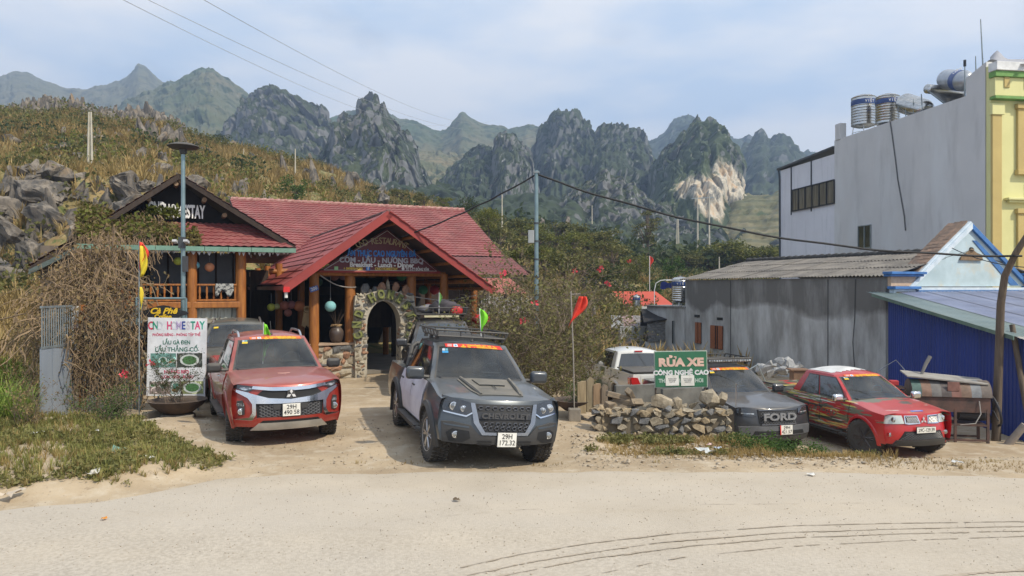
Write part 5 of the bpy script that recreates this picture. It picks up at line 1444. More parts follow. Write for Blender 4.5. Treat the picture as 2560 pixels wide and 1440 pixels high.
 fl = MB(); fl.box(((lx+rx)/2, 6.2, .05), (rx-lx, 10.5, .08)); fl.build('hall_floor', M('concrete_floor', (.22,.20,.17), .8, bump=.1), rest)
 st = MB(); st.box((.85, .95, .06), (1.6, .30, .10)); st.build('threshold', M('concrete_floor', (.22,.20,.17), .8), rest)
 # lean-to roofs at the right
 a = rl(1145, 648, 6.0); b = rl(1240, 646, 8.5); cx_, cz = rl(1292, 690, 6.0); d_ = rl(1175, 690, 4.0)
 tile_sheets((a[0], 7.6, a[1]+.15), (b[0]+.3, 7.6, a[1]+.15), (cx_+.1, 5.0, cz), (d_[0], 5.0, cz), rest, M('roof_old_red', (.20,.06,.055), .7, col2=(.13,.05,.045), scale=2), row=.26, col=.2, amp=.02, step=.02, name='lean_to_sheet')
 e = rl(1200, 696, 4.4); f = rl(1280, 694, 4.4); g_ = rl(1318, 735, 3.0)
 tile_sheets((e[0]-.3, 4.6, e[1]), (f[0], 4.6, e[1]), (g_[0], 2.9, g_[1]), (e[0]-.2, 2.9, g_[1]), rest, M('roof_faded', (.36,.11,.075), .7, col2=(.27,.08,.06), scale=2), row=.6, col=.25, amp=.015, step=.01, name='lean_to_sheet')
 mb = MB(); mb.tube([(e[0]-.3, 5.0, e[1]+.02), (cx_+.1, 5.0, e[1]+.02)], .05, 6); mb.tube([(brx-.2, 9.3, bz2-.1), (brx+.9, 7.6, bz2-.9)], .05, 6); mb.build('lean_to_pole', wood_d, rest)
 for x, yl, z in ((e[0]+.4, 3.0, g_[1]), (g_[0]-.2, 3.0, g_[1])):
  mb = MB(); mb.tube([(x, yl, 0), (x, yl, z)], .06, 8); mb.build('lean_to_post', wood_d, rest)
restaurant()
stone_m = M('limestone_block', (.40,.34,.25), .9, col2=(.22,.18,.125), scale=4, bump=.6, bscale=14)
stone_r = M('reddish_stone', (.36,.19,.11), .9, col2=(.25,.15,.10), scale=4, bump=.5, bscale=14)
stone_g = M('grey_stone', (.17,.165,.16), .9, col2=(.10,.10,.10), scale=4, bump=.5, bscale=14)
mortar = M('pale_mortar', (.48,.43,.34), .95, col2=(.36,.32,.25), scale=5, bump=.5, bscale=20)
def stones_set(mats, seeds, sq=(1,.55,.9)): return [hull_stone('stone', s, mats[i % len(mats)], sq) for i, s in enumerate(seeds)]
ST_W = stones_set([stone_m, M('stone_tan', (.42,.33,.21), .9, col2=(.24,.18,.11), scale=4, bump=.6, bscale=14), stone_g, stone_m], range(20, 32), (1,.55,.72)); ST_A = stones_set([stone_m, mortar, stone_g, stone_m, stone_r], range(40, 50)); ST_L = stones_set([stone_r, stone_m, stone_g, stone_r, stone_m], range(60, 70))
def put_stone(meshes, parent, loc, s, flat=True, name='stone'):
 me = random.choice(meshes)
 return link(name, me, None, parent, loc, (random.uniform(-.2,.2), random.choice((0, math.pi))+random.uniform(-.25,.25), random.uniform(-.15,.15)), s)
def arch():
 t = thing('stone_arch', 'rough stone archway with moss green CND HOMESTAY letters and upright rocks on top', 'arch', RO + Vector((math.cos(RA)*.0, math.sin(RA)*.0, 0)), RA)
 # geometry in arch coordinates: opening 0.35..1.30 m, outer 0..1.75
 x0, _ = rl(889, 900, 0); x1, _ = rl(1036, 900, 0); o0, _ = rl(918, 900, 0); o1, _ = rl(1003, 900, 0)
 _, ztop = rl(960, 727, 0); _, zop = rl(960, 752, 0); _, zsp = rl(930, 815, 0)
 th = .55; cx = (o0+o1)/2; rw = (o1-o0)/2; rh = zop-zsp
 out = [(x0, 0)]; inner = []
 n = 14
 core = MB()
 pts_out = [(x0, 0), (x0-.03, ztop-.45), (x0, ztop-.14)] + [(lerp(x0+.3, x1-.3, i/8), ztop-.10+.12*math.sin(math.pi*i/8)) for i in range(9)] + [(x1, ztop-.14), (x1+.03, ztop-.45), (x1, 0)]
 pts_in = [(o1, 0), (o1, zsp)] + [(cx+rw*math.cos(math.pi*i/n), zsp+rh*math.sin(math.pi*i/n)) for i in range(1, n)] + [(o0, zsp), (o0, 0)]
 poly = pts_out+pts_in
 core.prism([(p[0], .02, p[1]) for p in poly], (0, th-.04, 0))
 core.build('mortar_core', mortar, t, fix=True)
 def inside(x, z):
  if not (x0-.04 < x < x1+.04): return False
  if z > ztop-.02-.12*abs((x-cx)/.9)**2: return False
  if o0-.02 < x < o1+.02 and z < zsp: return False
  if z >= zsp and ((x-cx)/(rw+.03))**2+((z-zsp)/(rh+.03))**2 < 1: return False
  return True
 rows = int(ztop/.098)
 for j in range(rows):
  z = .05+j*.098
  x = x0+random.uniform(-.05, .03)
  while x < x1+.02:
   w = random.uniform(.09, .23)
   if inside(x+w/2, z+random.uniform(-.02,.02)): put_stone(ST_A, t, (x+w/2, .02+random.uniform(-.01,.03), z), (w*1.02, .16, .135*random.uniform(.8,1.1)))
   x += w*.98
 for j in range(int(zsp/.13)):
  for xx, sg in ((o0, -1), (o1, 1), (x0, 1)):
   put_stone(ST_A, t, (xx+sg*.03, th*random.uniform(.3,.7), .07+.13*j), (.12, .3, .15))
 # upright rocks along the top
 for px, py, w, h, mt in ((913,712,.30,.34,stone_g),(936,715,.22,.24,stone_g),(940,713,.14,.16,stone_r),(955,708,.24,.32,stone_r),(970,704,.14,.34,stone_m),(990,706,.24,.30,stone_r),(1016,716,.30,.30,stone_r),(926,720,.2,.16,stone_m),(1003,722,.2,.14,stone_m)):
  x, z = rl(px, py, .25); z -= .13; me = rock_mesh('rock', int(px), 2, .42, (1,.7,1), mt, freq=1.3)
  o = link('top_rock', me, None, t, (x, .27, z), (0, random.uniform(-.2,.2), random.uniform(0,3)), (w, w*.9, h*1.15))
 # letters of lichen-green slate following the curve
 lm = M('slate_letter', (.22,.23,.06), .8, col2=(.13,.14,.05), scale=6, bump=.3); lm2 = M('slate_backing', (.13,.13,.07), .9, col2=(.08,.08,.045), scale=5)
 s = 'CND HOMESTAY'; 
 for i, ch in enumerate(s):
  a = math.pi*(1.10 - 1.22*i/(len(s)-1)); ca, sa = math.cos(a), math.sin(a)
  bx, bz = cx+(rw+.20)*ca*1.16, zsp+(rh+.17)*sa+.02
  ang = -(a-math.pi/2)
  w = .22 if ch != 'M' else .26
  if ch != ' ':
   mb = MB(); mb.box((0, 0, 0), (w*.9, .04, .30)); b = mb.build('letter_slab', lm2, t, bevel=.01, loc=(bx, -.055, bz), rot=(0, ang, 0))
   text_obj('letter', ch, .34, lm, b, (0, -.035, 0), (R(90), 0, 0), .022, .74, bold=.012)
 return t
arch_t = arch()
def rubble_wall(label, x0, x1, z1, yl, th, frame, meshes, cell=.21, seed=1, cap=None, name='stone_wall', z0=0.0, core=mortar, tops=None, back=False, jitter=.3):
 random.seed(seed); t = thing(name, label, 'stone wall', frame[0], frame[1])
 mb = MB(); mb.box(((x0+x1)/2, yl+th/2, (z0+z1)/2-.04), (x1-x0-.08, th-.10, z1-z0-.10)); mb.build('wall_core', core, t)
 rows = max(2, int((z1-z0)/cell*1.15)); rh = (z1-z0)/rows
 for j in range(rows):
  x = x0-random.uniform(0, .08)
  while x < x1-.02:
   w = cell*random.uniform(.5, 1.8)
   put_stone(meshes, t, (min(x+w/2, x1), yl+.04+random.uniform(-.03,.03), z0+rh*(j+.5)+random.uniform(-.02,.02)), (w*1.12, .26, rh*1.45*random.uniform(.8,1.15)))
   x += w
  for xe in (x0, x1): put_stone(meshes, t, (xe, yl+th*.5, z0+rh*(j+.5)), (.20, th, rh*1.4))
 if cap:
  mb = MB(); mb.box(((x0+x1)/2, yl+th/2, z1+.01), (x1-x0+.06, th+.10, .06)); mb.build('wall_cap', cap, t, bevel=.01)
 else:
  x = x0
  while x < x1:
   w = cell*random.uniform(.9, 1.5)
   for yy in (yl+.06, yl+th-.06): put_stone(meshes, t, (x+w/2, yy, z1-.03+random.uniform(-.03,.04)), (w*1.15, th*.7, .15))
   x += w
 return t
xw0, _ = rl(808, 900, .15); xw1, zw = rl(889, 857, .15)
rubble_wall('low reddish rubble wall between the stone arch and the red pickup', xw0-2.2, xw1+.05, zw-.03, .12, .4, (RO, RA), ST_L, .20, 3, M('wall_cap_earth', (.42,.30,.21), .9))
# jar with dry twigs on the low wall
def jar():
 x, z = rl(841, 855, .32); M2 = Matrix.Translation(RO) @ Matrix.Rotation(RA, 4, 'Z')
 p = M2 @ Vector((x, .32, z-.0)); t = thing('clay_jar', 'brown glazed clay jar with dry twigs standing on the low stone wall', 'jar', (p.x, p.y, zw+.005))
 mb = MB(); mb.lathe([(.12,0),(.17,.08),(.205,.22),(.20,.34),(.15,.42),(.125,.45),(.145,.47),(.13,.475),(.11,.44)], 24); mb.build('jar_body', M('jar_glaze', (.085,.058,.045), .35, col2=(.05,.035,.03), scale=3, dust=.15), t, smooth=60)
 mb = MB()
 for k in range(4): mb.box((-.02+.01*k, 0, .49+.012*k), (.26,.16,.02), rz=.3*k, rx=.08)
 mb.build('jar_cover', M('straw', (.40,.26,.13), .9), t)
 for k in range(16):
  a = random.uniform(0, 6.28); l = random.uniform(.25, .55); mb = MB()
  mb.tube([(0,0,.42), (math.cos(a)*.12, math.sin(a)*.08, .55+l*.3), (math.cos(a)*.35*l*2, math.sin(a)*.2, .5+l)], [.006,.004,.002], 4)
  mb.build('twig', M('twig_brown', (.09,.06,.04), .9), t)
jar()
# ---- left timber house
house = thing('timber_house', 'two storey timber homestay with red hipped gable roof, balcony and white CND HOMESTAY letters', 'house', RO, RA)
def timber_house():
 yf = .35           # eave plane
 ax, az = rl(447, 441, yf+1.1)
 glx, glz = rl(205, 616, yf); grx, grz = rl(735, 622, yf)
 ez = (glz+grz)/2+.02; ridge_b = 9.0
 # upper gable: rakes from the apex straight down to the far eaves
 fx, fz = rl(70, 668, yf-.2)
 yg = yf+1.1
 def rk(px, py): return rl(px, py, yg)
 sl = (rk(600, 572)[0], rk(600, 572)[1])
 rr = (grx+.05, grz+.06)
 tile_sheets((ax, ridge_b, az), (ax, yg-.35, az), (fx, yf-.1, fz), (fx, 8, fz), house, roof_red, row=.27, col=.22, amp=.022, step=.03)
 tile_sheets((ax, yg-.35, az), (ax, ridge_b, az), (rr[0], ridge_b, rr[1]), (rr[0], yf, rr[1]), house, roof_red, row=.27, col=.22, amp=.022, step=.03)
 under = MATS['roof_underside']
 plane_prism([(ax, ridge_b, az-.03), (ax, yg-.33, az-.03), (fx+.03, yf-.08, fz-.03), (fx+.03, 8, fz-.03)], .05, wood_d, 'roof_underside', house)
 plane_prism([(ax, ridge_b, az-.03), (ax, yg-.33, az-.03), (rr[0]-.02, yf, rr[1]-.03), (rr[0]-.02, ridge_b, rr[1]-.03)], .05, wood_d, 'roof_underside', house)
 # dark verge boards under the rakes
 for q in ((fx, yf-.12, fz), (rr[0], yf-.02, rr[1])):
  a = Vector((ax, yg-.37, az+.03)); b = Vector(q); dn = Vector((0, 0, -.16)); mb = MB(); mb.prism([a, b, b+dn, a+dn], (0, .04, 0)); mb.build('barge_board', wood_d, house, fix=True)
 # skirt roof across the front of the gable
 s0x, s0z = rl(268, 556, yg); s1x, s1z = rl(598, 556, yg); zt = (s0z+s1z)/2
 tile_sheets((s0x-.25, yg+.1, zt), (s1x+.25, yg+.1, zt), (grx-.05, yf-.15, ez), (glx, yf-.15, ez), house, roof_red, row=.25, col=.215, amp=.026, step=.033)
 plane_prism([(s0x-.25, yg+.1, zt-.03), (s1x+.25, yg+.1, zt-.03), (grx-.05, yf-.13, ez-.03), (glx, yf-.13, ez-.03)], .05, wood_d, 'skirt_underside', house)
 # gable wall and projecting purlin logs
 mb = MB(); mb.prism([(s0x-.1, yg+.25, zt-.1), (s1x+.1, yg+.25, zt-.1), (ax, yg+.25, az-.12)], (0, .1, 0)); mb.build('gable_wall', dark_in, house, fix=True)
 for px, py in ((510, 502), (560, 540), (372, 500), (440, 462), (452, 456)):
  x, z = rl(px, py, yg); mb = MB(); mb.tube([(x, yg-.30, z), (x, yg+.3, z)], .065, 10); mb.build('purlin', M('cut_log', (.30,.20,.12), .8), house, smooth=50)
 wht = M('letter_white', (.80,.79,.76), .5)
 lx_, lz_ = rl(372, 525, yg-.05); rx_, _ = rl(510, 525, yg-.05)
 s = 'CND HOMESTAY'; n = len(s); Wd = rx_-lx_
 text_obj('facade_letter', 'CND', .46, wht, house, (lx_+.20, yg-.05, lz_+.05), (R(90),0,0), .02, .42, bold=.018)
 text_obj('facade_letter', 'HOMESTAY', .50, wht, house, (rx_-.50, yg-.05, lz_-.02), (R(90),0,0), .02, .40, bold=.018)
 # gutter with white fringe
 for k in range(9):
  a, b = lerp(glx-.1, grx+.02, k/9), lerp(glx-.1, grx+.02, (k+1)/9); mb = MB(); mb.box(((a+b)/2, yf-.20, ez-.055), (b-a-.012, .12, .12)); mb.build('gutter', gutter_g, house)
 fr = M('fringe_white', (.60,.60,.60), .8)
 for k in range(34):
  x = lerp(glx+.8, grx-.1, (k+random.random()*.5)/34); w = random.uniform(.03, .08); mb = MB(); mb.add([(x-w, yf-.13, ez-.11), (x+w, yf-.13, ez-.11), (x, yf-.13, ez-.11-random.uniform(.05,.13)), (x, yf-.12, ez-.11)], [(0,1,2),(1,3,2),(0,2,3)]); mb.build('fringe', fr, house)
 mb = MB(); a, b = Vector((glx-.1, yf-.2, ez-.05)), Vector((fx, yf-.15, fz-.06)); mb.prism([a, b, b+Vector((0,0,-.12)), a+Vector((0,0,-.14))], (0, .12, 0)); mb.build('verge_gutter', M('verge_grey', (.10,.13,.12), .6), house, fix=True)
 # posts, floor beam, railing
 yp = yf+.25
 fl_z = rl(520, 762, yp)[1]
 top_z = ez-.08
 for px, w in ((206, .16), (480, .24), (603, .24), (594, .10)):
  x, _ = rl(px, 700, yp); mb = MB(); mb.tube([(x, yp, 0 if w != .10 else fl_z), (x, yp, top_z)], w*.55, 10); mb.build('post', wood, house, smooth=50)
 bx0, bx1 = rl(206, 760, yp)[0], rl(608, 760, yp)[0]
 mb = MB(); mb.box(((bx0+bx1)/2, yp-.02, fl_z), (bx1-bx0, .20, .17)); mb.build('floor_beam', wood, house, bevel=.02)
 mb = MB(); mb.box(((bx0+bx1)/2, yp+2.0, fl_z+.02), (bx1-bx0, 3.9, .08)); mb.build('balcony_floor', wood_d, house)
 rz2 = rl(520, 712, yp)[1]
 for a, b in ((bx0, rl(470,0,yp)[0]), (rl(490,0,yp)[0], rl(596,0,yp)[0])):
  mb = MB(); mb.box(((a+b)/2, yp, rz2), (b-a, .09, .05)); rr_ = mb.build('railing', wood, house, bevel=.01)
  m2 = MB(); m2.box(((a+b)/2, yp, fl_z+.13), (b-a, .07, .05)); m2.build('bottom_rail', wood, rr_)
  n = int((b-a)/.155)
  for k in range(n):
   x = lerp(a, b, (k+.5)/n); m3 = MB(); m3.lathe([(.022, fl_z+.15), (.034, lerp(fl_z, rz2, .35)), (.020, lerp(fl_z, rz2, .5)), (.034, lerp(fl_z, rz2, .7)), (.02, rz2-.02)], 6, Matrix.Translation((x, yp, 0))); m3.build('baluster', wood, rr_, smooth=50)
 # corrugated panel under the balcony
 pz = M('panel_grey_white', (.40,.41,.36), .6, col2=(.16,.17,.15), scale=1.2, stretch=(7,7,.5), lo=.42, hi=.5)
 rows = []
 for z in np.linspace(.2, fl_z-.09, 4):
  rows.append([(x, yp+.10+.035*abs(math.sin(x*19)), z) for x in np.arange(bx0, bx1, .025)])
 mb = MB(); mb.grid(rows); mb.build('corrugated_panel', pz, house)
 # body of the house behind the balcony
 wx0, wx1 = rl(112, 700, yp+.3)[0], bx1+.1
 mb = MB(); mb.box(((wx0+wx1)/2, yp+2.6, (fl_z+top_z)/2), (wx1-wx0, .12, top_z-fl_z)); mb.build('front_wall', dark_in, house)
 mb = MB(); mb.box((wx0, yp+4, 1.8), (.14, 7.4, 3.4)); mb.build('side_wall', M('weathered_boards', (.16,.13,.10), .9, col2=(.08,.07,.06), scale=2, stretch=(1,8,.6)), house)
 for k in range(10):
  x = lerp(wx0, bx0+.3, k/10); mb = MB(); mb.box((x, yp+.05, lerp(fl_z, top_z, .5)), (.12, .04, top_z-fl_z+.1)); mb.build('wall_board', MATS['weathered_boards'], house)
 # grey windows with dark frames behind the balcony
 for px in (420, 540):
  x, z = rl(px, 690, yp+2.4); mb = MB(); mb.box((x, yp+2.5, z+.1), (1.1, .06, 1.2)); w_ = mb.build('window', M('window_grey', (.10,.11,.12), .3), house)
  for sx in (-.5, 0, .5):
   m2 = MB(); m2.box((x+sx, yp+2.44, z+.1), (.05,.05,1.25)); m2.build('frame', wood_d, w_)
 # lamp under the balcony
 return yp, fl_z, rz2
HY, FLZ, RLZ = timber_house()
RM = Matrix.Translation(RO) @ Matrix.Rotation(RA, 4, 'Z')
def lantern(label, px, py, yl, r_px, col, name_i=0, grp=None, string=.5):
 x, z = rl(px, py, yl); p = RM @ Vector((x, yl, z)); r = r_px/F_PX*p.y
 t = thing('lantern', label, 'lantern', p, 0, grp)
 m = M('lantern_%s' % '_'.join(str(int(c*100)) for c in col), col, .8, col2=tuple(c*.9 for c in col), scale=3)
 mb = MB(); N_ = 20
 prof = [(r*math.sin(math.pi*i/22)*(1-.012*(i % 2)), -r*math.cos(math.pi*i/22)*.96) for i in range(1, 22)]
 mb.lathe(prof, 18); mb.build('shade', m, t, smooth=30)
 mb = MB(); mb.lathe([(r*.22, r*.93), (r*.22, r*1.02)], 12); mb.build('ring', wood_d, t); mb = MB(); mb.tube([(0,0,r), (0,0,r+string)], .006, 4); mb.build('cord', M('cord_grey', (.25,.25,.25), .8), t)
cy, rd, ol, og, pk, yg_ = (.22,.48,.50), (.62,.10,.06), (.36,.38,.06), (.60,.25,.12), (.50,.24,.22), (.42,.42,.12)
lantern('pale cyan paper lantern hanging left of the stone arch', 826, 766, .2, 14, cy, string=.75)
lantern('red paper lantern hanging just right of the stone arch', 1073, 768, .6, 12, rd)
lantern('olive yellow paper lantern hanging at the far right of the porch', 1149, 768, .6, 12, ol)
lantern('orange paper lantern hanging over the right part of the balcony', 524, 668, HY+.05, 11.5, og, string=.15)
lantern('sky blue paper lantern hanging left of the orange one on the balcony', 489, 663, HY+.05, 10, (.16,.42,.50), string=.15)
lantern('pink paper lantern hanging beside the lamp post on the balcony', 472, 660, HY+.15, 11, pk, string=.15)
lantern('yellow green lantern hanging left of the lamp post', 445, 653, HY+.05, 10.5, (.38,.42,.06), string=.15)
lantern('faded pink lantern deep in the dry creeper', 294, 668, HY+.05, 8, pk, string=.15)
for (px, py, r, c, nm) in ((678,768,10,ol,'dull olive lantern leftmost under the restaurant porch'), (692,766,8,(.30,.30,.14),'small dull green lantern beside the olive one under the porch'), (711,764,12,(.28,.10,.07),'dull brown red lantern under the left porch eave'), (728,762,11,(.24,.10,.10),'dusky mauve lantern under the left porch eave'), (748,765,14,(.42,.15,.06),'large dull orange lantern under the left porch eave'), (720,782,10,(.25,.10,.08),'low hanging maroon lantern under the left porch eave')):
 lantern(nm, px, py, 1.6, r, c, string=.3)
for (px, py, r, c, nm) in ((836,690,12,(.30,.13,.11),'faint pink lantern high inside the porch near the left column'), (858,690,11,(.26,.16,.20),'faint mauve lantern high inside the porch by the second column'), (1004,690,13,(.05,.22,.12),'green lantern high behind the top of the arch'), (1086,725,12,(.40,.04,.06),'crimson lantern inside the porch above the red one'), (1058,725,12,(.05,.22,.12),'dark green lantern inside the porch right of the arch'), (796,705,11,(.05,.12,.09),'dim green lantern behind the blue number plate')):
 lantern(nm, px, py, 2.2, r, c, string=.3)
# blue number plate hung on the first column
x, z = rl(785, 722, -.02); p = RM @ Vector((x, -.02, z))
np_t = thing('number_sign', 'small tilted blue house number plate reading 200 on the first porch column', 'sign', p, RA)
mb = MB(); mb.box((0,0,0), (.24,.012,.14), ry=R(-18)); mb.build('plate', M('plate_blue', (.05,.13,.45), .4), np_t)
text_obj('plate_number', '200', .12, white_ink, np_t, (0,-.008,0), (R(90), R(-18), 0), .001, 1, bold=.003)
# drum basket near the first column
x, z = rl(766, 776, 1.2); p = RM @ Vector((x, 1.2, z)); bk = thing('bamboo_drum', 'pale bamboo tube hanging at the left of the first porch column', 'drum', p, RA)
mb = MB(); mb.lathe([(.05,-.15),(.09,.1),(.10,.13),(.07,.13),(.05,0)], 14, Matrix.Rotation(R(70), 4, 'X')); mb.build('drum_body', M('bamboo', (.42,.30,.16), .7), bk, smooth=50)
for k in range(6):
 mb = MB(); mb.tube([(-.06+.03*k, 0, -.05), (-.12+.04*k, .02, -.45-.03*(k % 3))], .02, 6); mb.build('bamboo_stick', MATS['bamboo'], bk)
# towel on the balcony rail
x0, _ = rl(538, 712, HY-.06); x1, _ = rl(584, 712, HY-.06); rows = []
for j in range(8):
 rows.append([(lerp(x0, x1, i/10), HY-.08-.02*math.sin(i*1.3+j*.4), RLZ+.03-.055*j*(.7+.3*math.sin(i*.9+1))+.05*abs(i/10-.5)*(1 if j else 0)) for i in range(11)])
tw = MB(); tw.grid(rows); o = tw.build('towel', M('towel_print', (.36,.36,.34), .95, col2=(.07,.075,.08), scale=14, lo=.46, hi=.52), None, smooth=True, loc=RO, rot=(0,0,RA)); md = o.modifiers.new('s','SOLIDIFY'); md.thickness=.008
tag(o, 'grey patterned towel slung over the right part of the balcony railing', 'towel')
# picket bundle (old boards) at the right of the porch
fence_p = thing('board_fence', 'weathered grey board fence under the faded red lean-to roof', 'fence', RO, RA)
wg = M('weathered_grey_wood', (.42,.40,.38), .9, col2=(.24,.23,.22), scale=3, stretch=(8,8,.8))
fx0, fz0 = rl(1204, 790, 2.6); fx1, fz1 = rl(1328, 785, 2.6); _, fzt = rl(1260, 737, 2.6); random.seed(5)
for k in range(30):
 x = lerp(fx0, fx1, k/29); h = fzt-.05-random.uniform(0, .12); b = fz0-.1+random.uniform(-.25, .12)
 mb = MB(); mb.box((x, 2.6+random.uniform(-.03,.03), (h+b)/2), (.075,.02,h-b), ry=random.uniform(-.10,.10)); mb.build('board', wg, fence_p)
for z in (fz0+.1, fzt-.2):
 mb = MB(); mb.box(((fx0+fx1)/2, 2.64, z), (fx1-fx0, .04, .06)); mb.build('rail', wg, fence_p)
for x in (fx0, (fx0+fx1)/2, fx1): mb = MB(); mb.box((x, 2.68, fzt/2), (.07,.07,fzt)); mb.build('post', wood_d, fence_p)
# twine and rope strung between porch columns
for i, (a, b, lab) in enumerate((((800,688),(890,718),'pale rope drooping from the first porch column to the arch'), ((1036,742),(1190,738),'pale rope strung right of the arch'))):
 xa, za = rl(*a, .0); xb, zb = rl(*b, .0); P = [RM @ Vector((lerp(xa,xb,t), -.02, lerp(za,zb,t)-.12*math.sin(math.pi*t))) for t in np.linspace(0,1,12)]
 mb = MB(); mb.tube(P, .014, 5); tag(mb.build('rope', M('rope_pale', (.38,.35,.32), .9), None, smooth=60), lab, 'rope')
# ---------------------------------------------------------------- right side: concrete house, villa, blue shed
LZ = LOT
HD = Vector((-.3833, .9236, 0)).normalized()   # along the concrete wall, going away
HE = Vector((HD.y, -HD.x, 0))                  # along the gable front, to the right
HA = math.atan2(HE.y, HE.x)
def stain_extra(nt, vec, c):
 N, L = nt.nodes.new, nt.links.new
 mp = N('ShaderNodeMapping'); mp.inputs['Scale'].default_value = (.8, .8, .2); L(vec, mp.inputs[0])
 n = N('ShaderNodeTexNoise'); n.inputs['Scale'].default_value = 1.4; n.inputs['Detail'].default_value = 7; n.inputs['Roughness'].default_value = .65; L(mp.outputs[0], n.inputs['Vector'])
 s = N('ShaderNodeSeparateXYZ'); L(vec, s.inputs[0])
 n2 = N('ShaderNodeTexNoise'); n2.inputs['Scale'].default_value = .45; n2.inputs['Detail'].default_value = 4; L(vec, n2.inputs['Vector'])
 m2 = N('ShaderNodeMath'); m2.operation = 'MULTIPLY_ADD'; m2.inputs[1].default_value = 1.9; L(n2.outputs[0], m2.inputs[0]); L(s.outputs[2], m2.inputs[2])
 mr = N('ShaderNodeMapRange'); mr.inputs[1].default_value = 2.55; mr.inputs[2].default_value = 2.85; L(m2.outputs[0], mr.inputs[0]); mr.inputs[4].default_value = .30
 ad = N('ShaderNodeMath'); ad.operation = 'ADD'; L(n.outputs[0], ad.inputs[0]); L(mr.outputs[0], ad.inputs[1])
 cr = N('ShaderNodeValToRGB'); e = cr.color_ramp.elements
 e[0].position = .40; e[0].color = (.48,.49,.49,1); e[1].position = .58; e[1].color = (.29,.29,.28,1); k = e.new(.82); k.color = (.13,.125,.115,1)
 L(ad.outputs[0], cr.inputs[0])
 mx = N('ShaderNodeMix'); mx.data_type = 'RGBA'; mx.inputs[0].default_value = .9; L(c, mx.inputs[6]); L(cr.outputs[0], mx.inputs[7]); return mx.outputs[2]
render_m = M('stained_render', (.24,.25,.26), .95, col2=(.17,.175,.18), scale=2, bump=.25, bscale=12, extra=stain_extra)
fibro = M('fibro_roof', (.21,.19,.165), .95, col2=(.12,.11,.10), scale=1.3, bump=.4, bscale=16, extra=layer((.07,.065,.06), 4, .58, .68))
blue_trim = M('blue_trim', (.05,.17,.42), .6, col2=(.035,.11,.28), scale=3)
pale_blue = M('pale_blue_render', (.46,.56,.60), .9, col2=(.36,.45,.48), scale=1.5, extra=layer((.50,.46,.36), 1.1, .55, .72))
def concrete_house():
 O = Vector((13.2, 25.9, 0)); t = thing('concrete_house', 'long house with stained bare render wall, fibre cement roof and pale blue gable', 'house', O, HA)
 # local: x along the front (HE), y away (HD); long wall at x = 0
 Lw, H = 11.9, 2.98; W = 8.2
 mb = MB(); mb.box((.12, Lw/2, (H+LZ)/2), (.24, Lw, H-LZ)); wl = mb.build('long_wall', render_m, t)
 mb = MB()
 for yy in (0.02, 2.6, 8.3): mb.box((-.015, yy, (H+LZ)/2-.1), (.05, .35, H-LZ-.2))
 for i, yy in enumerate((2.75, 8.45)): m2 = MB(); m2.box((-.006, yy, (H+LZ)/2), (.02, .03, H-LZ-.1)); m2.build('wall_joint', M('joint_dark', (.07,.07,.07), .9), t)
 mb = MB(); mb.box((W/2, Lw, (H+LZ)/2), (W-.3, .2, H-LZ-.02)); mb.build('rear_wall', render_m, t)
 rx, rz = 4.05, 3.98
 # corrugated fibre cement roof in courses
 for j in range(3):
  for k in range(11):
   y0, y1 = lerp(-.1, Lw+.25, k/11), lerp(-.1, Lw+.25, (k+1)/11)+.05; a, b = lerp(-.12, rx, j/3), lerp(-.12, rx, (j+1)/3)+.06
   rows = []
   for s in (0, 1):
    x = lerp(a, b, s); z0 = lerp(H+.02, rz, (x+.12)/(rx+.12))+(.035 if s == 0 else .0)+.01*(k % 2)
    rows.append([(x, y, z0+.028*math.sin(y*2*math.pi/.17)) for y in np.linspace(y0, y1, 31)])
   mb = MB(); mb.grid(rows); mb.build('roof_sheet', fibro, t, smooth=True)
 plane_prism([(rx, -.1, rz), (rx, Lw+.2, rz), (W+.1, Lw+.2, H), (W+.1, -.1, H)], .03, fibro, 'roof_sheet', t)
 for k in range(30):
  y = lerp(-.1, Lw+.25, (k+.5)/30); mb = MB(); mb.tube([(rx, y-.24, rz+.02), (rx, y, rz+.065), (rx, y+.20, rz+.05)], [.10,.125,.11], 8); mb.build('ridge_tile', M('ridge_dark', (.06,.058,.055), .95, col2=(.035,.033,.03), scale=6), t, smooth=60)
 # windows with orange shutters in the long wall
 sh = M('shutter_orange', (.30,.10,.035), .7, col2=(.20,.07,.03), scale=4, stretch=(1,3,12))
 def wy(px):   # y along the wall for a photo column
  d = (px-1280)/F_PX; return (d*O.y-O.x)/(HD.x-d*HD.y)
 def wz(px, py): y = wy(px); return HC-(py-720)/F_PX*(O.y+HD.y*y)
 for a, b, top, bot, shut in ((1778,1808,814,872,True), (1740,1754,806,858,True)):
  y0, y1 = wy(b), wy(a); zt, zb = wz((a+b)/2, top), wz((a+b)/2, bot)
  mb = MB(); mb.box((-.012, (y0+y1)/2, (zt+zb)/2), (.03, y1-y0, zt-zb)); w = mb.build('window', void_black, t)
  for q in ((y0+(y1-y0)*.17, .34), (y0+(y1-y0)*.80, .38)):
   m2 = MB(); m2.box((-.05, q[0], (zt+zb)/2), (.035, (y1-y0)*q[1], zt-zb)); m2.build('shutter', sh, w)
  m2 = MB(); m2.box((-.05, lerp(y0, y1, .47), (zt+zb)/2), (.02, .04, zt-zb)); m2.build('frame', sh, w)
 for px, py in ((1800, 797), (1743, 790)):
  y = wy(px); z = wz(px, py); mb = MB(); mb.box((-.01, y, z), (.03, .40, .12)); mb.build('vent_opening', void_black, t)
 # power cord down the wall
 y = wy(2140); mb = MB(); mb.tube([(-.03, y, H-.05), (-.03, y+.03, 1.5), (-.03, y+.12, .6), (-.03, y+.02, -.6)], .012, 5); mb.build('wall_cable', ink, t)
 # front gable with blue mouldings
 cream = M('cream_brick', (.52,.38,.27), .8, col2=(.43,.30,.21), scale=6); wt = M('white_blue', (.60,.66,.70), .7, col2=(.46,.54,.60), scale=3)
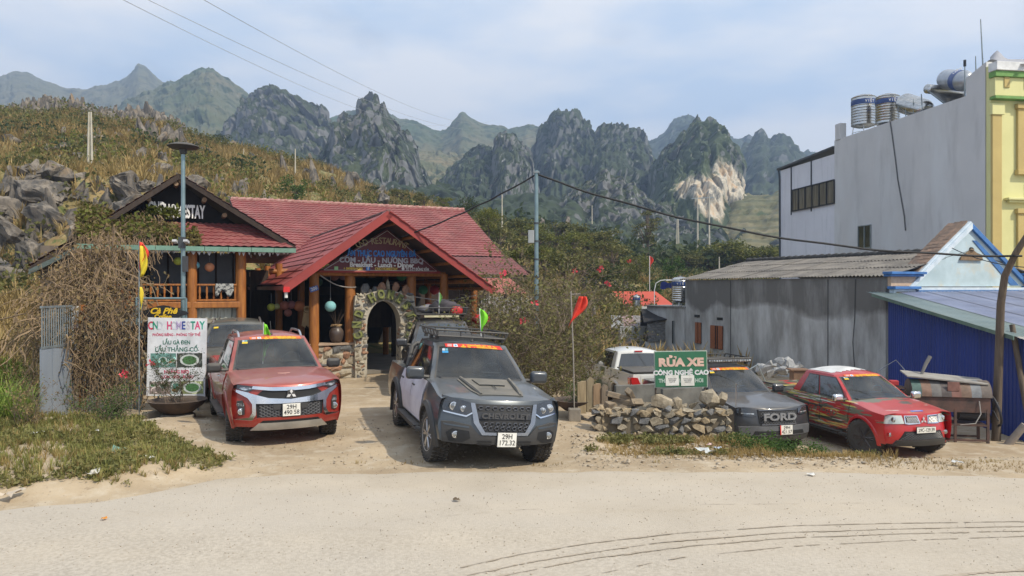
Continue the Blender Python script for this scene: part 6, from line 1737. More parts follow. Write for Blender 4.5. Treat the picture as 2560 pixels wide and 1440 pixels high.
 mb = MB(); mb.box((W/2, .02, (2.62+LZ)/2), (W, .24, 2.62-LZ-.02)); mb.build('front_wall', render_m, t)
 gx0, gx1, gax, gz0, gz1 = .95, 7.2, 4.0, 2.66, 4.86
 mb = MB(); mb.prism([(gx0, -.08, gz0), (gx1, -.08, gz0), (gax, -.08, gz1)], (0, .22, 0)); mb.build('gable_panel', pale_blue, t, fix=True)
 for xa, xb in ((gx0-.25, gax), (gx1+.25, gax)):
  a = Vector((xa, -.10, gz0-.05)); b = Vector((gax, -.10, gz1+.12)); dn = Vector((0, 0, -.20))
  mb = MB(); mb.prism([a, b, b+dn, a+dn*.9], (0, -.10, 0)); mb.build('gable_moulding', blue_trim if xa > gax else wt, t, fix=True)
  mb = MB(); a2, b2 = a+Vector((0, -.03, .005)), b+Vector((0, -.03, .01)); mb.prism([a2, b2, b2+Vector((0, 0, .07)), a2+Vector((0, 0, .07))], (0, .12, 0)); mb.build('rake_edge', wt, t, fix=True)
 # shadow of the right rake, painted as a blue band inside the slope
 mb = MB(); mb.prism([(gax+.12, -.088, gz1-.50), (gax+.34, -.088, gz1-.50), (gx1-.5, -.088, gz0+.05), (gx1-.95, -.088, gz0+.05)], (0, -.02, 0)); mb.build('rake_shadow_band', blue_trim, t, fix=True)
 # small tiles along the left rake
 tl = M('old_pantile', (.25,.16,.11), .9, col2=(.12,.09,.07), scale=4)
 for k in range(16):
  f = (k+.5)/16; x = lerp(gx0-.15, gax-.05, f); z = lerp(gz0+.02, gz1+.13, f)
  for r in range(3):
   mb = MB(); mb.box((x, .10+.25*r, z+.08-.02*r+.015*random.random()), (.24,.26,.05), ry=-math.atan2(gz1-gz0, gax-gx0)+random.uniform(-.1,.1)); mb.build('tile', tl, t)
 # straw-hat ornament
 mb = MB(); mb.prism([(gax-.62, -.12, 3.62), (gax+.62, -.12, 3.62), (gax+.55, -.12, 3.75), (gax+.12, -.12, 3.98), (gax-.12, -.12, 3.98), (gax-.55, -.12, 3.75)], (0, -.05, 0)); mb.build('hat_ornament', M('thatch', (.24,.16,.09), .9, col2=(.14,.09,.05), scale=9, stretch=(4,1,1)), t, fix=True)
 mb = MB(); mb.lathe([(.10,0),(.03,.05)], 10, Matrix.Translation((gax, -.16, 4.0))); mb.build('hat_top', MATS['thatch'], t)
 # cornices: pillar left, base band
 for (x0, x1, z0, z1, d, m) in ((-.35, 1.35, 3.08, 3.17, .40, blue_trim), (-.30, 1.30, 3.00, 3.08, .32, blue_trim), (-.10, 1.10, 2.66, 3.0, .14, cream), (-.12, 1.15, 2.56, 2.66, .34, blue_trim), (-.02, 1.05, 2.22, 2.56, .20, wt), (1.05, 9.0, 2.42, 2.52, .30, blue_trim), (1.05, 9.0, 2.52, 2.62, .24, wt), (1.05, 9.0, 2.36, 2.42, .16, cream),
         (6.9, 9.0, 3.08, 3.17, .40, blue_trim), (7.0, 8.9, 2.66, 3.08, .14, cream), (6.95, 9.0, 2.56, 2.68, .34, blue_trim), (7.3, 9.0, 2.22, 2.56, .2, wt)):
  mb = MB(); mb.box(((x0+x1)/2, -.12-d/2+.1, (z0+z1)/2), (x1-x0, d, z1-z0-.002)); mb.build('cornice', m, t, bevel=.012)
 for j in range(4):
  for k in range(7):
   x = -.06+.165*k+(.08 if j % 2 else 0)
   if x+.15 < 1.12: mb = MB(); mb.box((x+.075, -.095, 2.70+.085*j), (.15, .02, .07)); mb.build('brick', cream, t)
 fr = M('frieze_brown', (.30,.25,.17), .8, col2=(.14,.14,.12), scale=12)
 mb = MB(); mb.box((.5, -.235, 2.39), (.84, .02, .17)); mb.build('frieze_panel', fr, t, bevel=.01)
 mb = MB(); mb.lathe([(.14,0),(.12,.03),(0,.03)], 20, Matrix.Translation((8.2,-.24,2.42)) @ Matrix.Rotation(R(90),4,'X')); mb.build('roundel', blue_trim, t)
 return O, t
CHO, CH = concrete_house()
# annex with the stainless water tank
def annex():
 O = CHO + HD*11.9; t = thing('annex', 'small grey render annex with slit window at the far end of the concrete house', 'outbuilding', O, HA)
 zt = 1.62; mb = MB(); mb.box((.6, 1.7, (zt+LZ)/2), (1.3, 3.4, zt-LZ)); mb.build('wall', render_m, t)
 mb = MB(); mb.box((.6, 1.7, zt+.03), (1.42, 3.5, .06)); mb.build('roof_slab', M('slab_grey', (.26,.26,.25), .9), t)
 mb = MB(); mb.box((-.06, .95, .35), (.03, .16, 1.15)); w = mb.build('window', void_black, t); m2 = MB(); m2.box((-.09, .86, .35), (.04, .02, 1.2)); m2.build('frame', steel, w)
 mb = MB(); mb.box((-.9, 3.4, -.25), (1.7, .18, 1.6)); mb.build('low_wall', render_m, t)
 return O, zt
AO, AZ = annex()
inox = M('stainless_steel', (.62,.61,.58), .22, 1, col2=(.42,.41,.39), scale=2.2, stretch=(1,1,5), dust=.08)
band_blue = M('tank_band_blue', (.025,.06,.20), .4)
def tank(label, loc, r, h, stand=.5, rz=0, ribs=4, text='VIỆT MỸ', grp=None):
 t = thing('water_tank', label, 'water tank', loc, rz, grp)
 prof = [(r*.6, stand), (r, stand+.10)]
 z = stand+.10; body = h-.28
 nb = ribs*2+2
 for k in range(nb):
  z0 = stand+.10+body*k/nb; z1 = stand+.10+body*(k+1)/nb
  prof += [(r, z0+.01), (r, z1-.045), (r*.955, z1-.02)]
 prof += [(r, stand+h-.16), (r*.72, stand+h-.05), (r*.3, stand+h-.02), (r*.3, stand+h+.03), (0, stand+h+.04)]
 mb = MB(); mb.lathe(prof, 28); mb.build('tank_body', inox, t, smooth=45)
 zb = stand+.10+body*.72; mb = MB(); mb.lathe([(r+.006, zb), (r+.012, zb+.02), (r+.012, zb+h*.14), (r+.006, zb+h*.14+.02)], 28, None, caps=False); bd = mb.build('band', band_blue, t, smooth=45)
 for i, ch in enumerate(text):
  a = -R(90)+(i-(len(text)-1)/2)*(.15/r*.9); 
  if ch != ' ': text_obj('band_letter', ch, .15*min(1.3, r/.5), white_ink, bd, ((r+.02)*math.cos(a), (r+.02)*math.sin(a), zb+h*.07+.01), (R(90), 0, a+R(90)), .003, .9, bold=.004)
 if stand > .1:
  for k in range(4):
   a = R(45+90*k); mb = MB(); mb.tube([(r*.95*math.cos(a), r*.95*math.sin(a), 0), (r*.8*math.cos(a), r*.8*math.sin(a), stand+.02)], .025, 5); mb.build('stand_leg', white_ink, t)
  mb = MB(); mb.lathe([(r*.92, stand*.45), (r*.92, stand*.45+.03)], 16, None, caps=False); mb.build('stand_ring', steel, t)
 return t
p = AO + HE*.55 + HD*1.2
tank('scratched stainless water tank with blue band on the grey annex roof', (p.x, p.y, AZ+.06), .44, 1.35, .16, HA)
# ---- villa with grey side wall and yellow front
VD = Vector((-.148, .989, 0)).normalized(); VE = Vector((VD.y, -VD.x, 0)); VA = math.atan2(VE.y, VE.x)
VO = Vector((21.15, 33, 0))
def villa():
 t = thing('villa', 'tall building with blank grey side wall and yellow stucco front, three storeys', 'building', VO, VA)
 gw = M('villa_side_render', (.57,.56,.55), .9, col2=(.52,.515,.51), scale=.4, extra=chain(layer((.61,.62,.62), .5, .50, .75, (1,1,.3), 6, 3), layer((.42,.415,.41), .8, .54, .80, (1.5,1.5,.3), 6, 6)))
 yl = M('villa_yellow', (.66,.63,.30), .8, col2=(.60,.57,.26), scale=.8); oc = M('villa_ochre', (.50,.38,.14), .8, col2=(.44,.33,.12), scale=1); gn = M('villa_green', (.16,.33,.08), .7)
 d = lambda px: ((px-1280)/F_PX*VO.y-VO.x)/(VD.x-(px-1280)/F_PX*VD.y)
 zz = lambda px, py: HC-(py-720)/F_PX*(VO.y+VD.y*d(px))
 L2, L1 = d(1951), d(2086); zr = zz(2250, 296); zr1 = zz(2020, 405); zc = zz(2440, 200)+.35; yc = d(2415)
 # side wall as one outline with its steps
 out = [(0.0, -1.1), (L1, -1.1), (L1, zr), (yc, zr), (yc, zc-.1), (0.0, zc+.3)]
 mb = MB(); mb.prism([(0, y, z) for y, z in out], (.3, 0, 0)); sw = mb.build('side_wall', gw, t, fix=True)
 ws = M('villa_side_pale', (.68,.68,.72), .85, col2=(.62,.62,.66), scale=.5, extra=layer((.54,.55,.58), 1.2, .55, .75, (3,3,.3), 6, 3))
 mb = MB(); mb.box((.18, (L1+L2)/2+.02, (zr1-1.1)/2), (.3, L2-L1, zr1+1.1)); mb.build('rear_side_wall', ws, t)
 mb = MB(); mb.box((5, L2, 4), (10, .3, 2*zr1-9)); mb.build('back_wall', ws, t)
 mb = MB(); mb.box((4.5, (yc+L1)/2, zr-.3), (8.5, L1-yc-.2, .3)); mb.build('roof_slab', M('slab_grey', (.26,.26,.25), .9), t)
 mb = MB(); a = Vector((-.12, L2+.3, zr1+.05)); b = Vector((-.12, L1, zr1+.35)); mb.prism([a, b, b+Vector((0,0,.12)), a+Vector((0,0,.12))], (9, 0, 0)); mb.build('rear_roof', M('roof_sheet_dark', (.07,.075,.08), .6), t, fix=True)
 mb = MB(); mb.box((.15, L1-.4, zr+.45), (.4,.5,.95)); mb.build('chimney', gw, t)
 # slim pipes and panel joints on the rear part
 for px in (2028, 1978): y = d(px); mb = MB(); mb.box((-.005, y, zr1-1.6), (.03,.10,3.2)); mb.build('panel_joint', M('joint_slate', (.06,.07,.08), .8), t)
 mb = MB(); mb.tube([(-.02, L2+.2, zr1), (-.06, L2, zr1-.5), (-.06, L2-.05, -1)], .06, 6); mb.build('downpipe', MATS['joint_slate'], t)
 # ribbon window
 y0, y1 = d(2087), d(1981); z0, z1 = zz(2033, 518), zz(2033, 463)
 mb = MB(); mb.box((-.0, (y0+y1)/2, (z0+z1)/2), (.06, y1-y0, z1-z0)); w = mb.build('ribbon_window', M('curtained_glass', (.16,.145,.11), .25, col2=(.06,.055,.045), scale=2, stretch=(1,3,.2), coat=.6), t)
 for k in range(7):
  y = lerp(y0, y1, k/6); m2 = MB(); m2.box((-.05, y, (z0+z1)/2), (.05,.07,z1-z0+.06)); m2.build('frame', ink, w)
 for z in (z0, z1): m2 = MB(); m2.box((-.05, (y0+y1)/2, z), (.06,y1-y0,.07)); m2.build('frame', ink, w)
 y0, y1 = d(2178), d(2147); z0, z1 = zz(2163, 620), zz(2163, 564)
 mb = MB(); mb.box((-.0, (y0+y1)/2, (z0+z1)/2), (.06, y1-y0, z1-z0)); w = mb.build('window', M('dark_glass', (.02,.025,.02), .15, coat=1), t)
 for y in (y0, (y0+y1)/2, y1): m2 = MB(); m2.box((-.04, y, (z0+z1)/2), (.05,.05,z1-z0+.05)); m2.build('frame', steel, w)
 for z in (z0, z1): m2 = MB(); m2.box((-.05, (y0+y1)/2, z), (.06,y1-y0,.05)); m2.build('frame', steel, w)
 # stain line of a loose cable
 P = [(-.03, d(px), zz(px, py)) for px, py in ((2226,300),(2232,340),(2240,400),(2246,450),(2255,500),(2262,540),(2265,576))]
 mb = MB(); mb.tube(P, .035, 5); mb.build('wall_cable', M('cable_grey', (.13,.13,.13), .8), t)
 # yellow front, facing the road
 ztop = zz(2480, 165)+.1
 mb = MB(); mb.box((4.5, -.10, (ztop-1.1)/2), (9.0, .3, ztop+1.0)); mb.build('front_wall', yl, t)
 def fb(name, x0, x1, z0, z1, dd, m, bev=.02): mb = MB(); mb.box(((x0+x1)/2, -.26-dd/2, (z0+z1)/2), (x1-x0, dd, z1-z0)); return mb.build(name, m, t, bevel=bev)
 fb('pilaster', -.02, .45, -1, zz(2470, 290), .12, oc); fb('capital', -.08, .55, zz(2470, 290), zz(2470, 262), .18, yl)
 fz = lambda py: HC-(py-720)/F_PX*(VO.y-.3)
 fb('parapet', -.06, 9, fz(242), fz(196), .30, yl); fb('parapet_cap', -.12, 9, fz(196), fz(182), .42, gn); fb('parapet_cap', -.14, 9, fz(182)+.01, fz(160), .50, M('cap_white', (.74,.74,.72), .6)); fb('parapet_base', -.08, 9, fz(250), fz(243), .36, gn)
 x = lambda px: ((px-1280)/F_PX*VO.y-VO.x)/(VE.x-(px-1280)/F_PX*VE.y)
 for a, b, c_, d_, m in ((2484, 2498, 190, 222, oc), (2534, 2600, 190, 224, oc)): 
  mb = MB(); mb.box(((x(a)+x(b))/2, -.58, (fz(c_)+fz(d_))/2), (x(b)-x(a), .05, fz(c_)-fz(d_))); pn = mb.build('relief_panel', m, t, bevel=.03)
 mb = MB(); mb.box(((x(2541)+x(2600))/2, -.60, (fz(196)+fz(218))/2), (x(2600)-x(2541), .05, fz(196)-fz(218))); mb.build('relief_panel', yl, t, bevel=.03)
 # windows at the right edge
 for top, bot in ((262, 432), (525, 700)):
  fb('window_surround', x(2528), x(2552), fz(bot), fz(top), .12, oc); fb('window_lintel', x(2524), 9, fz(top+8), fz(top-4), .2, oc)
  g_ = fb('window', x(2541), x(2541)+2.4, fz(bot-8), fz(top+12), .04, M('curtain_glass_red', (.10,.05,.05), .12, col2=(.03,.025,.03), scale=2, stretch=(3,1,.3), coat=1), 0)
  fb('window_bar', x(2541), x(2541)+2.4, fz(lerp(top, bot, .3)), fz(lerp(top, bot, .3)-3), .08, wood, 0); fb('window_sill', x(2524), 9, fz(bot+4), fz(bot-8), .22, oc)
 fb('string_course', x(2498), 9, fz(500), fz(494), .28, yl); fb('string_course', x(2504), 9, fz(506), fz(500), .18, yl)
 fb('green_panel', x(2551), x(2600), fz(485), fz(455), .06, gn, 0)
 return t, zr, zz, d, zc
VT, VZ, vzz, vd, VZC = villa()
def vp(px, py, xoff):   # point above the villa roof, xoff metres in from the side wall
 # ray at photo px met with the line x = xoff
 dd = (px-1280)/F_PX; o = VO+VE*xoff; s = (dd*o.y-o.x)/(VD.x-dd*VD.y); Yv = o.y+VD.y*s
 return Vector((dd*Yv, Yv, HC-(py-720)/F_PX*Yv))
a = vp(2159, 318, 1.0); r = 29/F_PX*a.y; zb = VZ
tank('left hand stainless water tank with blue band standing on the villa roof', (a.x, a.y, zb-.1), r, 80/F_PX*a.y, a.z-zb+.1, R(20), 4)
b = vp(2219, 314, 1.2); tank('second stainless water tank nearer the middle of the villa roof', (b.x, b.y, zb-.1), 28/F_PX*b.y, 78/F_PX*b.y, max(.3, b.z-zb+.1), R(20), 4)
def roof_gear():
 # horizontal cylinder tank
 c = vp(2292, 268, 1.2); t = thing('water_tank', 'round ended horizontal steel tank behind the solar heater on the villa roof', 'water tank', c, VA)
 mb = MB(); Mx = Matrix.Rotation(R(-65), 4, 'X'); mb.lathe([(.2,-.95),(.42,-.85),(.52,-.6),(.54,0),(.54,1.0),(.4,1.3),(0,1.35)], 24, Mx); mb.build('tank_body', inox, t, smooth=50)
 for k in (-.4, .2, .8): m2 = MB(); m2.tube([(-.5, k, -.9), (-.5, k, .3)], .02, 5); m2.build('cradle_bar', steel, t)
 # solar heater: drum on an inclined rack of glass tubes
 c = vp(2318, 222, .9); t = thing('solar_heater', 'solar water heater with silver drum and slanted tube rack on the villa roof', 'solar heater', c, VA)
 mb = MB(); Mx = Matrix.Rotation(R(90), 4, 'X') ; Mx = Matrix.Rotation(R(8), 4, 'Z') @ Matrix.Rotation(R(90), 4, 'Y')
 mb.lathe([(.22,-.02),(.24,0),(.24,2.3),(.22,2.32)], 20, Mx); mb.build('drum', inox, t, smooth=50)
 for k in range(22):
  f = k/21; m2 = MB(); m2.tube([(.05+2.2*f, -.05+.3*f, -.15), (.55+2.3*f, -.9+.3*f, -1.15)], .028, 6); m2.build('glass_tube', M('heater_tube', (.20,.20,.20), .2, .4), t)
 m2 = MB(); m2.tube([(-.02,-.05,-.1),(.55,-.95,-1.2)], .04, 5); m2.tube([(-.1,.3,-.2),(.0,.35,-1.25)], .03, 5); m2.tube([(.0,.3,-1.2),(.8,-.3,-.9)], .02, 5); m2.build('rack_frame', steel, t)
 m2 = MB(); m2.grid([[(.6+1.7*i/8, .02-.2*j, .22-.10*j+.04*math.sin(i*2+j)) for i in range(9)] for j in range(4)]); m2.build('sheet_cover', M('cover_maroon', (.16,.04,.04), .6, col2=(.40,.38,.38), scale=4, lo=.42, hi=.5), t, smooth=True)
 c = vp(2385, 200, 1.6); t = thing('water_tank', 'inclined steel tank with dark blue label at the highest part of the villa roof', 'water tank', c, VA)
 Mx = Matrix.Rotation(R(-15), 4, 'Z') @ Matrix.Rotation(R(-72), 4, 'X')
 mb = MB(); mb.lathe([(.2,-1.6),(.42,-1.4),(.50,-1.1),(.50,.75),(.42,1.0),(.2,1.1),(0,1.12)], 24, Mx); mb.build('tank_body', M('tank_grey', (.45,.47,.50), .35, .6), t, smooth=50)
 mb = MB(); mb.lathe([(.508,-1.0),(.508,-.45)], 24, Mx, caps=False); b_ = mb.build('label_band', M('label_blue', (.03,.07,.24), .4), t, smooth=60)
 text_obj('label_text', 'VIỆT', .26, white_ink, b_, (-.40,-.78,.18), (R(70), R(-35), R(-20)), .004, .9, bold=.006)
 for px, py0, py1, lean, lab in ((2460, 170, 48, -.14, 'thin tall aerial rod at the front corner of the villa roof'), (2412, 215, 150, 0, 'stub pole with black cap rising by the inclined roof tank'), (2441, 182, 140, -.10, 'short leaning rod between the inclined tank and the aerial')):
  a = vp(px, py0, .5); h = (py0-py1)/F_PX*a.y; tt = thing('aerial', lab, 'aerial', a, 0); mb = MB(); mb.tube([(0,0,-.9), (lean*h/2, 0, h)], [.04,.02], 6); mb.build('rod', steel, tt)
  if py1 == 150: m2 = MB(); m2.tube([(0,0,h-.3),(0,0,h)], .06, 6); m2.build('cap', ink, tt)
 c = vp(2477, 172, .6); t = tag(link('black_tank', (lambda m: (m.lathe([(.05,-.3),(.32,-.28),(.34,0),(.3,.28),(.1,.33),(0,.33)], 16, Matrix.Rotation(R(60),4,'X')), m.mesh('black_tank', ink))[1])(MB()), loc=c, smooth=50), 'black plastic drum at the front corner of the villa roof', 'drum')
 rows = [[vp(2475+9*i, 160-22*math.exp(-((i-2)/1.6)**2)*(j/3)-4*j, 1.0+.8*j) for i in range(12)] for j in range(4)]
 mb = MB(); mb.grid(rows); tag(mb.build('shade_net', M('net_grey', (.36,.36,.38), .9, col2=(.25,.25,.27), scale=6), None, smooth=True), 'grey shade netting draped above the yellow parapet', 'netting')
roof_gear()
# ---- blue corrugated shed
def shed():
 A, B = at(2222, 990, 25.3), at(2570, 1105, 17.5)
 A.z = B.z = LZ; d = (B-A); Ln = Vector((d.x, d.y, 0)).length; a = math.atan2(d.y, d.x)
 t = thing('blue_shed', 'blue corrugated metal shed with green edged lean-to roof before the gable house', 'shed', A, a)
 bm = M('shed_blue', (.018,.045,.24), .45, col2=(.014,.035,.19), scale=.8, stretch=(3,1,.3), dust=.10, dustcol=(.25,.25,.28), extra=layer((.09,.13,.30), 2.2, .66, .76, (6,6,.4), 5, 5), spec=.4)
 z0t, z1t = 2.26-LZ, 1.40-LZ
 n = int(Ln/1.0)
 for k in range(n):
  x0, x1 = Ln*k/n, Ln*(k+1)/n; rows = []
  xs_ = np.arange(x0, x1+.02, .02)
  for f in (0, .5, 1): rows.append([(x, -.02*(1 if (x/.16) % 1 < .3 else 0)-.002*k, .02+f*(lerp(z0t, z1t, x/Ln)-.06)) for x in xs_])
  mb = MB(); mb.grid(rows); mb.build('wall_sheet', bm, t)
 # far end wall is closed too, and a back
 mb = MB(); mb.box((Ln-.02, 2.0, z1t/2), (.05, 4, z1t-.1)); mb.build('end_wall', bm, t)
 gr = M('shed_roof', (.20,.27,.27), .35, .3, col2=(.13,.19,.19), scale=1.2, dust=.1); rb = M('shed_roof_blue', (.24,.28,.42), .4, .3, col2=(.16,.19,.30), scale=1.0, dust=.12)
 for k in range(9):
  # sheets side by side, each running down the slope toward the road
  y0, y1 = -.45+1.0*k, -.45+1.0*(k+1)+.03; rows = []
  ys_ = np.linspace(y0, y1, 33)
  for f in np.linspace(-.10, 1.03, 5): rows.append([(Ln*f, y, lerp(z0t+.10, z1t+.08, f)+.022*abs(math.sin(y*math.pi/.125))+.01*k) for y in ys_])
  mb = MB(); mb.grid(rows); mb.build('roof_sheet', gr if k < 1 else rb, t, smooth=30)
 mb = MB(); mb.prism([(-.3, -.46, z0t+.13), (Ln*1.03, -.46, z1t+.08), (Ln*1.03, -.46, z1t-.02), (-.3, -.46, z0t+.05)], (0, .02, 0)); mb.build('roof_edge', M('edge_green', (.16,.25,.21), .4, .3), t, fix=True)
 mb = MB(); mb.box((Ln+1.2, 1.5, 1.0), (.12, .1, 2.2)); mb.build('post', wood_d, t)
shed()
# leaning wooden utility pole with the black cable
def pole_pts(label, pts, r, mat, name='utility_pole', cat='utility pole', parts=True):
 base = Vector(pts[0]); t = thing(name, label, cat, base)
 mb = MB(); mb.tube([Vector(p)-base for p in pts], np.linspace(r[0], r[1], len(pts)), 12); mb.build('pole', mat, t, smooth=50); return t, base
old_wood = M('old_wood', (.15,.115,.08), .85, col2=(.075,.055,.04), scale=2, stretch=(5,5,.5), bump=.4, bscale=12)
Yp = 3.67*F_PX/(1102-720)
P = [at(2490, 1104, Yp), at(2497, 900, Yp), at(2502, 760, Yp-.1), at(2512, 690, Yp-.3), at(2540, 632, Yp-.6), at(2580, 570, Yp-.9)]
lean_pole, _ = pole_pts('bent old wooden utility pole standing before the blue shed', P, (.10,.065), old_wood)
P2 = [at(2585, 1120, 17.2), at(2552, 940, 17.6), at(2530, 812, 17.9)]; pole_pts('slanting brown prop leaning against the shed roof at the right edge', P2, (.07,.06), old_wood, 'wooden_prop', 'prop')
P3 = [at(2520, 1112, 17.4), at(2562, 1062, 17.2)]; pole_pts('pale round log slanting up off the ground at the right edge', P3, (.09,.08), M('pale_log', (.32,.28,.24), .9), 'log', 'log')
cable_m = M('black_cable', (.015,.015,.016), .6)
def wire(label, pts, r, sag=0, name='cable', mat=cable_m, n=60, cat='cable', wob=0):
 pts = [Vector(p) for p in pts]; Q = []
 for i in range(len(pts)-1):
  for k in range(n):
   f = k/n; q = pts[i].lerp(pts[i+1], f); q.z -= sag*4*f*(1-f); q.x += wob*math.sin(f*40); q.z += wob*math.sin(f*31+1); Q.append(q)
 Q.append(pts[-1]); mb = MB(); mb.tube(Q, r, 6); return tag(mb.build(name, mat, None, smooth=60), label, cat)
Yq = 19.6
top = at(1341, 436, Yq)
wire('thick black cable sagging from the steel lamp pole to the leaning wooden pole', [top, at(2555, 640, Yp-.65)], .028, .55, wob=.012)
wire('second thin line beside the thick cable at the right', [at(2380, 620, 22), at(2560, 668, Yp-.6)], .012, .1)
wire('black cable from the steel lamp pole down to the restaurant sign', [top, RM @ Vector((.9, -1.0, 4.05))], .022, .12, wob=.008)
# steel lamp poles
gal = M('galvanised_pole', (.24,.32,.33), .4, .6, col2=(.17,.24,.25), scale=3)
def steel_pole(label, px, pyt, pyb, Y, w_px, zbase=None, name='lamp_post', cat='lamp post'):
 b = at(px, pyb, Y); zb = gzf(b.x, b.y); tpt = at(px, pyt, Y); t = thing(name, label, cat, (b.x, b.y, zb)); r = w_px/2/F_PX*Y
 mb = MB(); mb.tube([(0,0,0), (0,0,tpt.z-zb)], [r*1.15, r*.85], 14); mb.build('pole', gal, t, smooth=50); return t, tpt.z-zb, r
t, h, r = steel_pole('galvanised lamp post with saucer lamp head in front of the timber house', 458, 378, 790, 16.2, 11.5)
mb = MB(); mb.lathe([(.02,h-.08),(.07,h-.06),(.08,h+.04),(.27,h+.06),(.33,h+.10),(.32,h+.115),(.20,h+.165),(0,h+.18)], 28); hd = mb.build('lamp_head', black_plastic, t, smooth=40)
mb = MB(); mb.box((0,-.02,h+.075), (.18,.2,.05)); mb.build('lamp_lens', M('led_panel', (.45,.43,.36), .3), hd)
for sg in (-1, 1):
 z = h-(608-378)/F_PX*16.2; mb = MB(); mb.tube([(0,-.03,z), (sg*.10,-.08,z+.02)], .018, 6); mb.box((sg*.12,-.12,z+.03), (.09,.12,.05), rx=R(-20)); mb.build('camera', M('cam_white', (.55,.55,.56), .4), t)
mb = MB(); mb.box((0,-.06,h-(600-378)/F_PX*16.2-.06), (.12,.10,.24)); mb.build('junction_box', M('box_dark', (.06,.065,.07), .5), t)
mb = MB(); mb.box((.07,-.06,h-(660-378)/F_PX*16.2), (.10,.08,.34)); mb.build('junction_box', M('box_dark', (.06,.065,.07), .5), t)
t, h, r = steel_pole('plain galvanised pole with meter box carrying the black cable', 1341, 426, 1000, Yq, 11.5, name='steel_pole', cat='pole')
mb = MB(); z = h-(592-426)/F_PX*Yq; mb.box((-.14,0,z), (.16,.16,.34)); mb.build('meter_box', M('box_grey', (.36,.38,.38), .5), t, bevel=.01)
mb = MB(); mb.box((0,0,h-.05), (.14,.14,.05)); mb.tube([(-.1,0,h-.05),(.1,0,h-.05)], .012, 5); mb.build('cable_clamp', steel, t)
for k in range(5): mb = MB(); zz_ = h-(560+45*k-426)/F_PX*Yq; mb.lathe([(r*1.25,zz_),(r*1.25,zz_+.04)], 12, None, caps=False); mb.build('strap', M('box_dark', (.06,.065,.07), .5), t)
# high thin lines in the sky
for i, (a, b, lab) in enumerate((((250,-30),(1130,306),'lowest of three thin power lines across the upper left sky'), ((300,-35),(1245,318),'middle thin power line across the upper left sky'), ((440,-40),(1235,300),'topmost thin power line across the upper left sky'))):
 wire(lab, [at(a[0], a[1], 40), at(b[0], b[1], 230)], .018, 3.5, 'power_line', M('line_grey', (.38,.40,.43), .6), n=60)
# concrete poles on the slopes
conc = M('concrete_pole', (.50,.46,.37), .9, col2=(.42,.38,.30), scale=1)
def cpole(label, px, pt, pb, Y, w_px, dbl=False, arm=False):
 b = at(px, pb+4, Y); t = thing('concrete_pole', label, 'concrete pole', b); h = (pb+4-pt)/F_PX*Y; r = w_px/2/F_PX*Y
 for dx in ((-1.05*r, 1.05*r) if dbl else (0,)): mb = MB(); mb.tube([(dx*1.4,0,0),(dx*.75,0,h)], [r,r*.62], 8); mb.build('shaft', conc, t, smooth=50)
 if arm: mb = MB(); mb.box((0,0,h-.1), (r*12,.1,.1)); mb.build('crossarm', steel, t)
for a in (('pale twin concrete pole on the left hillside above the house', 225, 280, 405, 47, 6.5, True), ('white concrete pole on the ridge left of the grey karst cone', 738, 372, 440, 74, 4.2), ('thin bare pole left of the ridge pole', 609, 372, 420, 76, 2.6),
   ('slim white concrete pole behind the restaurant right roof', 1255, 486, 576, 70, 4.0), ('twin concrete pole with crossarm in the mid distance right of the tall tree', 1694, 548, 616, 120, 3.6, True, True), ('small concrete pole left of the tall feathery tree', 1480, 513, 556, 125, 3),
   ('tiny pole left of its neighbour by the dark rocks', 1596, 580, 606, 110, 2.6), ('short pale pole behind the fibre cement roof', 1798, 642, 672, 60, 4)):
 cpole(*a)
b = at(1759, 607, 125); t = thing('power_pylon', 'tall twin legged power pole with long crossarm before the white cliff', 'power pole', b)
for px in (1744, 1773): x = (px-1759)/F_PX*125; mb = MB(); mb.tube([(x,0,-1),(x,0,117/F_PX*125)], [.16,.11], 8); mb.build('leg', conc, t, smooth=50)
mb = MB(); z = 112/F_PX*125; mb.box((-.2,0,z), (55/F_PX*125,.14,.14), ry=R(-3)); mb.build('crossarm', steel, t)
# ---------------------------------------------------------------- stone wall, car wash sign and yard clutter
WO, WA = Vector((1.52, 13.55, -.17)), R(-3.0)
rubble_wall('pale dry stone retaining wall under the green car wash sign', 0, 2.42, .56, 0, .55, (WO, WA), ST_W, .15, 8, None, core=M('wall_earth', (.16,.13,.09), .95))
for i, (px, py, w, h, lab) in enumerate(((1655,1000,.46,.24,'large pale boulder on the stone wall under the sign post'), (1690,1003,.24,.18,'smaller boulder right of the sign post on the wall'), (1775,992,.42,.26,'broad tan boulder on the right end of the stone wall'), (1806,994,.22,.22,'orange tinged boulder at the wall right tip'), (1700,1022,.2,.12,'flat stone lying on the middle of the wall'))):
 p = at(px, py+8, 13.75); o = link('boulder', hull_stone('boulder', 90+i, stone_m, (1,.8,.62), 18), None, None, (p.x, p.y, p.z+h*.12), (.1*i,.05,.4*i), (w, w, h*1.9)); tag(o, lab, 'boulder')
# timber off-cuts stacked left of the wall
for i, (px, py, l, a, ez) in enumerate(((1545,990,.46,.2,.25), (1560,1003,.42,-.3,.1), (1530,1010,.40,.9,0), (1575,985,.36,1.2,.5), (1518,1020,.34,.1,.05), (1590,1006,.32,.7,.1), (1552,1016,.34,-.1,.0))):
 p = at(px, py, 13.9); mb = MB(); mb.box((0,0,0), (l,.12,.10)); o = mb.build('wood_block', M('sawn_wood_grey', (.27,.21,.14), .9, col2=(.15,.12,.09), scale=5, stretch=(1,8,8)), None, loc=p, rot=(.2*i, ez, a), bevel=.01)
 tag(o, 'weathered sawn timber block in the small heap left of the stone wall', 'wood block', 'timber blocks heaped beside the wall')
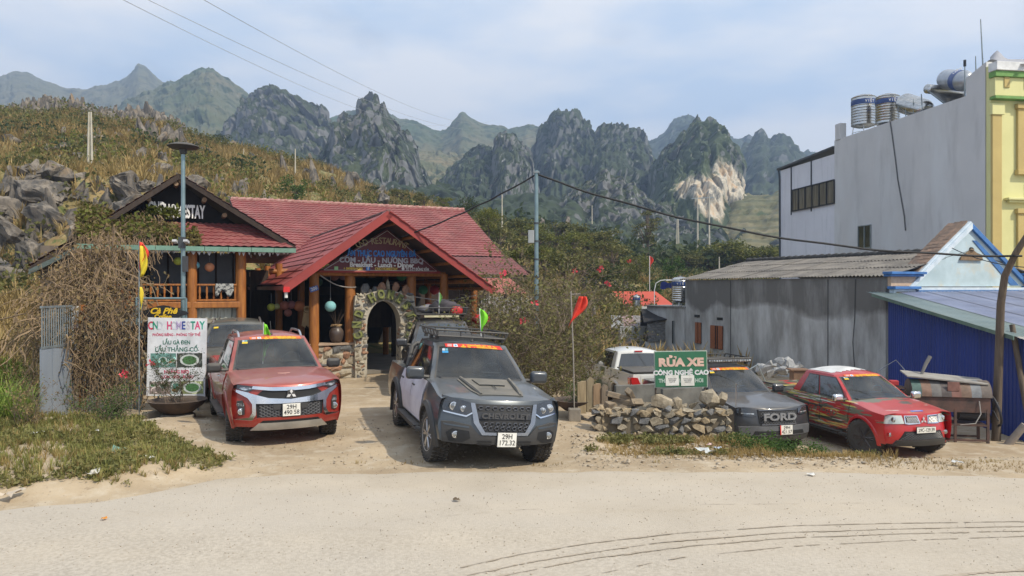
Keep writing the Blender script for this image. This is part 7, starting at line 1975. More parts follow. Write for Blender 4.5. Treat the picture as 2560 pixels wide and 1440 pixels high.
# stump boards and concrete slabs behind the wall
for i, (px, w, pt, pb, c) in enumerate(((1455,.17,966,1015,(.38,.29,.17)), (1476,.14,960,1012,(.30,.24,.15)), (1493,.15,972,1018,(.33,.22,.13)), (1512,.13,978,1014,(.22,.17,.12)))):
 p = at(px, pb, 14.6); h = (pb-pt)/F_PX*14.6+.10; mb = MB(); mb.prism([(-w/2,0,-.15),(w/2,0,-.15),(w/2,0,h),(0,0,h+.04*(i % 2)),(-w/2,0,h-.03)], (0,.07,0)); o = mb.build('board', M('board_tan_%d' % i, c, .9, col2=tuple(v*.6 for v in c), scale=3, stretch=(6,6,.6)), None, loc=p, rot=(0,0,.1*i), fix=True)
 tag(o, ('tallest left upright tan board', 'second upright board from the planter', 'reddish upright board third from the planter', 'dark short upright board nearest the slabs')[i], 'board')
for i, (p0, p1, top_, bot, lab) in enumerate((((1540,0),(1655,0),965,1006,'grey concrete trough slab behind the wood blocks'), ((1660,0),(1760,0),975,1004,'grey concrete slab standing behind the sign posts'), ((1590,0),(1650,0),968,1006,'short dark concrete slab between its neighbours'))):
 a, b = at(p0[0], bot, 14.9), at(p1[0], bot, 15.2); h = (bot-top_)/F_PX*15; d = b-a; mb = MB(); mb.box((d.length/2,.05,h/2-.25), (d.length,.09,h+.5)); o = mb.build('concrete_slab', M('slab_weathered', (.17,.165,.15), .9, col2=(.09,.088,.08), scale=3), None, loc=(a.x,a.y+.12*i,a.z), rot=(0,0,math.atan2(d.y,d.x)), bevel=.01); tag(o, lab, 'slab')
# car wash sign
def carwash():
 Y = 14.1; c = at(1702, 923, Y); w = 127/F_PX*Y; h = 88/F_PX*Y; t = thing('car_wash_sign', 'green car wash board reading RỬA XE with two white papers taped on', 'sign', (c.x, c.y, gzf(c.x, 13.6)), R(-4))
 z = c.z-t.location.z; g = M('sign_green', (.030,.15,.075), .5, col2=(.025,.12,.06), scale=2, extra=layer((.10,.20,.13), 5, .66, .76))
 mb = MB(); mb.box((0,0,z), (w,.03,h), ry=R(-1.2)); bd = mb.build('board', g, t); mb = MB(); mb.box((0,.012,z), (w+.03,.03,h+.03), ry=R(-1.2)); mb.build('board_edge', M('sign_edge_pale', (.45,.48,.42), .6), t)
 rot = (R(90), R(-1.2), 0); pk_ = M('sign_pink', (.74,.50,.40), .5)
 text_obj('sign_line', 'RỬA XE', .205, pk_, bd, (0,-.018,z+h*.19), rot, .004, 1.18, bold=.012)
 text_obj('sign_line', 'CÔNG NGHỆ CAO', .118, white_ink, bd, (0,-.018,z-h*.10), rot, .003, 1.02, bold=.006); text_obj('sign_line', 'THAY DẦU RỬA HƠI', .10, M('sign_old_white', (.45,.55,.48), .6), bd, (.0,-.018,z-h*.325), rot, .002, .90, bold=.004)
 for sx in (-.165, .125):
  mb = MB(); mb.box((sx,-.026,z-h*.315), (.25,.004,.20), ry=R(-2)); pp = mb.build('taped_paper', white_plate, bd)
  for k in range(3): text_obj('paper_print', 'THÔNG BÁO NGHỈ LỄ'[k*5:k*5+9], .03, ink, pp, (sx,-.0295,z-h*.315+.03-.03*k), rot, .0003, .9)
 for sx in (-.47, .46): mb = MB(); mb.tube([(sx,.03,-.1),(sx,.03,z+h*.45)], .02, 6); mb.build('post', old_wood, t)
carwash()
# planter pan, red flag
def pan(label, x, y, z, r, h, mat, name='planter'):
 t = thing(name, label, 'planter', (x, y, z)); mb = MB(); mb.lathe([(r*.35,0),(r*.5,.02),(r*.85,h*.6),(r,h),(r*.94,h),(r*.8,h*.62)], 26); mb.build('bowl', mat, t, smooth=50)
 mb = MB(); mb.lathe([(0,h*.80),(r*.9,h*.82)], 20, None, caps=False); mb.build('soil', M('potting_soil', (.10,.065,.04), .95, col2=(.05,.035,.025), scale=9), t); return t
iron = M('rusty_iron_bowl', (.085,.055,.04), .75, col2=(.045,.032,.028), scale=5, dust=.15)
p = at(1440, 1025, 15.0); pan('wide rusty iron bowl planter beside the red flag pole', p.x, p.y, p.z-.02, .46, .24, iron)
p = at(438, 1048, 14.6); pan('dark iron bowl planter before the homestay poster', p.x+.05, p.y, .13, .55, .27, iron)
mb = MB(); mb.lathe([(.30,0),(.33,.03),(.33,.10),(.28,.13)], 20); o = mb.build('plinth', M('base_stone', (.25,.22,.18), .9, bump=.4), None, loc=(p.x+.05, p.y, .0)); tag(o, 'round stone base under the left iron bowl planter', 'plinth')
p = at(1436, 1038, 14.55); fl_red = M('flag_red_cloth', (.72,.06,.03), .8, col2=(.60,.04,.02), scale=3)
t = thing('flag', 'bright red flag drooping on a thin bamboo pole beside the bowl planter', 'flag', (p.x, p.y, p.z-.05)); hh = (1038-722)/F_PX*14.55
mb = MB(); mb.tube([(0,0,0),(-.02,0,hh*.5),(-.07,0,hh)], .014, 6); mb.build('pole', M('bamboo_pole', (.30,.27,.23), .8), t)
mb = MB(); mb.tube([(-.07,0,hh-.06),(.12,0,hh-.05)], .01, 5); mb.build('cross_stick', MATS['bamboo_pole'], t)
rows = []
for j in range(12):
 f = j/11; w = .05+.19*math.sin(math.pi*min(1,.15+f*.9)); rows.append([(.09-.13*f-.02*0+(i/8)*w*(1 if 1 else 0)-.08*f, .05*math.sin(i*1.5+f*4), hh-.10-.50*f-.12*(1-i/8)*f) for i in range(9)])
cloth('flag_cloth', rows, fl_red, t)
mb = MB(); mb.box((0,0,.06), (.24,.2,.26)); o = mb.build('flag_base', M('base_stone', (.25,.22,.18), .9), t, bevel=.02)
p = at(348, 960, 15.0); t = droop_flag('yellow and red flag hanging in the dry creeper left of the poster frame', (p.x, p.y, 0), 3.55, 0, .22, fl_red, (0, 0), name='flag', cat='flag', polem=steel, pole_r=.012, drop=.62, seed=9)
rows = [[(.05+.16*i/6*math.sin(math.pi*(.12+.8*j/9)), -.06-.03*math.sin(i+j*.6), 3.45-.62*j/9) for i in range(7)] for j in range(10)]; yc_ = M('flag_yellow_cloth', (.72,.56,.03), .8, col2=(.6,.45,.03)); cloth('flag_cloth', rows, yc_, t)
rows = [[(.02+.07*i/4*math.sin(math.pi*(.1+.85*j/9)), -.03*math.sin(i+j*.6), 2.62-.48*j/9) for i in range(5)] for j in range(10)]; cloth('flag_cloth', rows, yc_, t)
# poster board, frame and coffee signs
def poster():
 Y = 15.6; tl, br = at(371, 795, Y), at(514, 990, Y); w = br.x-tl.x; h = tl.z-br.z; cx = (tl.x+br.x)/2; cz = (tl.z+br.z)/2
 t = thing('poster_board', 'white CND HOMESTAY poster board with coloured letters and food pictures', 'sign', (cx, Y, 0), R(3)); mb = MB(); mb.box((0,0,cz), (w,.05,h), ry=R(1.2)); bd = mb.build('board', M('poster_white', (.74,.75,.77), .5), t)
 rot = (R(90), R(1.2)*0, 0); cols = [(.60,.03,.08),(.02,.30,.18),(.62,.62,.68),None,(.70,.08,.20),(.62,.62,.68),(.55,.45,.68),(.04,.07,.30),(.60,.55,.60),(.02,.32,.22),(.72,.10,.22),(.02,.35,.25)]
 s = 'CND HOMESTAY'
 for i, ch in enumerate(s):
  if ch != ' ': text_obj('poster_letter', ch, .235, M('poster_col_%d' % i, cols[i], .5), bd, (lerp(-w*.44, w*.44, i/11), -.027, cz+h*.40), rot, .002, .68, bold=.006)
 red_t = M('poster_red', (.60,.05,.12), .5); gr_t = M('poster_green', (.03,.16,.11), .5)
 text_obj('poster_line', 'PHÒNG RIÊNG - PHÒNG TẬP THỂ', .078, red_t, bd, (0,-.027,cz+h*.285), rot, .001, .82, bold=.002)
 text_obj('poster_line', 'LẨU GÀ ĐEN', .115, gr_t, bd, (0,-.027,cz+h*.185), rot, .001, .85, bold=.003); text_obj('poster_line', 'LẨU THẮNG CỐ', .125, gr_t, bd, (0,-.027,cz+h*.095), rot, .001, .95, bold=.003)
 text_obj('poster_line', 'NƯỚNG BBQ', .10, red_t, bd, (0,-.027,cz-h*.19), rot, .001, .85, bold=.003); text_obj('poster_line', 'CƠM - XÔI - RƯỢU', .085, red_t, bd, (0.02,-.027,cz-h*.255), rot, .001, .9, bold=.003)
 random.seed(3)
 for (x0, x1, z0, z1, base) in ((-w*.44,-.01,-.13,.05,(.16,.34,.30)), (.01,w*.44,-.13,.05,(.05,.06,.05)), (-w*.46,-.12,-.47,-.31,(.30,.24,.22)), (-.12,.10,-.47,-.31,(.35,.45,.42)), (.10,w*.46,-.47,-.31,(.30,.33,.14))):
  m = M('photo_%d' % int(x0*100), base, .45, col2=tuple(v*.35 for v in base), scale=9, extra=layer(tuple(min(1, v*2.2+.15) for v in base), 14, .56, .62)); mb = MB(); mb.box(((x0+x1)/2,-.027,cz+h*(z0+z1)/2), (x1-x0,.004,h*(z1-z0))); pp = mb.build('food_picture', m, bd)
  for k in range(5 if x0 < 0 else 1):
   rr = random.uniform(.05,.09) if x0 < 0 else min(.20, (x1-x0)*.42); px_ = lerp(x0+rr, x1-rr, random.random()) if x0 < 0 else (x0+x1)/2; pz = cz+h*lerp(z0, z1, .5)+(random.uniform(-.07,.07) if x0 < 0 else 0)
   mb = MB(); Mx = Matrix.Translation((px_,-.030,pz)) @ Matrix.Rotation(R(90),4,'X') @ Matrix.Diagonal((1,.62,1,1)); mb.lathe([(rr,0),(rr,.002),(0,.002)], 16, Mx, caps=False); d_ = mb.build('dish_print', M('dish_white', (.62,.66,.62), .4), pp)
   mb = MB(); mb.lathe([(rr*.75,.0035),(0,.0035)], 12, Mx, caps=False); mb.build('dish_food', M('dish_green_%d' % (k % 3), ((.08,.22,.07),(.10,.32,.28),(.45,.20,.08))[k % 3], .5, col2=(.05,.1,.04), scale=30), pp)
 for sx in (-.4, .42): mb = MB(); mb.tube([(sx,.04,0),(sx,.04,cz)], .02, 6); mb.build('post', steel, t)
 # frame behind
 t2 = thing('sign_frame', 'grey steel goal shaped frame behind the poster board', 'frame', (cx, Y+.28, 0), R(3)); x0, x1 = at(344,0,Y+.28).x-cx, at(465,0,Y+.28).x-cx; zt = at(0,746,Y+.28).z
 for x in (x0, x0+.10, x1): mb = MB(); mb.tube([(x,0,0),(x,0,zt)], .028, 8); mb.build('upright', gal, t2, smooth=50)
 mb = MB(); mb.tube([(x0,0,zt),(x1,0,zt)], .025, 8); mb.build('crossbar', gal, t2, smooth=50)
 # black shaped coffee boards hung in the frame
 for i, (py, sc, lab) in enumerate(((783,1.0,'black shaped board with yellow coffee lettering above the poster'), (822,.75,'black scroll board hanging under the coffee board'), (860,.7,'lowest black scroll board half behind the poster'))):
  zc = at(0, py, Y+.2).z; xc = at(408 if i == 0 else 372, 0, Y+.2).x; t3 = thing('coffee_sign' if i == 0 else 'scroll_board', lab, 'sign', (xc, Y+.2, zc), R(3)); q = []
  for k in range(28):
   a = 2*math.pi*k/28; rx = (.48+.05*math.cos(6*a))*sc; rz_ = (.125+.03*math.cos(4*a))*sc; q.append((rx*math.cos(a), 0, rz_*math.sin(a)*(1.5 if i else 1.1)))
  mb = MB(); mb.prism(q, (0,.03,0)); b_ = mb.build('board', ink, t3, fix=True)
  if i == 0: text_obj('sign_line', 'Cà Phê', .17, M('coffee_yellow', (.78,.50,.02), .5), b_, (0,-.008,.045), (R(90),0,0), .004, 1.15, shear=.35, bold=.006); text_obj('sign_line', 'Coffee', .12, MATS['coffee_yellow'], b_, (0,-.008,-.075), (R(90),0,0), .004, 1.1, bold=.005)
poster()
# grey sheet metal fence panel and bar fence at the left
def left_fence():
 a, b = at(103, 1058, 14.2), at(183, 1040, 15.2); t = thing('metal_fence', 'grey sheet metal and bar fence at the left end of the creeper', 'fence', (a.x, a.y, 0), math.atan2(b.y-a.y, b.x-a.x)); L = math.hypot(b.x-a.x, b.y-a.y)
 gp = M('sheet_grey_blue', (.24,.27,.31), .55, col2=(.20,.23,.27), scale=1, stretch=(4,4,.4), dust=.1); zp = at(0,868,14.2).z; zt = at(0,768,14.2).z
 mb = MB(); mb.prism([(0,0,-.1),(L,0,-.1),(L,0,zp-.12),(0,0,zp)], (0,.03,0)); mb.build('panel', gp, t, fix=True)
 for f in (.33,.66): mb = MB(); mb.box((L*f,-.008,zp/2), (.015,.012,zp-.1)); mb.build('panel_fold', gp, t)
 for k in range(14): x = L*(k+.5)/14; mb = MB(); mb.tube([(x,.01,zp-.12),(x,.01,zt)], .012, 5); mb.build('bar', steel, t)
 for z in (zp-.02, zt): mb = MB(); mb.box((L/2,.01,z), (L,.04,.04)); mb.build('rail', steel, t)
 # returns toward the poster: second run under the creeper
 c = at(205, 1040, 15.3); d = at(335, 1000, 15.9); a2 = math.atan2(d.y-c.y, d.x-c.x); L2 = math.hypot(d.x-c.x, d.y-c.y); t2 = thing('rail_fence', 'dark bar fence swallowed by the dry creeper left of the poster', 'fence', (c.x, c.y, 0), a2)
 for k in range(22): x = L2*k/21; mb = MB(); mb.tube([(x,0,0),(x,0,1.9)], .014, 5); mb.build('bar', steel, t2)
 for z in (.3, 1.1, 1.9): mb = MB(); mb.box((L2/2,0,z), (L2,.03,.04)); mb.build('rail', steel, t2)
 c = at(207, 1020, 15.4); t3 = thing('wooden_post', 'round orange timber post at the left of the creeper', 'post', (c.x, c.y, 0)); mb = MB(); mb.tube([(0,0,0),(0,0,2.25)], .075, 12); mb.build('post', wood, t3, smooth=50)
 mb = MB(); mb.box((-.12,-.05,1.75), (.13,.015,.95)); o = mb.build('name_strip', white_plate, t3); text_obj('strip_text', 'HOMESTAY', .085, MATS['poster_red'], o, (-.12,-.06,1.75), (R(90),R(90),0), .001, .9)
left_fence()
# concrete kerb block at the poster
for i, (px, py, l, a) in enumerate(((372,1075,.5,1.0), (382,1052,.4,1.2))):
 p = at(px, py, HC*F_PX/(py-720)); mb = MB(); mb.box((0,0,.09), (l,.16,.2)); o = mb.build('kerb_block', M('kerb_concrete', (.42,.36,.27), .9, bump=.3), None, loc=(p.x,p.y,0), rot=(0,0,a), bevel=.02); tag(o, ('near concrete kerb block at the edge of the weeds', 'far concrete kerb block by the iron planter')[i], 'kerb block')
# ---- rusty thresher drum machine by the shed
def machine():
 p = at(2376, 1090, 17.9); t = thing('drum_machine', 'rusty striped drum machine on iron legs with a grey lid board', 'machine', (p.x-.1, p.y, LZ), R(-12)); z0 = 1.20
 ru = M('rust_iron', (.12,.065,.05), .85, col2=(.055,.04,.035), scale=4)
 cols = ((.08,.15,.13),(.22,.13,.09),(.17,.16,.15),(.11,.09,.085),(.23,.11,.085),(.20,.13,.09),(.21,.22,.23),(.16,.13,.11))
 for k, c in enumerate(cols):
  x0 = -.85+1.72*k/8; x1 = x0+.213; rows = []
  for x in (x0, x1): rows.append([(x, -.34*math.cos(a), z0-.12+.38*math.sin(a)) for a in np.linspace(0, math.pi, 13)])
  mb = MB(); mb.grid(rows); mb.build('drum_stave', M('stave_%d' % k, c, .7, col2=tuple(v*.6 for v in c), scale=6), t, smooth=60)
 for x in (-.85, .87):
  mb = MB(); mb.prism([(x, -.34*math.cos(a), z0-.12+.38*math.sin(a)) for a in np.linspace(0, math.pi, 13)], (.01,0,0)); mb.build('drum_end', M('rust_pale', (.18,.13,.10), .8, col2=(.10,.08,.07), scale=4), t, fix=True)
 mb = MB(); mb.box((0,0,z0-.30), (1.7,.60,.36)); mb.build('trough', ru, t)
 mb = MB(); mb.box((-.05,.05,z0+.30), (1.78,.62,.03), rx=R(7), ry=R(5)); mb.build('lid_board', M('grey_board', (.33,.31,.27), .8, col2=(.22,.20,.18), scale=3), t)
 mb = MB(); mb.box((.05,-.32,z0+.13), (.26,.012,.22)); mb.build('hatch', MATS['stave_4'], t, bevel=.01)
 for x in (-.75,.1,.8):
  for y in (-.28,.28): mb = MB(); mb.box((x,y,(z0-.4)/2), (.055,.055,z0-.4)); mb.build('leg', ru, t)
 for z in (.06,.42): 
  for y in (-.28,.28): mb = MB(); mb.box((.35,y,z), (.95,.045,.045)); mb.build('brace', ru, t)
 mb = MB(); mb.box((.35,0,.42), (.9,.5,.03)); mb.build('shelf', ru, t)
 mb = MB(); mb.lathe([(.40,-.03),(.42,0),(.40,.03),(.36,.0),(.40,-.03)], 24, Matrix.Translation((1.05,.1,.75)) @ Matrix.Rotation(R(75),4,'Y'), caps=False); w = mb.build('flywheel', M('wheel_dark', (.03,.03,.035), .6), t, smooth=50)
 for k in range(5): a = k*2*math.pi/5; m2 = MB(); m2.tube([(1.05,.1,.75),(1.05,.1+.37*math.cos(a),.75+.37*math.sin(a))], .015, 5); m2.build('spoke', MATS['wheel_dark'], w)
 mb = MB(); mb.lathe([(.13,-.3),(.15,0),(.13,.3)], 14, Matrix.Translation((.55,0,.62)) @ Matrix.Rotation(R(90),4,'Y')); mb.build('motor', M('motor_dark', (.05,.045,.045), .6), t, smooth=50)
 mb = MB(); mb.tube([(.6,-.32,z0-.2),(.62,-.36,z0-.5),(.5,-.38,z0-.72),(.2,-.3,z0-.78)], .012, 5); mb.build('hose', M('hose_pale', (.4,.38,.35), .7), t)
 mb = MB(); mb.tube([(-.55,.1,z0+.28),(-.40,.15,z0+.62),(-.30,.17,z0+.80)], [.03,.045,.05], 8); mb.build('spout', M('spout_grey', (.20,.19,.18), .7), t)
 for k in range(5): mb = MB(); mb.box((-1.12,0,z0-.32+.09*k), (.36,.3,.055)); o = mb.build('coil_plate', ru, t, bevel=.01)
 mb = MB(); mb.box((-1.2,-.1,z0+.16), (.20,.16,.12)); mb.build('red_cap', M('cap_red', (.45,.03,.03), .6), t, bevel=.02)
machine()
# rubble sacks and scraps between the pickups and the wall
random.seed(12)
for k in range(34):
 px = random.uniform(1880, 2000); Y = random.uniform(25, 27.5); p = at(px, 0, Y); z = LZ+.1+.35*random.random(); s = random.uniform(.15,.42)
 o = link('rubble_chunk', hull_stone('rubble_chunk', 200+k % 6, M('rubble_pale', (.38,.38,.37), .9, col2=(.24,.24,.24), scale=4), (1,.8,.6)), None, None, (p.x, p.y, z+.55), (random.random(),random.random(),random.random()*6), s*1.4); tag(o, 'pale broken chunk in the rubble heap behind the black pickup', 'rubble', 'rubble chunks heaped before the concrete wall')
mb = MB(); mb.tube([at(1845,940,24), at(1894,912,24), at(1912,952,24)], .03, 6); tag(mb.build('bent_bar', steel, None), 'bent steel bar sticking up over the black pickup', 'bar')
mb = MB(); mb.tube([at(2190,930,22), at(2240,900,22.5), at(2262,925,22)], .015, 5); tag(mb.build('bent_rod', M('rod_pale', (.4,.4,.4), .5), None), 'pale bent rod leaning where grey wall meets blue shed', 'rod')
b = at(2003, 950, 24); mb = MB(); mb.box((0,0,.5), (.42,.4,1.0)); mb.box((0,0,1.03), (.62,.5,.04)); tag(mb.build('crate_box', M('crate_brown', (.22,.13,.08), .8), None, loc=(b.x-.1, b.y, LZ)), 'brown box with pale lid behind the red wrapped pickup', 'box')
# ---------------------------------------------------------------- small houses in the middle distance
def far_houses():
 A = at(1608, 760, 52); t = thing('red_roof_house', 'far small house with plain orange red roof and white fascia', 'house', (A.x, A.y, -1.3), R(-4)); sc = 52/F_PX
 rr = M('roof_orange_red', (.50,.085,.045), .6, col2=(.44,.07,.04), scale=.5)
 z1, z0 = HC-(729-720)*sc+1.3, HC-(767-720)*sc+1.3
 plane_prism([(-2.0,3,z1),(1.25,3,z1),(2.3,0,z0),(-1.15,0,z0)], .08, rr, 'roof', t); plane_prism([(-2.0,3,z1),(-1.15,0,z0),(-2.3,.3,z0-.1),(-2.6,3.4,z0-.1)], .06, M('wall_ochre', (.36,.24,.10), .9), 'hip', t)
 mb = MB(); mb.box((.7,-.05,z0-.15), (3.2,.12,.36)); mb.build('fascia', M('cap_white', (.74,.74,.72), .6), t); mb = MB(); mb.box((.3,1.4,(z0-.2)/2), (4.0,2.8,z0-.3)); mb.build('wall', M('wall_tan', (.33,.25,.16), .9, scale=1), t)
 A = at(1600, 840, 40); sc = 40/F_PX; t = thing('ochre_hut', 'low hut with ochre wall and patched grey sheet roof behind the white pickup', 'hut', (A.x, A.y, -1.2), R(-6)); z1, z0 = HC-(803-720)*sc+1.2, HC-(822-720)*sc+1.2
 mb = MB(); mb.box((.1,1.4,z0/2), (2.1,2.4,z0)); w = mb.build('wall', M('wall_yellow', (.46,.33,.10), .9, col2=(.36,.27,.10), scale=1), t)
 mb = MB(); mb.box((-.28,.18,z0/2-.1), (.05,.03,z0)); mb.build('wall_joint', wood_d, t)
 for k in range(6):
  x = -1.5+.62*k; plane_prism([(x,1.9,z1+.25),(x+.66,1.9,z1+.22),(x+.64,-.1,z0+.06+.03*(k%2)),(x-.04,-.1,z0+.03)], .03, M('patched_sheet_%d' % (k % 3), ((.30,.30,.30),(.42,.28,.28),(.22,.20,.19))[k % 3], .8), 'roof_sheet', t)
 A = at(1535, 815, 44); sc = 44/F_PX; t = thing('red_lean_to', 'faded red sheet roof hut behind the thicket', 'hut', (A.x, A.y, -1.2), 0); z0 = HC-(818-720)*sc+1.2
 plane_prism([(-1.8,2.5,z0+.75),(1.3,2.5,z0+.75),(1.0,0,z0),(-2.1,0,z0)], .06, M('roof_faded', (.36,.11,.075), .7), 'roof', t); mb = MB(); mb.box((-.4,1.4,z0/2), (2.6,2.0,z0)); mb.build('wall', M('wall_tan', (.33,.25,.16), .9), t)
 A = at(1640, 850, 38.5); sc = 38.5/F_PX; t = thing('brick_shed', 'dark open shed with bare grey block wall beside the annex', 'shed', (A.x, A.y, -1.1), R(-4)); bl = M('block_grey', (.17,.165,.16), .9, col2=(.12,.12,.12), scale=5)
 for j in range(7):
  for k in range(5): mb = MB(); mb.box((-.3+.28*k+(.14 if j % 2 else 0), 0, .98+.15*j), (.26,.14,.13)); mb.build('block', bl, t)
 mb = MB(); mb.box((.25,.1,.45), (1.6,.1,.9)); mb.build('base_wall', render_m, t)
 plane_prism([(-.6,1.6,HC-(775-720)*sc+1.1),(.8,1.6,HC-(772-720)*sc+1.1),(.75,-.2,HC-(795-720)*sc+1.1),(-.65,-.2,HC-(806-720)*sc+1.1)], .06, dark_in, 'roof', t); mb = MB(); mb.box((.1,1.5,1.2), (1.5,.1,2.4)); mb.build('rear_wall', dark_in, t)
 a = at(1591, 768, 47); tank('small dull water tank before the orange red roof', (a.x, a.y, a.z-.1), .24, .85, .05, 0, 4)
 # bent white pipe lamp
 p0 = at(1636, 782, 41); P = [at(1636,782,41), at(1636,725,41), at(1640,708,41), at(1652,701,41), at(1664,700,41)]; t = thing('street_lamp', 'thin white curved pipe lamp in front of the orange red roof', 'street lamp', p0); mb = MB(); mb.tube([q-p0 for q in P], .025, 6); mb.build('pipe', white_ink, t, smooth=60)
 mb = MB(); mb.box(P[-1]-p0+Vector((.2,0,0)), (.35,.15,.06)); mb.build('lamp_head', white_ink, t)
 a = at(1670, 711, 43); mb = MB(); mb.grid([[(a.x-.4+.13*i, a.y+.1*j, a.z+.12-.12*j+.06*math.sin(i*1.3+j)) for i in range(8)] for j in range(4)]); tag(mb.build('tarpaulin', M('tarp_blue', (.05,.09,.50), .6), None, smooth=True), 'crumpled blue tarpaulin left of the annex tank', 'tarpaulin')
 a = at(1624, 690, 55); t = droop_flag('small faded red flag on a pole among the far bushes', (a.x, a.y, a.z-1.2), 2.7, 0, .35, fl_red, (0,0), name='flag', cat='flag', drop=.9, seed=4, pole_r=.03)
far_houses()
# ---------------------------------------------------------------- vegetation and rock cover
def stuff(name, V, Fq, mat, label=None, smooth=False):
 o = link(name, mesh_np(name, V, Fq), mat, smooth=smooth); o['kind'] = 'stuff'
 if label: o['label'] = label
 return o
lf_olive = leaf_mat('leaf_olive', (.045,.055,.016), (.13,.13,.036), (.27,.22,.075), .9)
lf_green = leaf_mat('leaf_green', (.022,.048,.010), (.065,.12,.022), (.13,.18,.035), 1.4)
lf_dark = leaf_mat('leaf_dark', (.022,.038,.012), (.055,.075,.024), (.12,.12,.04), 1.0)
lf_yel = leaf_mat('leaf_yellow_green', (.05,.065,.012), (.15,.16,.03), (.26,.22,.06), 1.2)
lf_dry = leaf_mat('leaf_dry', (.11,.075,.035), (.23,.16,.07), (.34,.25,.12), 2.0)
gr_dry = leaf_mat('grass_dry', (.20,.135,.045), (.36,.255,.10), (.44,.35,.16), .5)
gr_green = leaf_mat('grass_green', (.10,.12,.03), (.24,.235,.065), (.40,.33,.13), 1.5)
def karst_rock(nt, vec, c): return layer((.075,.068,.06), 2.2, .44, .56, (1,1,.5), 8, 2)(nt, vec, c)
rk_hill = M('hill_rock', (.25,.215,.175), .95, col2=(.11,.093,.075), scale=.9, detail=8, bump=.5, bscale=4, objspace=False, extra=chain(karst_rock, layer((.22,.16,.10), .5, .58, .70, off=5)))
C3 = [clump_template(34, .34, 300+i, .8) for i in range(6)]
C3d = [clump_template(46, .22, 320+i, .9) for i in range(5)]
T3 = [tuft_template(11, 340+i, 1.0, .55, .035) for i in range(6)]
def hill_pts(n, umin, umax, y0, y1, seed, mask=None, ypow=.5):
 r = np.random.default_rng(seed); u = r.uniform(umin, umax, n); Y = np.sqrt(y0**2+(y1**2-y0**2)*r.random(n)) if ypow == .5 else y0+(y1-y0)*r.random(n)**ypow
 X = u*Y; z = ter_z(X, Y); P = np.stack([X, Y, z], 1)
 if mask is not None: P = P[mask(P)]
 return P
def keep_out(P):
 """keep plants out of the buildings and yard"""
 c, s = math.cos(RA), math.sin(RA); dx, dy = P[:, 0]-RO.x, P[:, 1]-RO.y; lx, ly = dx*c+dy*s, -dx*s+dy*c
 k = ~((lx > -9.5) & (lx < 6.5) & (ly > -2) & (ly < 21))
 c, s = math.cos(HA), math.sin(HA); dx, dy = P[:, 0]-CHO.x, P[:, 1]-CHO.y; lx, ly = dx*c+dy*s, -dx*s+dy*c
 k &= ~((lx > -.5) & (lx < 12) & (ly > -6) & (ly < 13.5)) & ~((P[:, 0] > 13) & (P[:, 1] < 52))
 k &= ~((P[:, 1] < 30) & (P[:, 0] > -8))
 return k
def nz(P, f, s): return fbm(P[:, 0]*f+s, P[:, 1]*f, P[:, 2]*f, 3)
# dry grass on the slopes
P = hill_pts(21000, -.76, .46, 26, 112, 1, keep_out); P = P[(nz(P, .10, 1) > -.25)]
sc = .45+.75*rng.random(len(P)); V, Fq = scatter(T3, P, sc, 2); stuff('hillside_grass', V, Fq, gr_dry, 'tall dry grass on the hillside')
P = hill_pts(9000, -.76, .46, 30, 112, 3, keep_out); P = P[nz(P, .09, 5) > .0]
V, Fq = scatter(C3, P, .30+.65*rng.random(len(P)), 4); stuff('hillside_scrub', V, Fq, lf_olive, 'olive scrub on the hillside')
P = hill_pts(4200, -.76, .44, 48, 116, 5, keep_out); P = P[nz(P, .08, 9) > .12]
V, Fq = scatter(C3, P, .35+.7*rng.random(len(P)), 6); stuff('hillside_bushes', V, Fq, lf_dark, 'dark green bushes on the upper hillside')
P = hill_pts(2600, -.76, .46, 34, 105, 7, keep_out); P = P[nz(P, .12, 13) > .12]
V, Fq = scatter(C3, P, .35+.6*rng.random(len(P)), 8); stuff('hillside_bushes', V, Fq, lf_yel, 'yellow green bushes on the hillside')
# rocks: jagged blades and blocks
def crag(i):
 import bmesh
 me = hull_stone('hill_block', 400+i, rk_hill, (1,.8,.8), 16); bm = bmesh.new(); bm.from_mesh(me); bmesh.ops.triangulate(bm, faces=bm.faces); bmesh.ops.subdivide_edges(bm, edges=bm.edges, cuts=3, use_grid_fill=True)
 co = np.array([v.co[:] for v in bm.verts]); n = fbm(co[:, 0]*5+i*3, co[:, 1]*5, co[:, 2]*9, 4, .6)
 for v, k in zip(bm.verts, n): v.co *= 1+.30*k
 bm.to_mesh(me); bm.free(); return me
BLK = [crag(i) for i in range(7)]
def blade(seed):
 import bmesh
 bm = bmesh.new(); bmesh.ops.create_cone(bm, segments=7, radius1=.42, radius2=.06, depth=1.5, cap_ends=True); bmesh.ops.subdivide_edges(bm, edges=bm.edges, cuts=2)
 co = np.array([v.co[:] for v in bm.verts]); n = fbm(co[:, 0]*2.4+seed*3, co[:, 1]*2.4, co[:, 2]*1.3, 3, .6)
 for v, k in zip(bm.verts, n): v.co.x *= 1+.6*k; v.co.y *= 1+.6*k; v.co.x += .3*k; v.co.z += .35*k
 me = bpy.data.meshes.new('rock_spire'); bm.to_mesh(me); bm.free(); me.materials.append(rk_hill); return me
BLD = [blade(i) for i in range(6)]
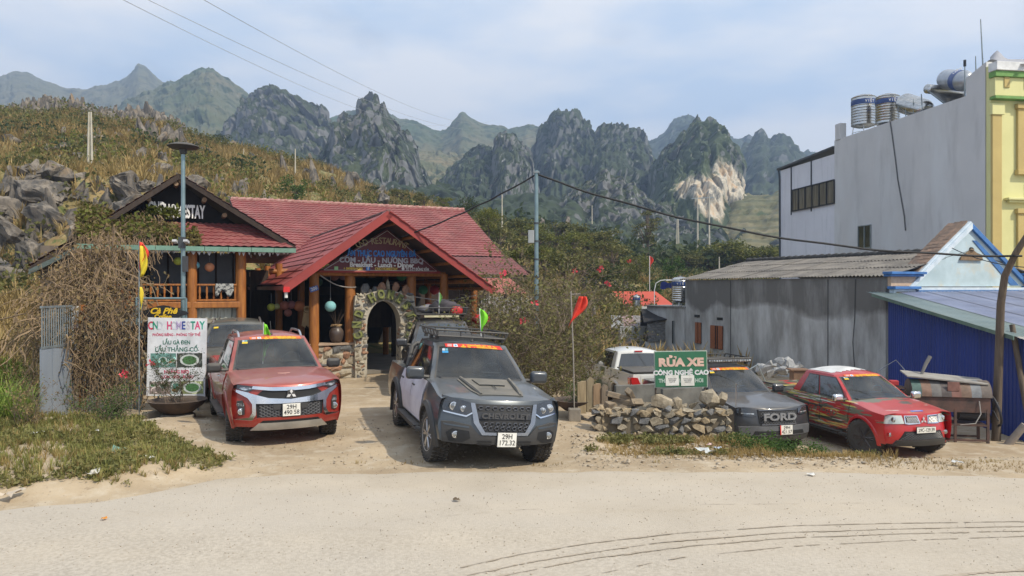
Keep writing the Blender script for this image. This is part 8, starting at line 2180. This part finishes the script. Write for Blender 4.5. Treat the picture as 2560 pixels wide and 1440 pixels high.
def rocks(n, box, seed, meshes, s0, s1, label, group, name='rock', sink=.38, jit=1):
 """box: px0,px1,Y0,Y1"""
 r = np.random.default_rng(seed)
 for k in range(n):
  Y = r.uniform(box[2], box[3]); X = (r.uniform(box[0], box[1])-1280)/F_PX*Y; z = float(ter_z(np.array([X]), np.array([Y]))[0]); s = s0+(s1-s0)*r.random()**2
  o = link(name, meshes[r.integers(0, len(meshes))], None, None, (X, Y, z+s*(.5-sink)), (r.uniform(-.25,.25)*jit, r.uniform(-.25,.25)*jit, r.uniform(0, 6.3)), (s*r.uniform(.8,1.3), s*r.uniform(.8,1.2), s*r.uniform(.8,1.25)))
  tag(o, label, 'rock', group)
rocks(108, (-60, 430, 32.6, 39), 1, BLK+BLK+BLD, 0.7, 2.2, 'grey rock in the cut cliff behind the timber house', 'rocks of the cliff behind the timber house')
rocks(28, (-40, 470, 84, 93), 2, BLD, 1.0, 2.6, 'dark rock spire on the crest of the left hillside', 'rock spires along the left crest')
rocks(22, (350, 500, 64, 72), 3, BLD, 1.0, 2.6, 'dark rock spire in the outcrop above the lamp post', 'rock spires above the lamp post')
rocks(34, (520, 1020, 58, 98), 4, BLK+BLD, .9, 2.4, 'grey rock in the scrub above the restaurant', 'rocks above the restaurant')
rocks(26, (60, 520, 44, 62), 5, BLK, .8, 2.3, 'pale grey rock on the mid slope above the house', 'rocks on the mid slope')
rocks(22, (540, 760, 41, 50), 6, BLK, .9, 2.4, 'grey rock right behind the restaurant ridge', 'rocks behind the restaurant ridge')
rocks(26, (1540, 1690, 108, 124), 7, BLD, 1.4, 3.4, 'black rock spire left of the feathery tree', 'black rocks left of the feathery tree')
rocks(14, (1340, 1440, 96, 106), 8, BLD, 1.4, 4.0, 'black rock blade behind the steel pole', 'black rocks behind the steel pole')
rocks(12, (1560, 1640, 76, 84), 9, BLK, .7, 1.6, 'layered grey rock above the far small house', 'layered rocks above the far small house')
rocks(10, (1850, 1900, 48, 54), 10, BLK, .8, 1.6, 'dark boulder at the fibre roof far end', 'boulders at the end of the fibre roof')
TPL = []
for q in [hull_stone('q', 430+i, rk_hill, (1,.8,.75), 16) for i in range(6)]+BLD: q.calc_loop_triangles(); TPL.append((np.array([v.co[:] for v in q.vertices]), np.array([t.vertices[:] for t in q.loop_triangles])))
P = hill_pts(2600, -.76, .2, 34, 100, 61, keep_out); P = P[nz(P, .11, 21) > .10]; Q = hill_pts(420, -.66, -.44, 80, 93, 62, keep_out); Q = Q[nz(Q, .2, 3) > -.2]
P = np.concatenate([P, Q]); V, Fq = scatter(TPL, P, np.where(np.arange(len(P)) < len(P)-len(Q), .35+1.0*rng.random(len(P))**2, .9+1.5*rng.random(len(P))), 63); stuff('hillside_rubble', V, Fq, rk_hill, 'small grey rocks strewn over the hillside')
# trees
bark = M('bark', (.16,.12,.085), .95, col2=(.08,.06,.045), scale=4, bump=.4)
def tree_mesh(seed, n, H, W, leaf, clumps=14, flat=.55, trunk_h=.35):
 r = np.random.default_rng(seed); T = MB(); Vs = []
 T.tube([(0,0,0), (.03*H,0,H*trunk_h), (0,.02*H,H*.8)], [.035*H,.025*H,.008*H], 7)
 for k in range(clumps):
  a = r.uniform(0, 6.28); rad = W*math.sqrt(r.random())*.8; z = H*(trunk_h+(1-trunk_h)*r.random()*(1-.35*rad/W)); c = np.array([rad*math.cos(a), rad*math.sin(a), z])
  T.tube([(0,0,H*(trunk_h*.8+.2*r.random())), tuple(c*.6+np.array([0,0,.3*z])), tuple(c)], [.014*H,.009*H,.004*H], 4, False)
  m = n//clumps; p = r.normal(size=(m, 3)); p /= np.linalg.norm(p, axis=1, keepdims=True); p *= r.random((m, 1))**.4; s = W*r.uniform(.28,.48)
  Vs.append(c+p*np.array([s, s, s*flat]))
 V, Fq = leaf_cards(np.concatenate(Vs), leaf, .6, seed, .15)
 return T.mesh('trunk', bark), mesh_np('crown', V, Fq)
TM = [tree_mesh(500+i, 1500, 4, 1.9, .22) for i in range(3)] + [tree_mesh(510, 1900, 6, 1.7, .20, 24, .4, .25), tree_mesh(511, 1300, 3, 1.7, .20, 12, .8, .15), tree_mesh(512, 1500, 2.6, 1.6, .18, 12, .9, .1)]
CR = {}
def tree(label, px, pyt, pyb, Y, kind, mat, wscale=1.0, cat='tree', name='tree', group=None, z=None):
 zb = at(px, pyb, Y).z; H = (pyb-pyt)/F_PX*Y; base = (4,4,4,6,3,2.6)[kind]; s = H/base
 b = at(px, pyb, Y); b.z = zb-.2*s
 t = thing(name, label, cat, b, random.uniform(0, 6.28), group); t.scale = (s*wscale, s*wscale, s*1.05)
 tr, cr = TM[kind]; key = (kind, mat.name)
 if key not in CR: c = cr.copy(); c.materials.clear(); c.materials.append(mat); CR[key] = c
 link('trunk', tr, None, t); link('crown', CR[key], None, t)
random.seed(21)
tree('tall feathery green tree in the middle distance below the white cliff', 1618, 520, 640, 92, 3, lf_olive, 1.1)
tree('round bright green tree right of the far red flag', 1680, 637, 700, 58, 4, lf_green, .9)
tree('bright yellow green tree left of the far red flag', 1590, 632, 705, 58, 4, lf_yel, .9)
tree('dark green banana like bush behind the annex tank', 1640, 690, 745, 56, 5, lf_green)
tree('bright green small tree above the restaurant ridge', 738, 436, 500, 52, 4, lf_green, 1.0)
tree('dark round bush at the right end of the main ridge', 1165, 488, 545, 58, 4, lf_dark, 1.0)
tree('yellow green tree by the pale pole right of the restaurant', 1222, 515, 600, 54, 0, lf_yel, .9)
far_t = 'bushy olive tree in the belt behind the concrete house'; G_ = 'bushy trees behind the concrete house'
for px, pt, Y, k, m in ((1740,618,95,0,lf_olive),(1772,612,92,1,lf_yel),(1805,608,96,0,lf_olive),(1842,600,90,1,lf_yel),(1868,603,94,2,lf_olive),(1902,612,90,0,lf_olive),(1932,620,88,1,lf_yel),(1716,628,90,2,lf_olive),(1955,616,92,2,lf_olive)):
 tree(far_t.replace('olive', ('olive','yellow green','dark olive')[(m is lf_yel)+2*(k == 2)]), px, pt, 690, Y, k, m, 1.5, group=G_)
for px, pt, pb, Y, k, m in ((1310,545,640,80,0,lf_olive),(1345,560,640,74,1,lf_yel),(1390,545,640,86,2,lf_olive),(1430,575,660,70,0,lf_yel),(1470,560,650,78,1,lf_olive),(1510,568,650,76,2,lf_olive),(1530,600,690,62,0,lf_olive),(1275,590,680,56,1,lf_olive),(1300,615,700,50,2,lf_yel),(1360,610,700,50,0,lf_yel),(1410,630,720,46,1,lf_olive),(1460,630,720,48,2,lf_olive),(1500,640,715,50,5,lf_dark),(1560,655,705,57,5,lf_olive),(1250,560,640,62,0,lf_olive),(1205,540,610,66,2,lf_olive)):
 tree(('dark','yellow green','loose olive')[2 if m is lf_olive else m is lf_yel]+' tree in the thick growth behind the steel pole', px, pt, pb, Y, k, m, 1.35, group='trees behind the steel pole')
for px, pt, pb, Y, k, m in ((640,395,440,80,1,lf_dark),(690,400,445,80,2,lf_olive),(820,430,475,86,0,lf_dark),(870,445,480,86,1,lf_olive),(930,460,500,80,2,lf_dark),(1000,470,515,78,0,lf_olive),(1060,480,522,76,1,lf_olive),(1110,488,530,74,2,lf_yel),(30,288,318,86,5,lf_dark),(90,290,318,84,4,lf_green),(128,285,320,84,5,lf_yel),(60,300,330,80,5,lf_olive),(540,330,368,84,5,lf_dark)):
 tree(('dark green','bright green','yellow green','olive')[(lf_dark,lf_green,lf_yel,lf_olive).index(m)]+' scrubby bush on the '+('left hillside crest','slope above the lamp post','ridge above the timber house','ridge behind the restaurant roof')[int(np.searchsorted([300,600,760], px))], px, pt, pb, Y, k, m, 1.3, 'bush', 'bush', 'bushes along the hillside skyline')
# distant belt on the low hills: crowns nobody could count
P = hill_pts(1500, .0, .48, 90, 200, 31); V, Fq = scatter([clump_template(40, .3, 350+i, .8) for i in range(4)], P, 1.2+1.8*rng.random(len(P)), 9); stuff('distant_woods', V, Fq, lf_dark, 'dark woods on the low far slope')
# thicket of thin branches right of the entrance
def branchy(seed, H, W, n0, r0=.018, leaf=.075, nleaf=1500, levels=3, mat=lf_olive, lean=0):
 rd = random.Random(seed); T = MB(); tips = []
 def grow(p, d, L, r, lv):
  m = 5; P_ = [p.copy()]
  for i in range(m):
   d = (d+Vector((rd.gauss(0,.16), rd.gauss(0,.16), rd.gauss(.01,.12)))).normalized(); p = p+d*L/m; P_.append(p.copy())
   if lv <= 1: tips.append(p.copy())
  T.tube(P_, list(np.linspace(r, r*.45, m+1)), 4 if lv < 2 else 3, False)
  if lv < levels:
   for k in range(rd.randint(3, 5)):
    q = P_[rd.randint(1, m)]; a = rd.uniform(0, 6.28); nd = (d*.6+Vector((math.cos(a), math.sin(a), rd.uniform(-.1,.7)))*.8).normalized(); grow(q, nd, L*rd.uniform(.45,.75), r*.55, lv+1)
  else: tips.extend(P_[2:])
 for k in range(n0):
  a = rd.uniform(0, 6.28); grow(Vector((rd.uniform(-W,W)*.5, rd.uniform(-W,W)*.3, 0)), Vector((math.cos(a)*.45+lean, math.sin(a)*.45, 1)).normalized(), H*rd.uniform(.5,.8), r0*rd.uniform(.7,1.3), 0)
 r = np.random.default_rng(seed); tp = np.array([t[:] for t in tips]); sel = tp[r.integers(0, len(tp), nleaf)]+r.normal(size=(nleaf, 3))*.05
 V, Fq = leaf_cards(sel, leaf, .6, seed, .1)
 return T.mesh('branches', M('twig_grey', (.19,.14,.10), .9, col2=(.10,.075,.055), scale=3)), mesh_np('leaves', V, Fq)
BR = [branchy(1, 1.9, 1.2, 7, nleaf=1800), branchy(2, 1.7, 1.2, 7, nleaf=1500, mat=lf_yel), branchy(3, 2.2, 1.0, 6, nleaf=1000)]
def shrub(label, px, py, Y, k, s, mat, name='shrub', rz=None, z=None, group=None, cat='shrub'):
 b = at(px, py, Y); b.z = gzf(b.x, b.y)-.05 if z is None else z; t = thing(name, label, cat, b, rz if rz is not None else random.uniform(0, 6.28), group); t.scale = (s, s, s) if not hasattr(s, '__len__') else s
 br, lv = BR[k]; link('branches', br, None, t); key = ('b', k, mat.name)
 if key not in CR: c = lv.copy(); c.materials.clear(); c.materials.append(mat); CR[key] = c
 link('foliage', CR[key], None, t)
random.seed(8)
lf_thick = leaf_mat('leaf_thicket', (.06,.065,.022), (.16,.15,.05), (.30,.22,.11), 3.0)
for px, Y, k, s, m in ((1215,19.5,0,.85,lf_olive),(1262,18.6,1,.95,lf_thick),(1300,17.8,0,1.05,lf_thick),(1340,18.2,2,1.1,lf_thick),(1385,18.4,0,1.1,lf_thick),(1430,19.0,1,1.15,lf_thick),(1470,20.0,2,.95,lf_olive),(1310,20.6,1,1.25,lf_olive),(1400,21.5,2,1.35,lf_thick),(1350,16.2,1,.62,lf_thick),(1400,16.4,0,.60,lf_thick),(1290,16.8,2,.66,lf_thick),(1445,16.8,1,.55,lf_olive),(1240,21.5,2,1.1,lf_thick),(1330,23.5,2,1.5,lf_thick),(1435,24,0,1.3,lf_thick)):
 shrub('tangled half bare shrub in the '+('front' if Y < 17.5 else 'middle' if Y < 19.3 else 'back')+' row of the thicket, '+('at its left end','left of the steel pole','by the steel pole','behind the red flag','at its right end')[int(np.searchsorted([1245,1320,1390,1440], px))], px, 960, Y, k, s, m, group='shrubs of the thicket')
shrub('leafy plant growing in the iron bowl by the red flag', 1440, 1000, 15.0, 1, .34, lf_green, 'potted_plant', z=.12, cat='potted plant')
shrub('rose plant growing in the left iron bowl before the poster', 440, 1020, 14.6, 0, (.42,.42,.42), lf_dark, 'potted_plant', z=.30, cat='potted plant')
shrub('dark green bush at the foot of the left metal fence', 285, 1040, 13.9, 1, (.55,.5,.36), lf_green, 'shrub', z=0)
shrub('green herb bush between the creeper and the kerb block', 262, 1060, 13.2, 0, (.42,.42,.36), lf_green, 'shrub', z=.05)
shrub('thin bare shrub before the grey sheet metal panel', 66, 1060, 12.9, 2, (.4,.4,.45), lf_dry, 'shrub', z=0)
# blossoms
for px, py, Y, lab in ((1437,678,20,'pink blossom high in the thicket beside the red flag'),(1309,803,17.6,'red blossom low in the thicket behind the dark grey pickup'),(1336,757,18,'red blossom by the steel pole'),(1258,684,19,'pink blossom before the lean-to roof'),(1520,710,20,'pink blossom at the right of the thicket'),(375,912,14.6,'magenta blossom on the rose plant at the poster edge'),(308,934,14.6,'dull red blossom left of the rose plant'),(1573,655,30,'orange blossom among the far bushes'),(1504,672,22,'small pink blossom at the thicket top right')):
 V, Fq = leaf_cards(np.random.default_rng(int(px)).normal(size=(16, 3))*.02, .07, .9, int(px)); o = link('blossom', mesh_np('blossom', V, Fq), M('blossom_pink', (.70,.06,.09), .6), loc=at(px, py, Y)); tag(o, lab, 'flower')
# dry creeper over the left fence and house corner
def creeper():
 t = thing('dry_creeper', 'mass of dry tangled creeper hanging over the left corner of the timber house', 'creeper', RO, RA)
 rd = random.Random(4); S = MB(); pts = []
 xl, xr = rl(112, 800, -1.2)[0], rl(352, 800, -1.2)[0]
 def top_at(x): f = (x-xl)/(xr-xl); return lerp(2.9, 4.15, min(1, max(0, f*1.5)))
 for k in range(250):
  x = lerp(xl, xr-.4, rd.random()**.95); y = rd.uniform(-3.7, -.2); z = top_at(x)*rd.uniform(.82, 1.0)*(1 if y > -2 else lerp(1, .62, (-2-y)/1.7)); n = 22; P_ = []; vx, vy = rd.gauss(0,.05), rd.gauss(0,.04)
  end = rd.choice((.1, .2, .9, 1.6, 2.3))*rd.uniform(.6, 1.2); L = max(.4, z-end); sw = rd.uniform(.02,.13); ph = rd.uniform(0,6)
  for i in range(n):
   P_.append(Vector((x, y, z))); vx = vx*.8+rd.gauss(0,.035); vy = vy*.8+rd.gauss(0,.025); x += vx+sw*.12*math.sin(i*.5+ph); y += vy; z -= L/n*(1+.5*math.sin(i*.8+ph))
   if rd.random() < .08: z += .25
  S.tube(P_, rd.choice((.006,.008,.011,.016)), 3, False); pts += P_
 for k in range(130):
  f = rd.random(); w = Vector((lerp(-9.0, -7.75, f), lerp(15.15, 15.65, f)+rd.uniform(-.25,.1), rd.uniform(1.5, 2.5))); q = RM.inverted() @ w; P_ = []
  ph = rd.uniform(0, 6)
  for i in range(18): P_.append(q.copy()); q += Vector((rd.gauss(0,.05)+.03*math.sin(i*.6+ph), rd.gauss(0,.02), -rd.uniform(.03,.17)))
  P_ = [p for p in P_ if p.z > .03]
  if len(P_) > 3: S.tube(P_, rd.choice((.005,.008,.011)), 3, False); pts += P_
 for k in range(10):
  x = lerp(xl+.7, xr, k/10); P_ = [Vector((x+.25*math.sin(j*.7+k), -1.4+.3*math.cos(j+k), .1+3.4*j/12)) for j in range(13)]; S.tube(P_, [.05-.0025*j for j in range(13)], 6, False); pts += P_
 S.build('stems', M('dry_vine', (.29,.20,.115), .9, col2=(.15,.105,.065), scale=2), t)
 r = np.random.default_rng(5); A = np.array([p[:] for p in pts]); 
 sel = A[r.integers(0, len(A), 8000)]+r.normal(size=(8000, 3))*.09; hi = sel[:, 2] > 1.0+2.6*r.random(len(sel))
 V, Fq = leaf_cards(sel[hi], .085, .6, 6, -.3); o = link('dry_leaves', mesh_np('dry_leaves', V, Fq), lf_dry, t)
 V, Fq = leaf_cards(sel[~hi][:3500], .07, .6, 7, -.3); o = link('low_leaves', mesh_np('low_leaves', V, Fq), leaf_mat('leaf_brown_olive', (.08,.07,.03), (.17,.13,.06), (.28,.20,.10), 2.5), t)
 # growth spilling over the skirt roof, up to the facade letters
 x0, x1 = rl(190, 600, .3)[0], rl(500, 560, .3)[0]; N_ = 16000; x = x0+(x1-x0)*r.random(N_)**1.25; v = r.random(N_); dens = fbm(x*1.3, v*3, 2, 3)
 f = (x-x0)/(x1-x0); k = (v < 1.05-.9*f+.35*dens); x, v = x[k], v[k]
 P_ = np.stack([x, .15+1.35*v+.0*x, 3.72+.95*v+.28*r.random(len(x))**2], 1)
 V, Fq = leaf_cards(P_, .10, .6, 8, .1); link('roof_growth', mesh_np('roof_growth', V, Fq), leaf_mat('leaf_roof_creeper', (.09,.075,.03), (.20,.16,.06), (.33,.25,.11), 2.5), t)
 g = P_[(r.random(len(P_)) < .05)]+np.array([0, -.1, .12]); g2 = np.stack([lerp(rl(370,0,.9)[0], rl(450,0,.9)[0], r.random(260)**1.5), np.full(260, 1.0)+.2*r.random(260), 4.55+.25*r.random(260)], 1)
 V, Fq = leaf_cards(np.concatenate([g, g2]), .13, .6, 9, .1); link('green_leaves', mesh_np('green_leaves', V, Fq), lf_yel, t)
 S = MB()
 for k in range(150):
  x = lerp(x0, rl(400,560,.3)[0], rd.random()**1.2); v0 = rd.random(); P_ = []
  for i in range(10): P_.append(Vector((x+.045*i*math.sin(k)+rd.gauss(0,.03), .1+1.3*max(0, v0-.1*i), 3.85+.95*max(0, v0-.1*i)+.1*rd.random()-max(0, .1*i-v0)*1.2)))
  S.tube(P_, .008, 3, False)
 S.build('roof_stems', MATS['dry_vine'], t)
creeper()
# ---- weeds and litter on the verges
def near_pts(n, seed, x0, x1, y0, y1, cond):
 r = np.random.default_rng(seed); x = r.uniform(x0, x1, n); y = r.uniform(y0, y1, n); k = cond(x, y); x, y = x[k], y[k]; return np.stack([x, y, gz(x, y)], 1)
def left_mask(x, y):
 e = edge_y(x); lim = np.interp(y, [8, 10.3, 11.2, 12.2, 13.2, 14.4], [-4.0, -3.9, -4.4, -5.6, -6.6, -7.4]); return (y > e+.45+.5*fbm(x*1.2, y*1.2, 4, 3)) & (x < lim+.5*fbm(x*2, y*2, 1, 3))
W1 = [clump_template(16, .55, 360+i, .5) for i in range(6)]; TT = [tuft_template(9, 370+i, 1, .6, .03) for i in range(5)]
P = near_pts(9500, 41, -12, -3.6, 8.3, 14.6, left_mask); d = nz(P, 1.1, 3)
V, Fq = scatter(W1, P[d > -.12], .05+.075*rng.random((d > -.12).sum()), 10); stuff('weeds', V, Fq, leaf_mat('weed_green', (.075,.09,.025), (.19,.18,.06), (.34,.28,.13), 4), 'low weeds on the left verge')
V, Fq = scatter(TT, P[::2], .07+.12*rng.random(len(P[::2])), 11); stuff('verge_grass', V, Fq, gr_green, 'short grass on the left verge')
V, Fq = scatter(TT, P[1::3], .06+.10*rng.random(len(P[1::3])), 12); stuff('verge_grass', V, Fq, gr_dry, 'dry straw on the left verge')
P = near_pts(900, 42, -12.5, -8.2, 13.0, 17.5, lambda x, y: x < -.65*y); V, Fq = scatter(TT, P, .35+.4*rng.random(len(P)), 13); stuff('tall_grass', V, Fq, leaf_mat('grass_bright', (.10,.16,.03), (.22,.30,.05), (.40,.40,.12), 2), 'bright green tall grass behind the left fence end')
P = near_pts(7000, 43, -26, -8.6, 16, 30, lambda x, y: (x < -.645*y)); V, Fq = scatter(T3, P, .35+.5*rng.random(len(P)), 14); stuff('slope_grass', V, Fq, gr_dry, 'brown dry grass on the slope left of the house')
def wall_mask(x, y): e = edge_y(x); return (y > e+.35+.6*fbm(x*.9, y*.9, 4, 3)) & (y < np.interp(x, [1.2, 1.8, 4.2, 5.0, 6.0, 7], [12.2, 13.3, 13.4, 13.4, 13.2, 12.6])) & (x > 1.3+.5*fbm(x*2, y*2, 5, 3)) & (y > e+.2+.5*np.clip((x-5.5)/2, 0, 1)*0+.35*fbm(x, y, 8, 3))
P = near_pts(5200, 44, 1.2, 5.8, 11.2, 13.5, wall_mask); d = nz(P, 1.3, 3); P1 = P[(d > -.1) & (P[:, 1] > 11.9)]
V, Fq = scatter(W1, P1, .05+.09*rng.random(len(P1)), 15); stuff('weeds', V, Fq, MATS['weed_green'], 'green weeds at the foot of the stone wall'); fd = np.clip((P[:, 1]-edge_y(P[:, 0])-.3)/1.2, 0, 1); k = rng.random(len(P)) < .15+.6*fd; P = P[k]; V, Fq = scatter(TT, P, (.02+.075*rng.random(len(P))**1.5)*(.5+.7*fd[k]), 16); stuff('verge_grass', V, Fq, gr_dry, 'dry grass before the stone wall')
P = near_pts(420, 45, 3.6, 5.5, 11.9, 13.4, lambda x, y: fbm(x*2, y*2, 3, 3) > -.15); V, Fq = scatter(C3d, P, .05+.17*rng.random(len(P))**2, 17); stuff('weed_bank', V, Fq, lf_green, 'leafy weeds on the bank before the black pickup')
P = near_pts(700, 48, 3.4, 6.0, 11.5, 13.4, lambda x, y: y > edge_y(x)+.6); V, Fq = scatter(TT, P, .03+.14*rng.random(len(P))**2, 21); stuff('verge_grass', V, Fq, gr_dry, 'brown straw on the bank before the black pickup')
P = near_pts(2600, 46, 5.2, 11.5, 10.3, 12.2, lambda x, y: (y > edge_y(x)+.1) & (y < edge_y(x)+1.05+.3*fbm(x, y, 3, 3))); V, Fq = scatter(TT, P, .02+.05*rng.random(len(P))**2, 18); stuff('verge_grass', V, Fq, gr_dry, 'thin dry grass on the right verge')
P = near_pts(1500, 47, -4.5, 3.5, 10.9, 11.9, lambda x, y: (y > edge_y(x)) & (y < edge_y(x)+.45) & (fbm(x*2, y*2, 7, 3) > .1)); V, Fq = scatter(TT, P, .02+.04*rng.random(len(P)), 19); stuff('straw_litter', V, Fq, gr_dry, 'straw scraps along the road edge')
# gravel
PB = []
for i in range(4):
 q = hull_stone('pebble', 600+i, mortar, (1,.8,.5), 8); q.calc_loop_triangles(); PB.append((np.array([v.co[:] for v in q.vertices]), np.array([t.vertices[:] for t in q.loop_triangles])))
def gravel(n, seed, cond, x0, x1, y0, y1, s0, s1, mat, dz=.004, label='loose gravel'):
 r = np.random.default_rng(seed); x = r.uniform(x0, x1, n); y = y0+(y1-y0)*r.random(n)**.8; k = cond(x, y); x, y = x[k], y[k]; z = np.where(y < edge_y(x), .033, gz(x, y)+.01); P = np.stack([x, y, z], 1)
 V, Fq = scatter(PB, P, s0+(s1-s0)*r.random(len(P))**4, seed); stuff('gravel', V, Fq, mat, label)
peb = M('pebble_pale', (.46,.38,.28), .9, col2=(.28,.23,.17), scale=9, objspace=False); peb_d = M('pebble_dark', (.17,.15,.125), .9, col2=(.10,.09,.08), scale=9, objspace=False)
gravel(9000, 51, lambda x, y: y > 0, -9, 10, 6.5, 11.3, .006, .022, peb, label='pale grit on the road'); gravel(3500, 52, lambda x, y: y > 0, -9, 10, 6.5, 11.3, .004, .015, peb_d, label='dark grit on the road')
gravel(3600, 53, lambda x, y: y > edge_y(x)-.2, -6, 12, 10.4, 14.5, .012, .06, peb, label='loose stones on the yard edge'); gravel(1500, 54, lambda x, y: (y > edge_y(x)-.2) & (x > 1) & (x < 6.2), 1, 6, 10.6, 13.2, .02, .11, peb, label='rubble at the verge before the stone wall')
# ruts and scuffed patches in the yard
# litter
rdm = random.Random(3)
for i, (px, py, s, lab) in enumerate(((95,1118,.16,'crumpled pale plastic bag in the left weeds'),(245,1108,.10,'small white paper scrap in the left weeds'),(262,1082,.12,'white crumpled cup by the herb bush'),(296,1148,.22,'flattened green carton in the left weeds'),(30,1246,.24,'torn pale cardboard at the far left road edge'),(236,1212,.20,'torn white paper heap at the left road edge'),(260,1318-20,.06,'small orange leaf lying on the road at left'),(1760,1130,.24,'crumpled clear plastic sheet before the stone wall'),(1793,1122,.12,'white blue plastic scrap by the stone wall'),(1775,1112,.10,'pinkish wrapper near the stone wall'),(2028,1186,.10,'white scrap at the right verge'),(2395,1156,.14,'white paper on the right dry verge'),(1141,1249,.08,'dry curled leaf on the road before the grey pickup'),(376,1180,.10,'white scrap at the tip of the left verge'),(1995,1150,.12,'pale stone coloured scrap near the black pickup'))):
 zb = .05 if py < 1240 or px > 400 else .04; Yl = (HC-zb)*F_PX/(py-720); x = (px-1280)/F_PX*Yl; z = max(gzf(x, Yl), 0.0)+.05 if Yl > float(edge_y(np.array([x]))[0]) else .045
 rows = [[(s*(a-.5)+rdm.gauss(0,s*.06), s*.7*(b-.5)+rdm.gauss(0,s*.06), abs(rdm.gauss(0,s*.16))) for a in (0,.25,.5,.75,1)] for b in (0,.33,.66,1)]
 col = ((.62,.62,.58),(.70,.70,.68),(.66,.66,.62),(.20,.36,.28),(.55,.46,.36),(.6,.57,.5),(.60,.25,.04),(.55,.57,.56),(.5,.56,.66),(.60,.42,.38),(.66,.65,.62),(.66,.66,.64),(.14,.10,.06),(.62,.6,.55),(.5,.46,.38))[i]
 mb = MB(); mb.grid(rows); tag(mb.build('litter', M('litter_%d' % i, col, .8), None, loc=(x, Yl, z), rot=(0,0,rdm.uniform(0,6))), lab, 'litter')
# ---------------------------------------------------------------- haze
def haze():
 mb = MB(); mb.box((0, 530, 155), (2800, 1700, 330))
 m = bpy.data.materials.new('haze_air'); m.use_nodes = True
 nt = m.node_tree; nt.nodes.clear()
 out = nt.nodes.new('ShaderNodeOutputMaterial'); pv = nt.nodes.new('ShaderNodeVolumePrincipled')
 pv.inputs['Color'].default_value = (.50, .68, 1.0, 1); pv.inputs['Density'].default_value = HAZE_D; pv.inputs['Anisotropy'].default_value = 0.2
 nt.links.new(pv.outputs[0], out.inputs['Volume'])
 o = mb.build('haze', m); o['kind'] = 'stuff'
 o.display_type = 'WIRE'
HAZE_D = 0.00068
haze()
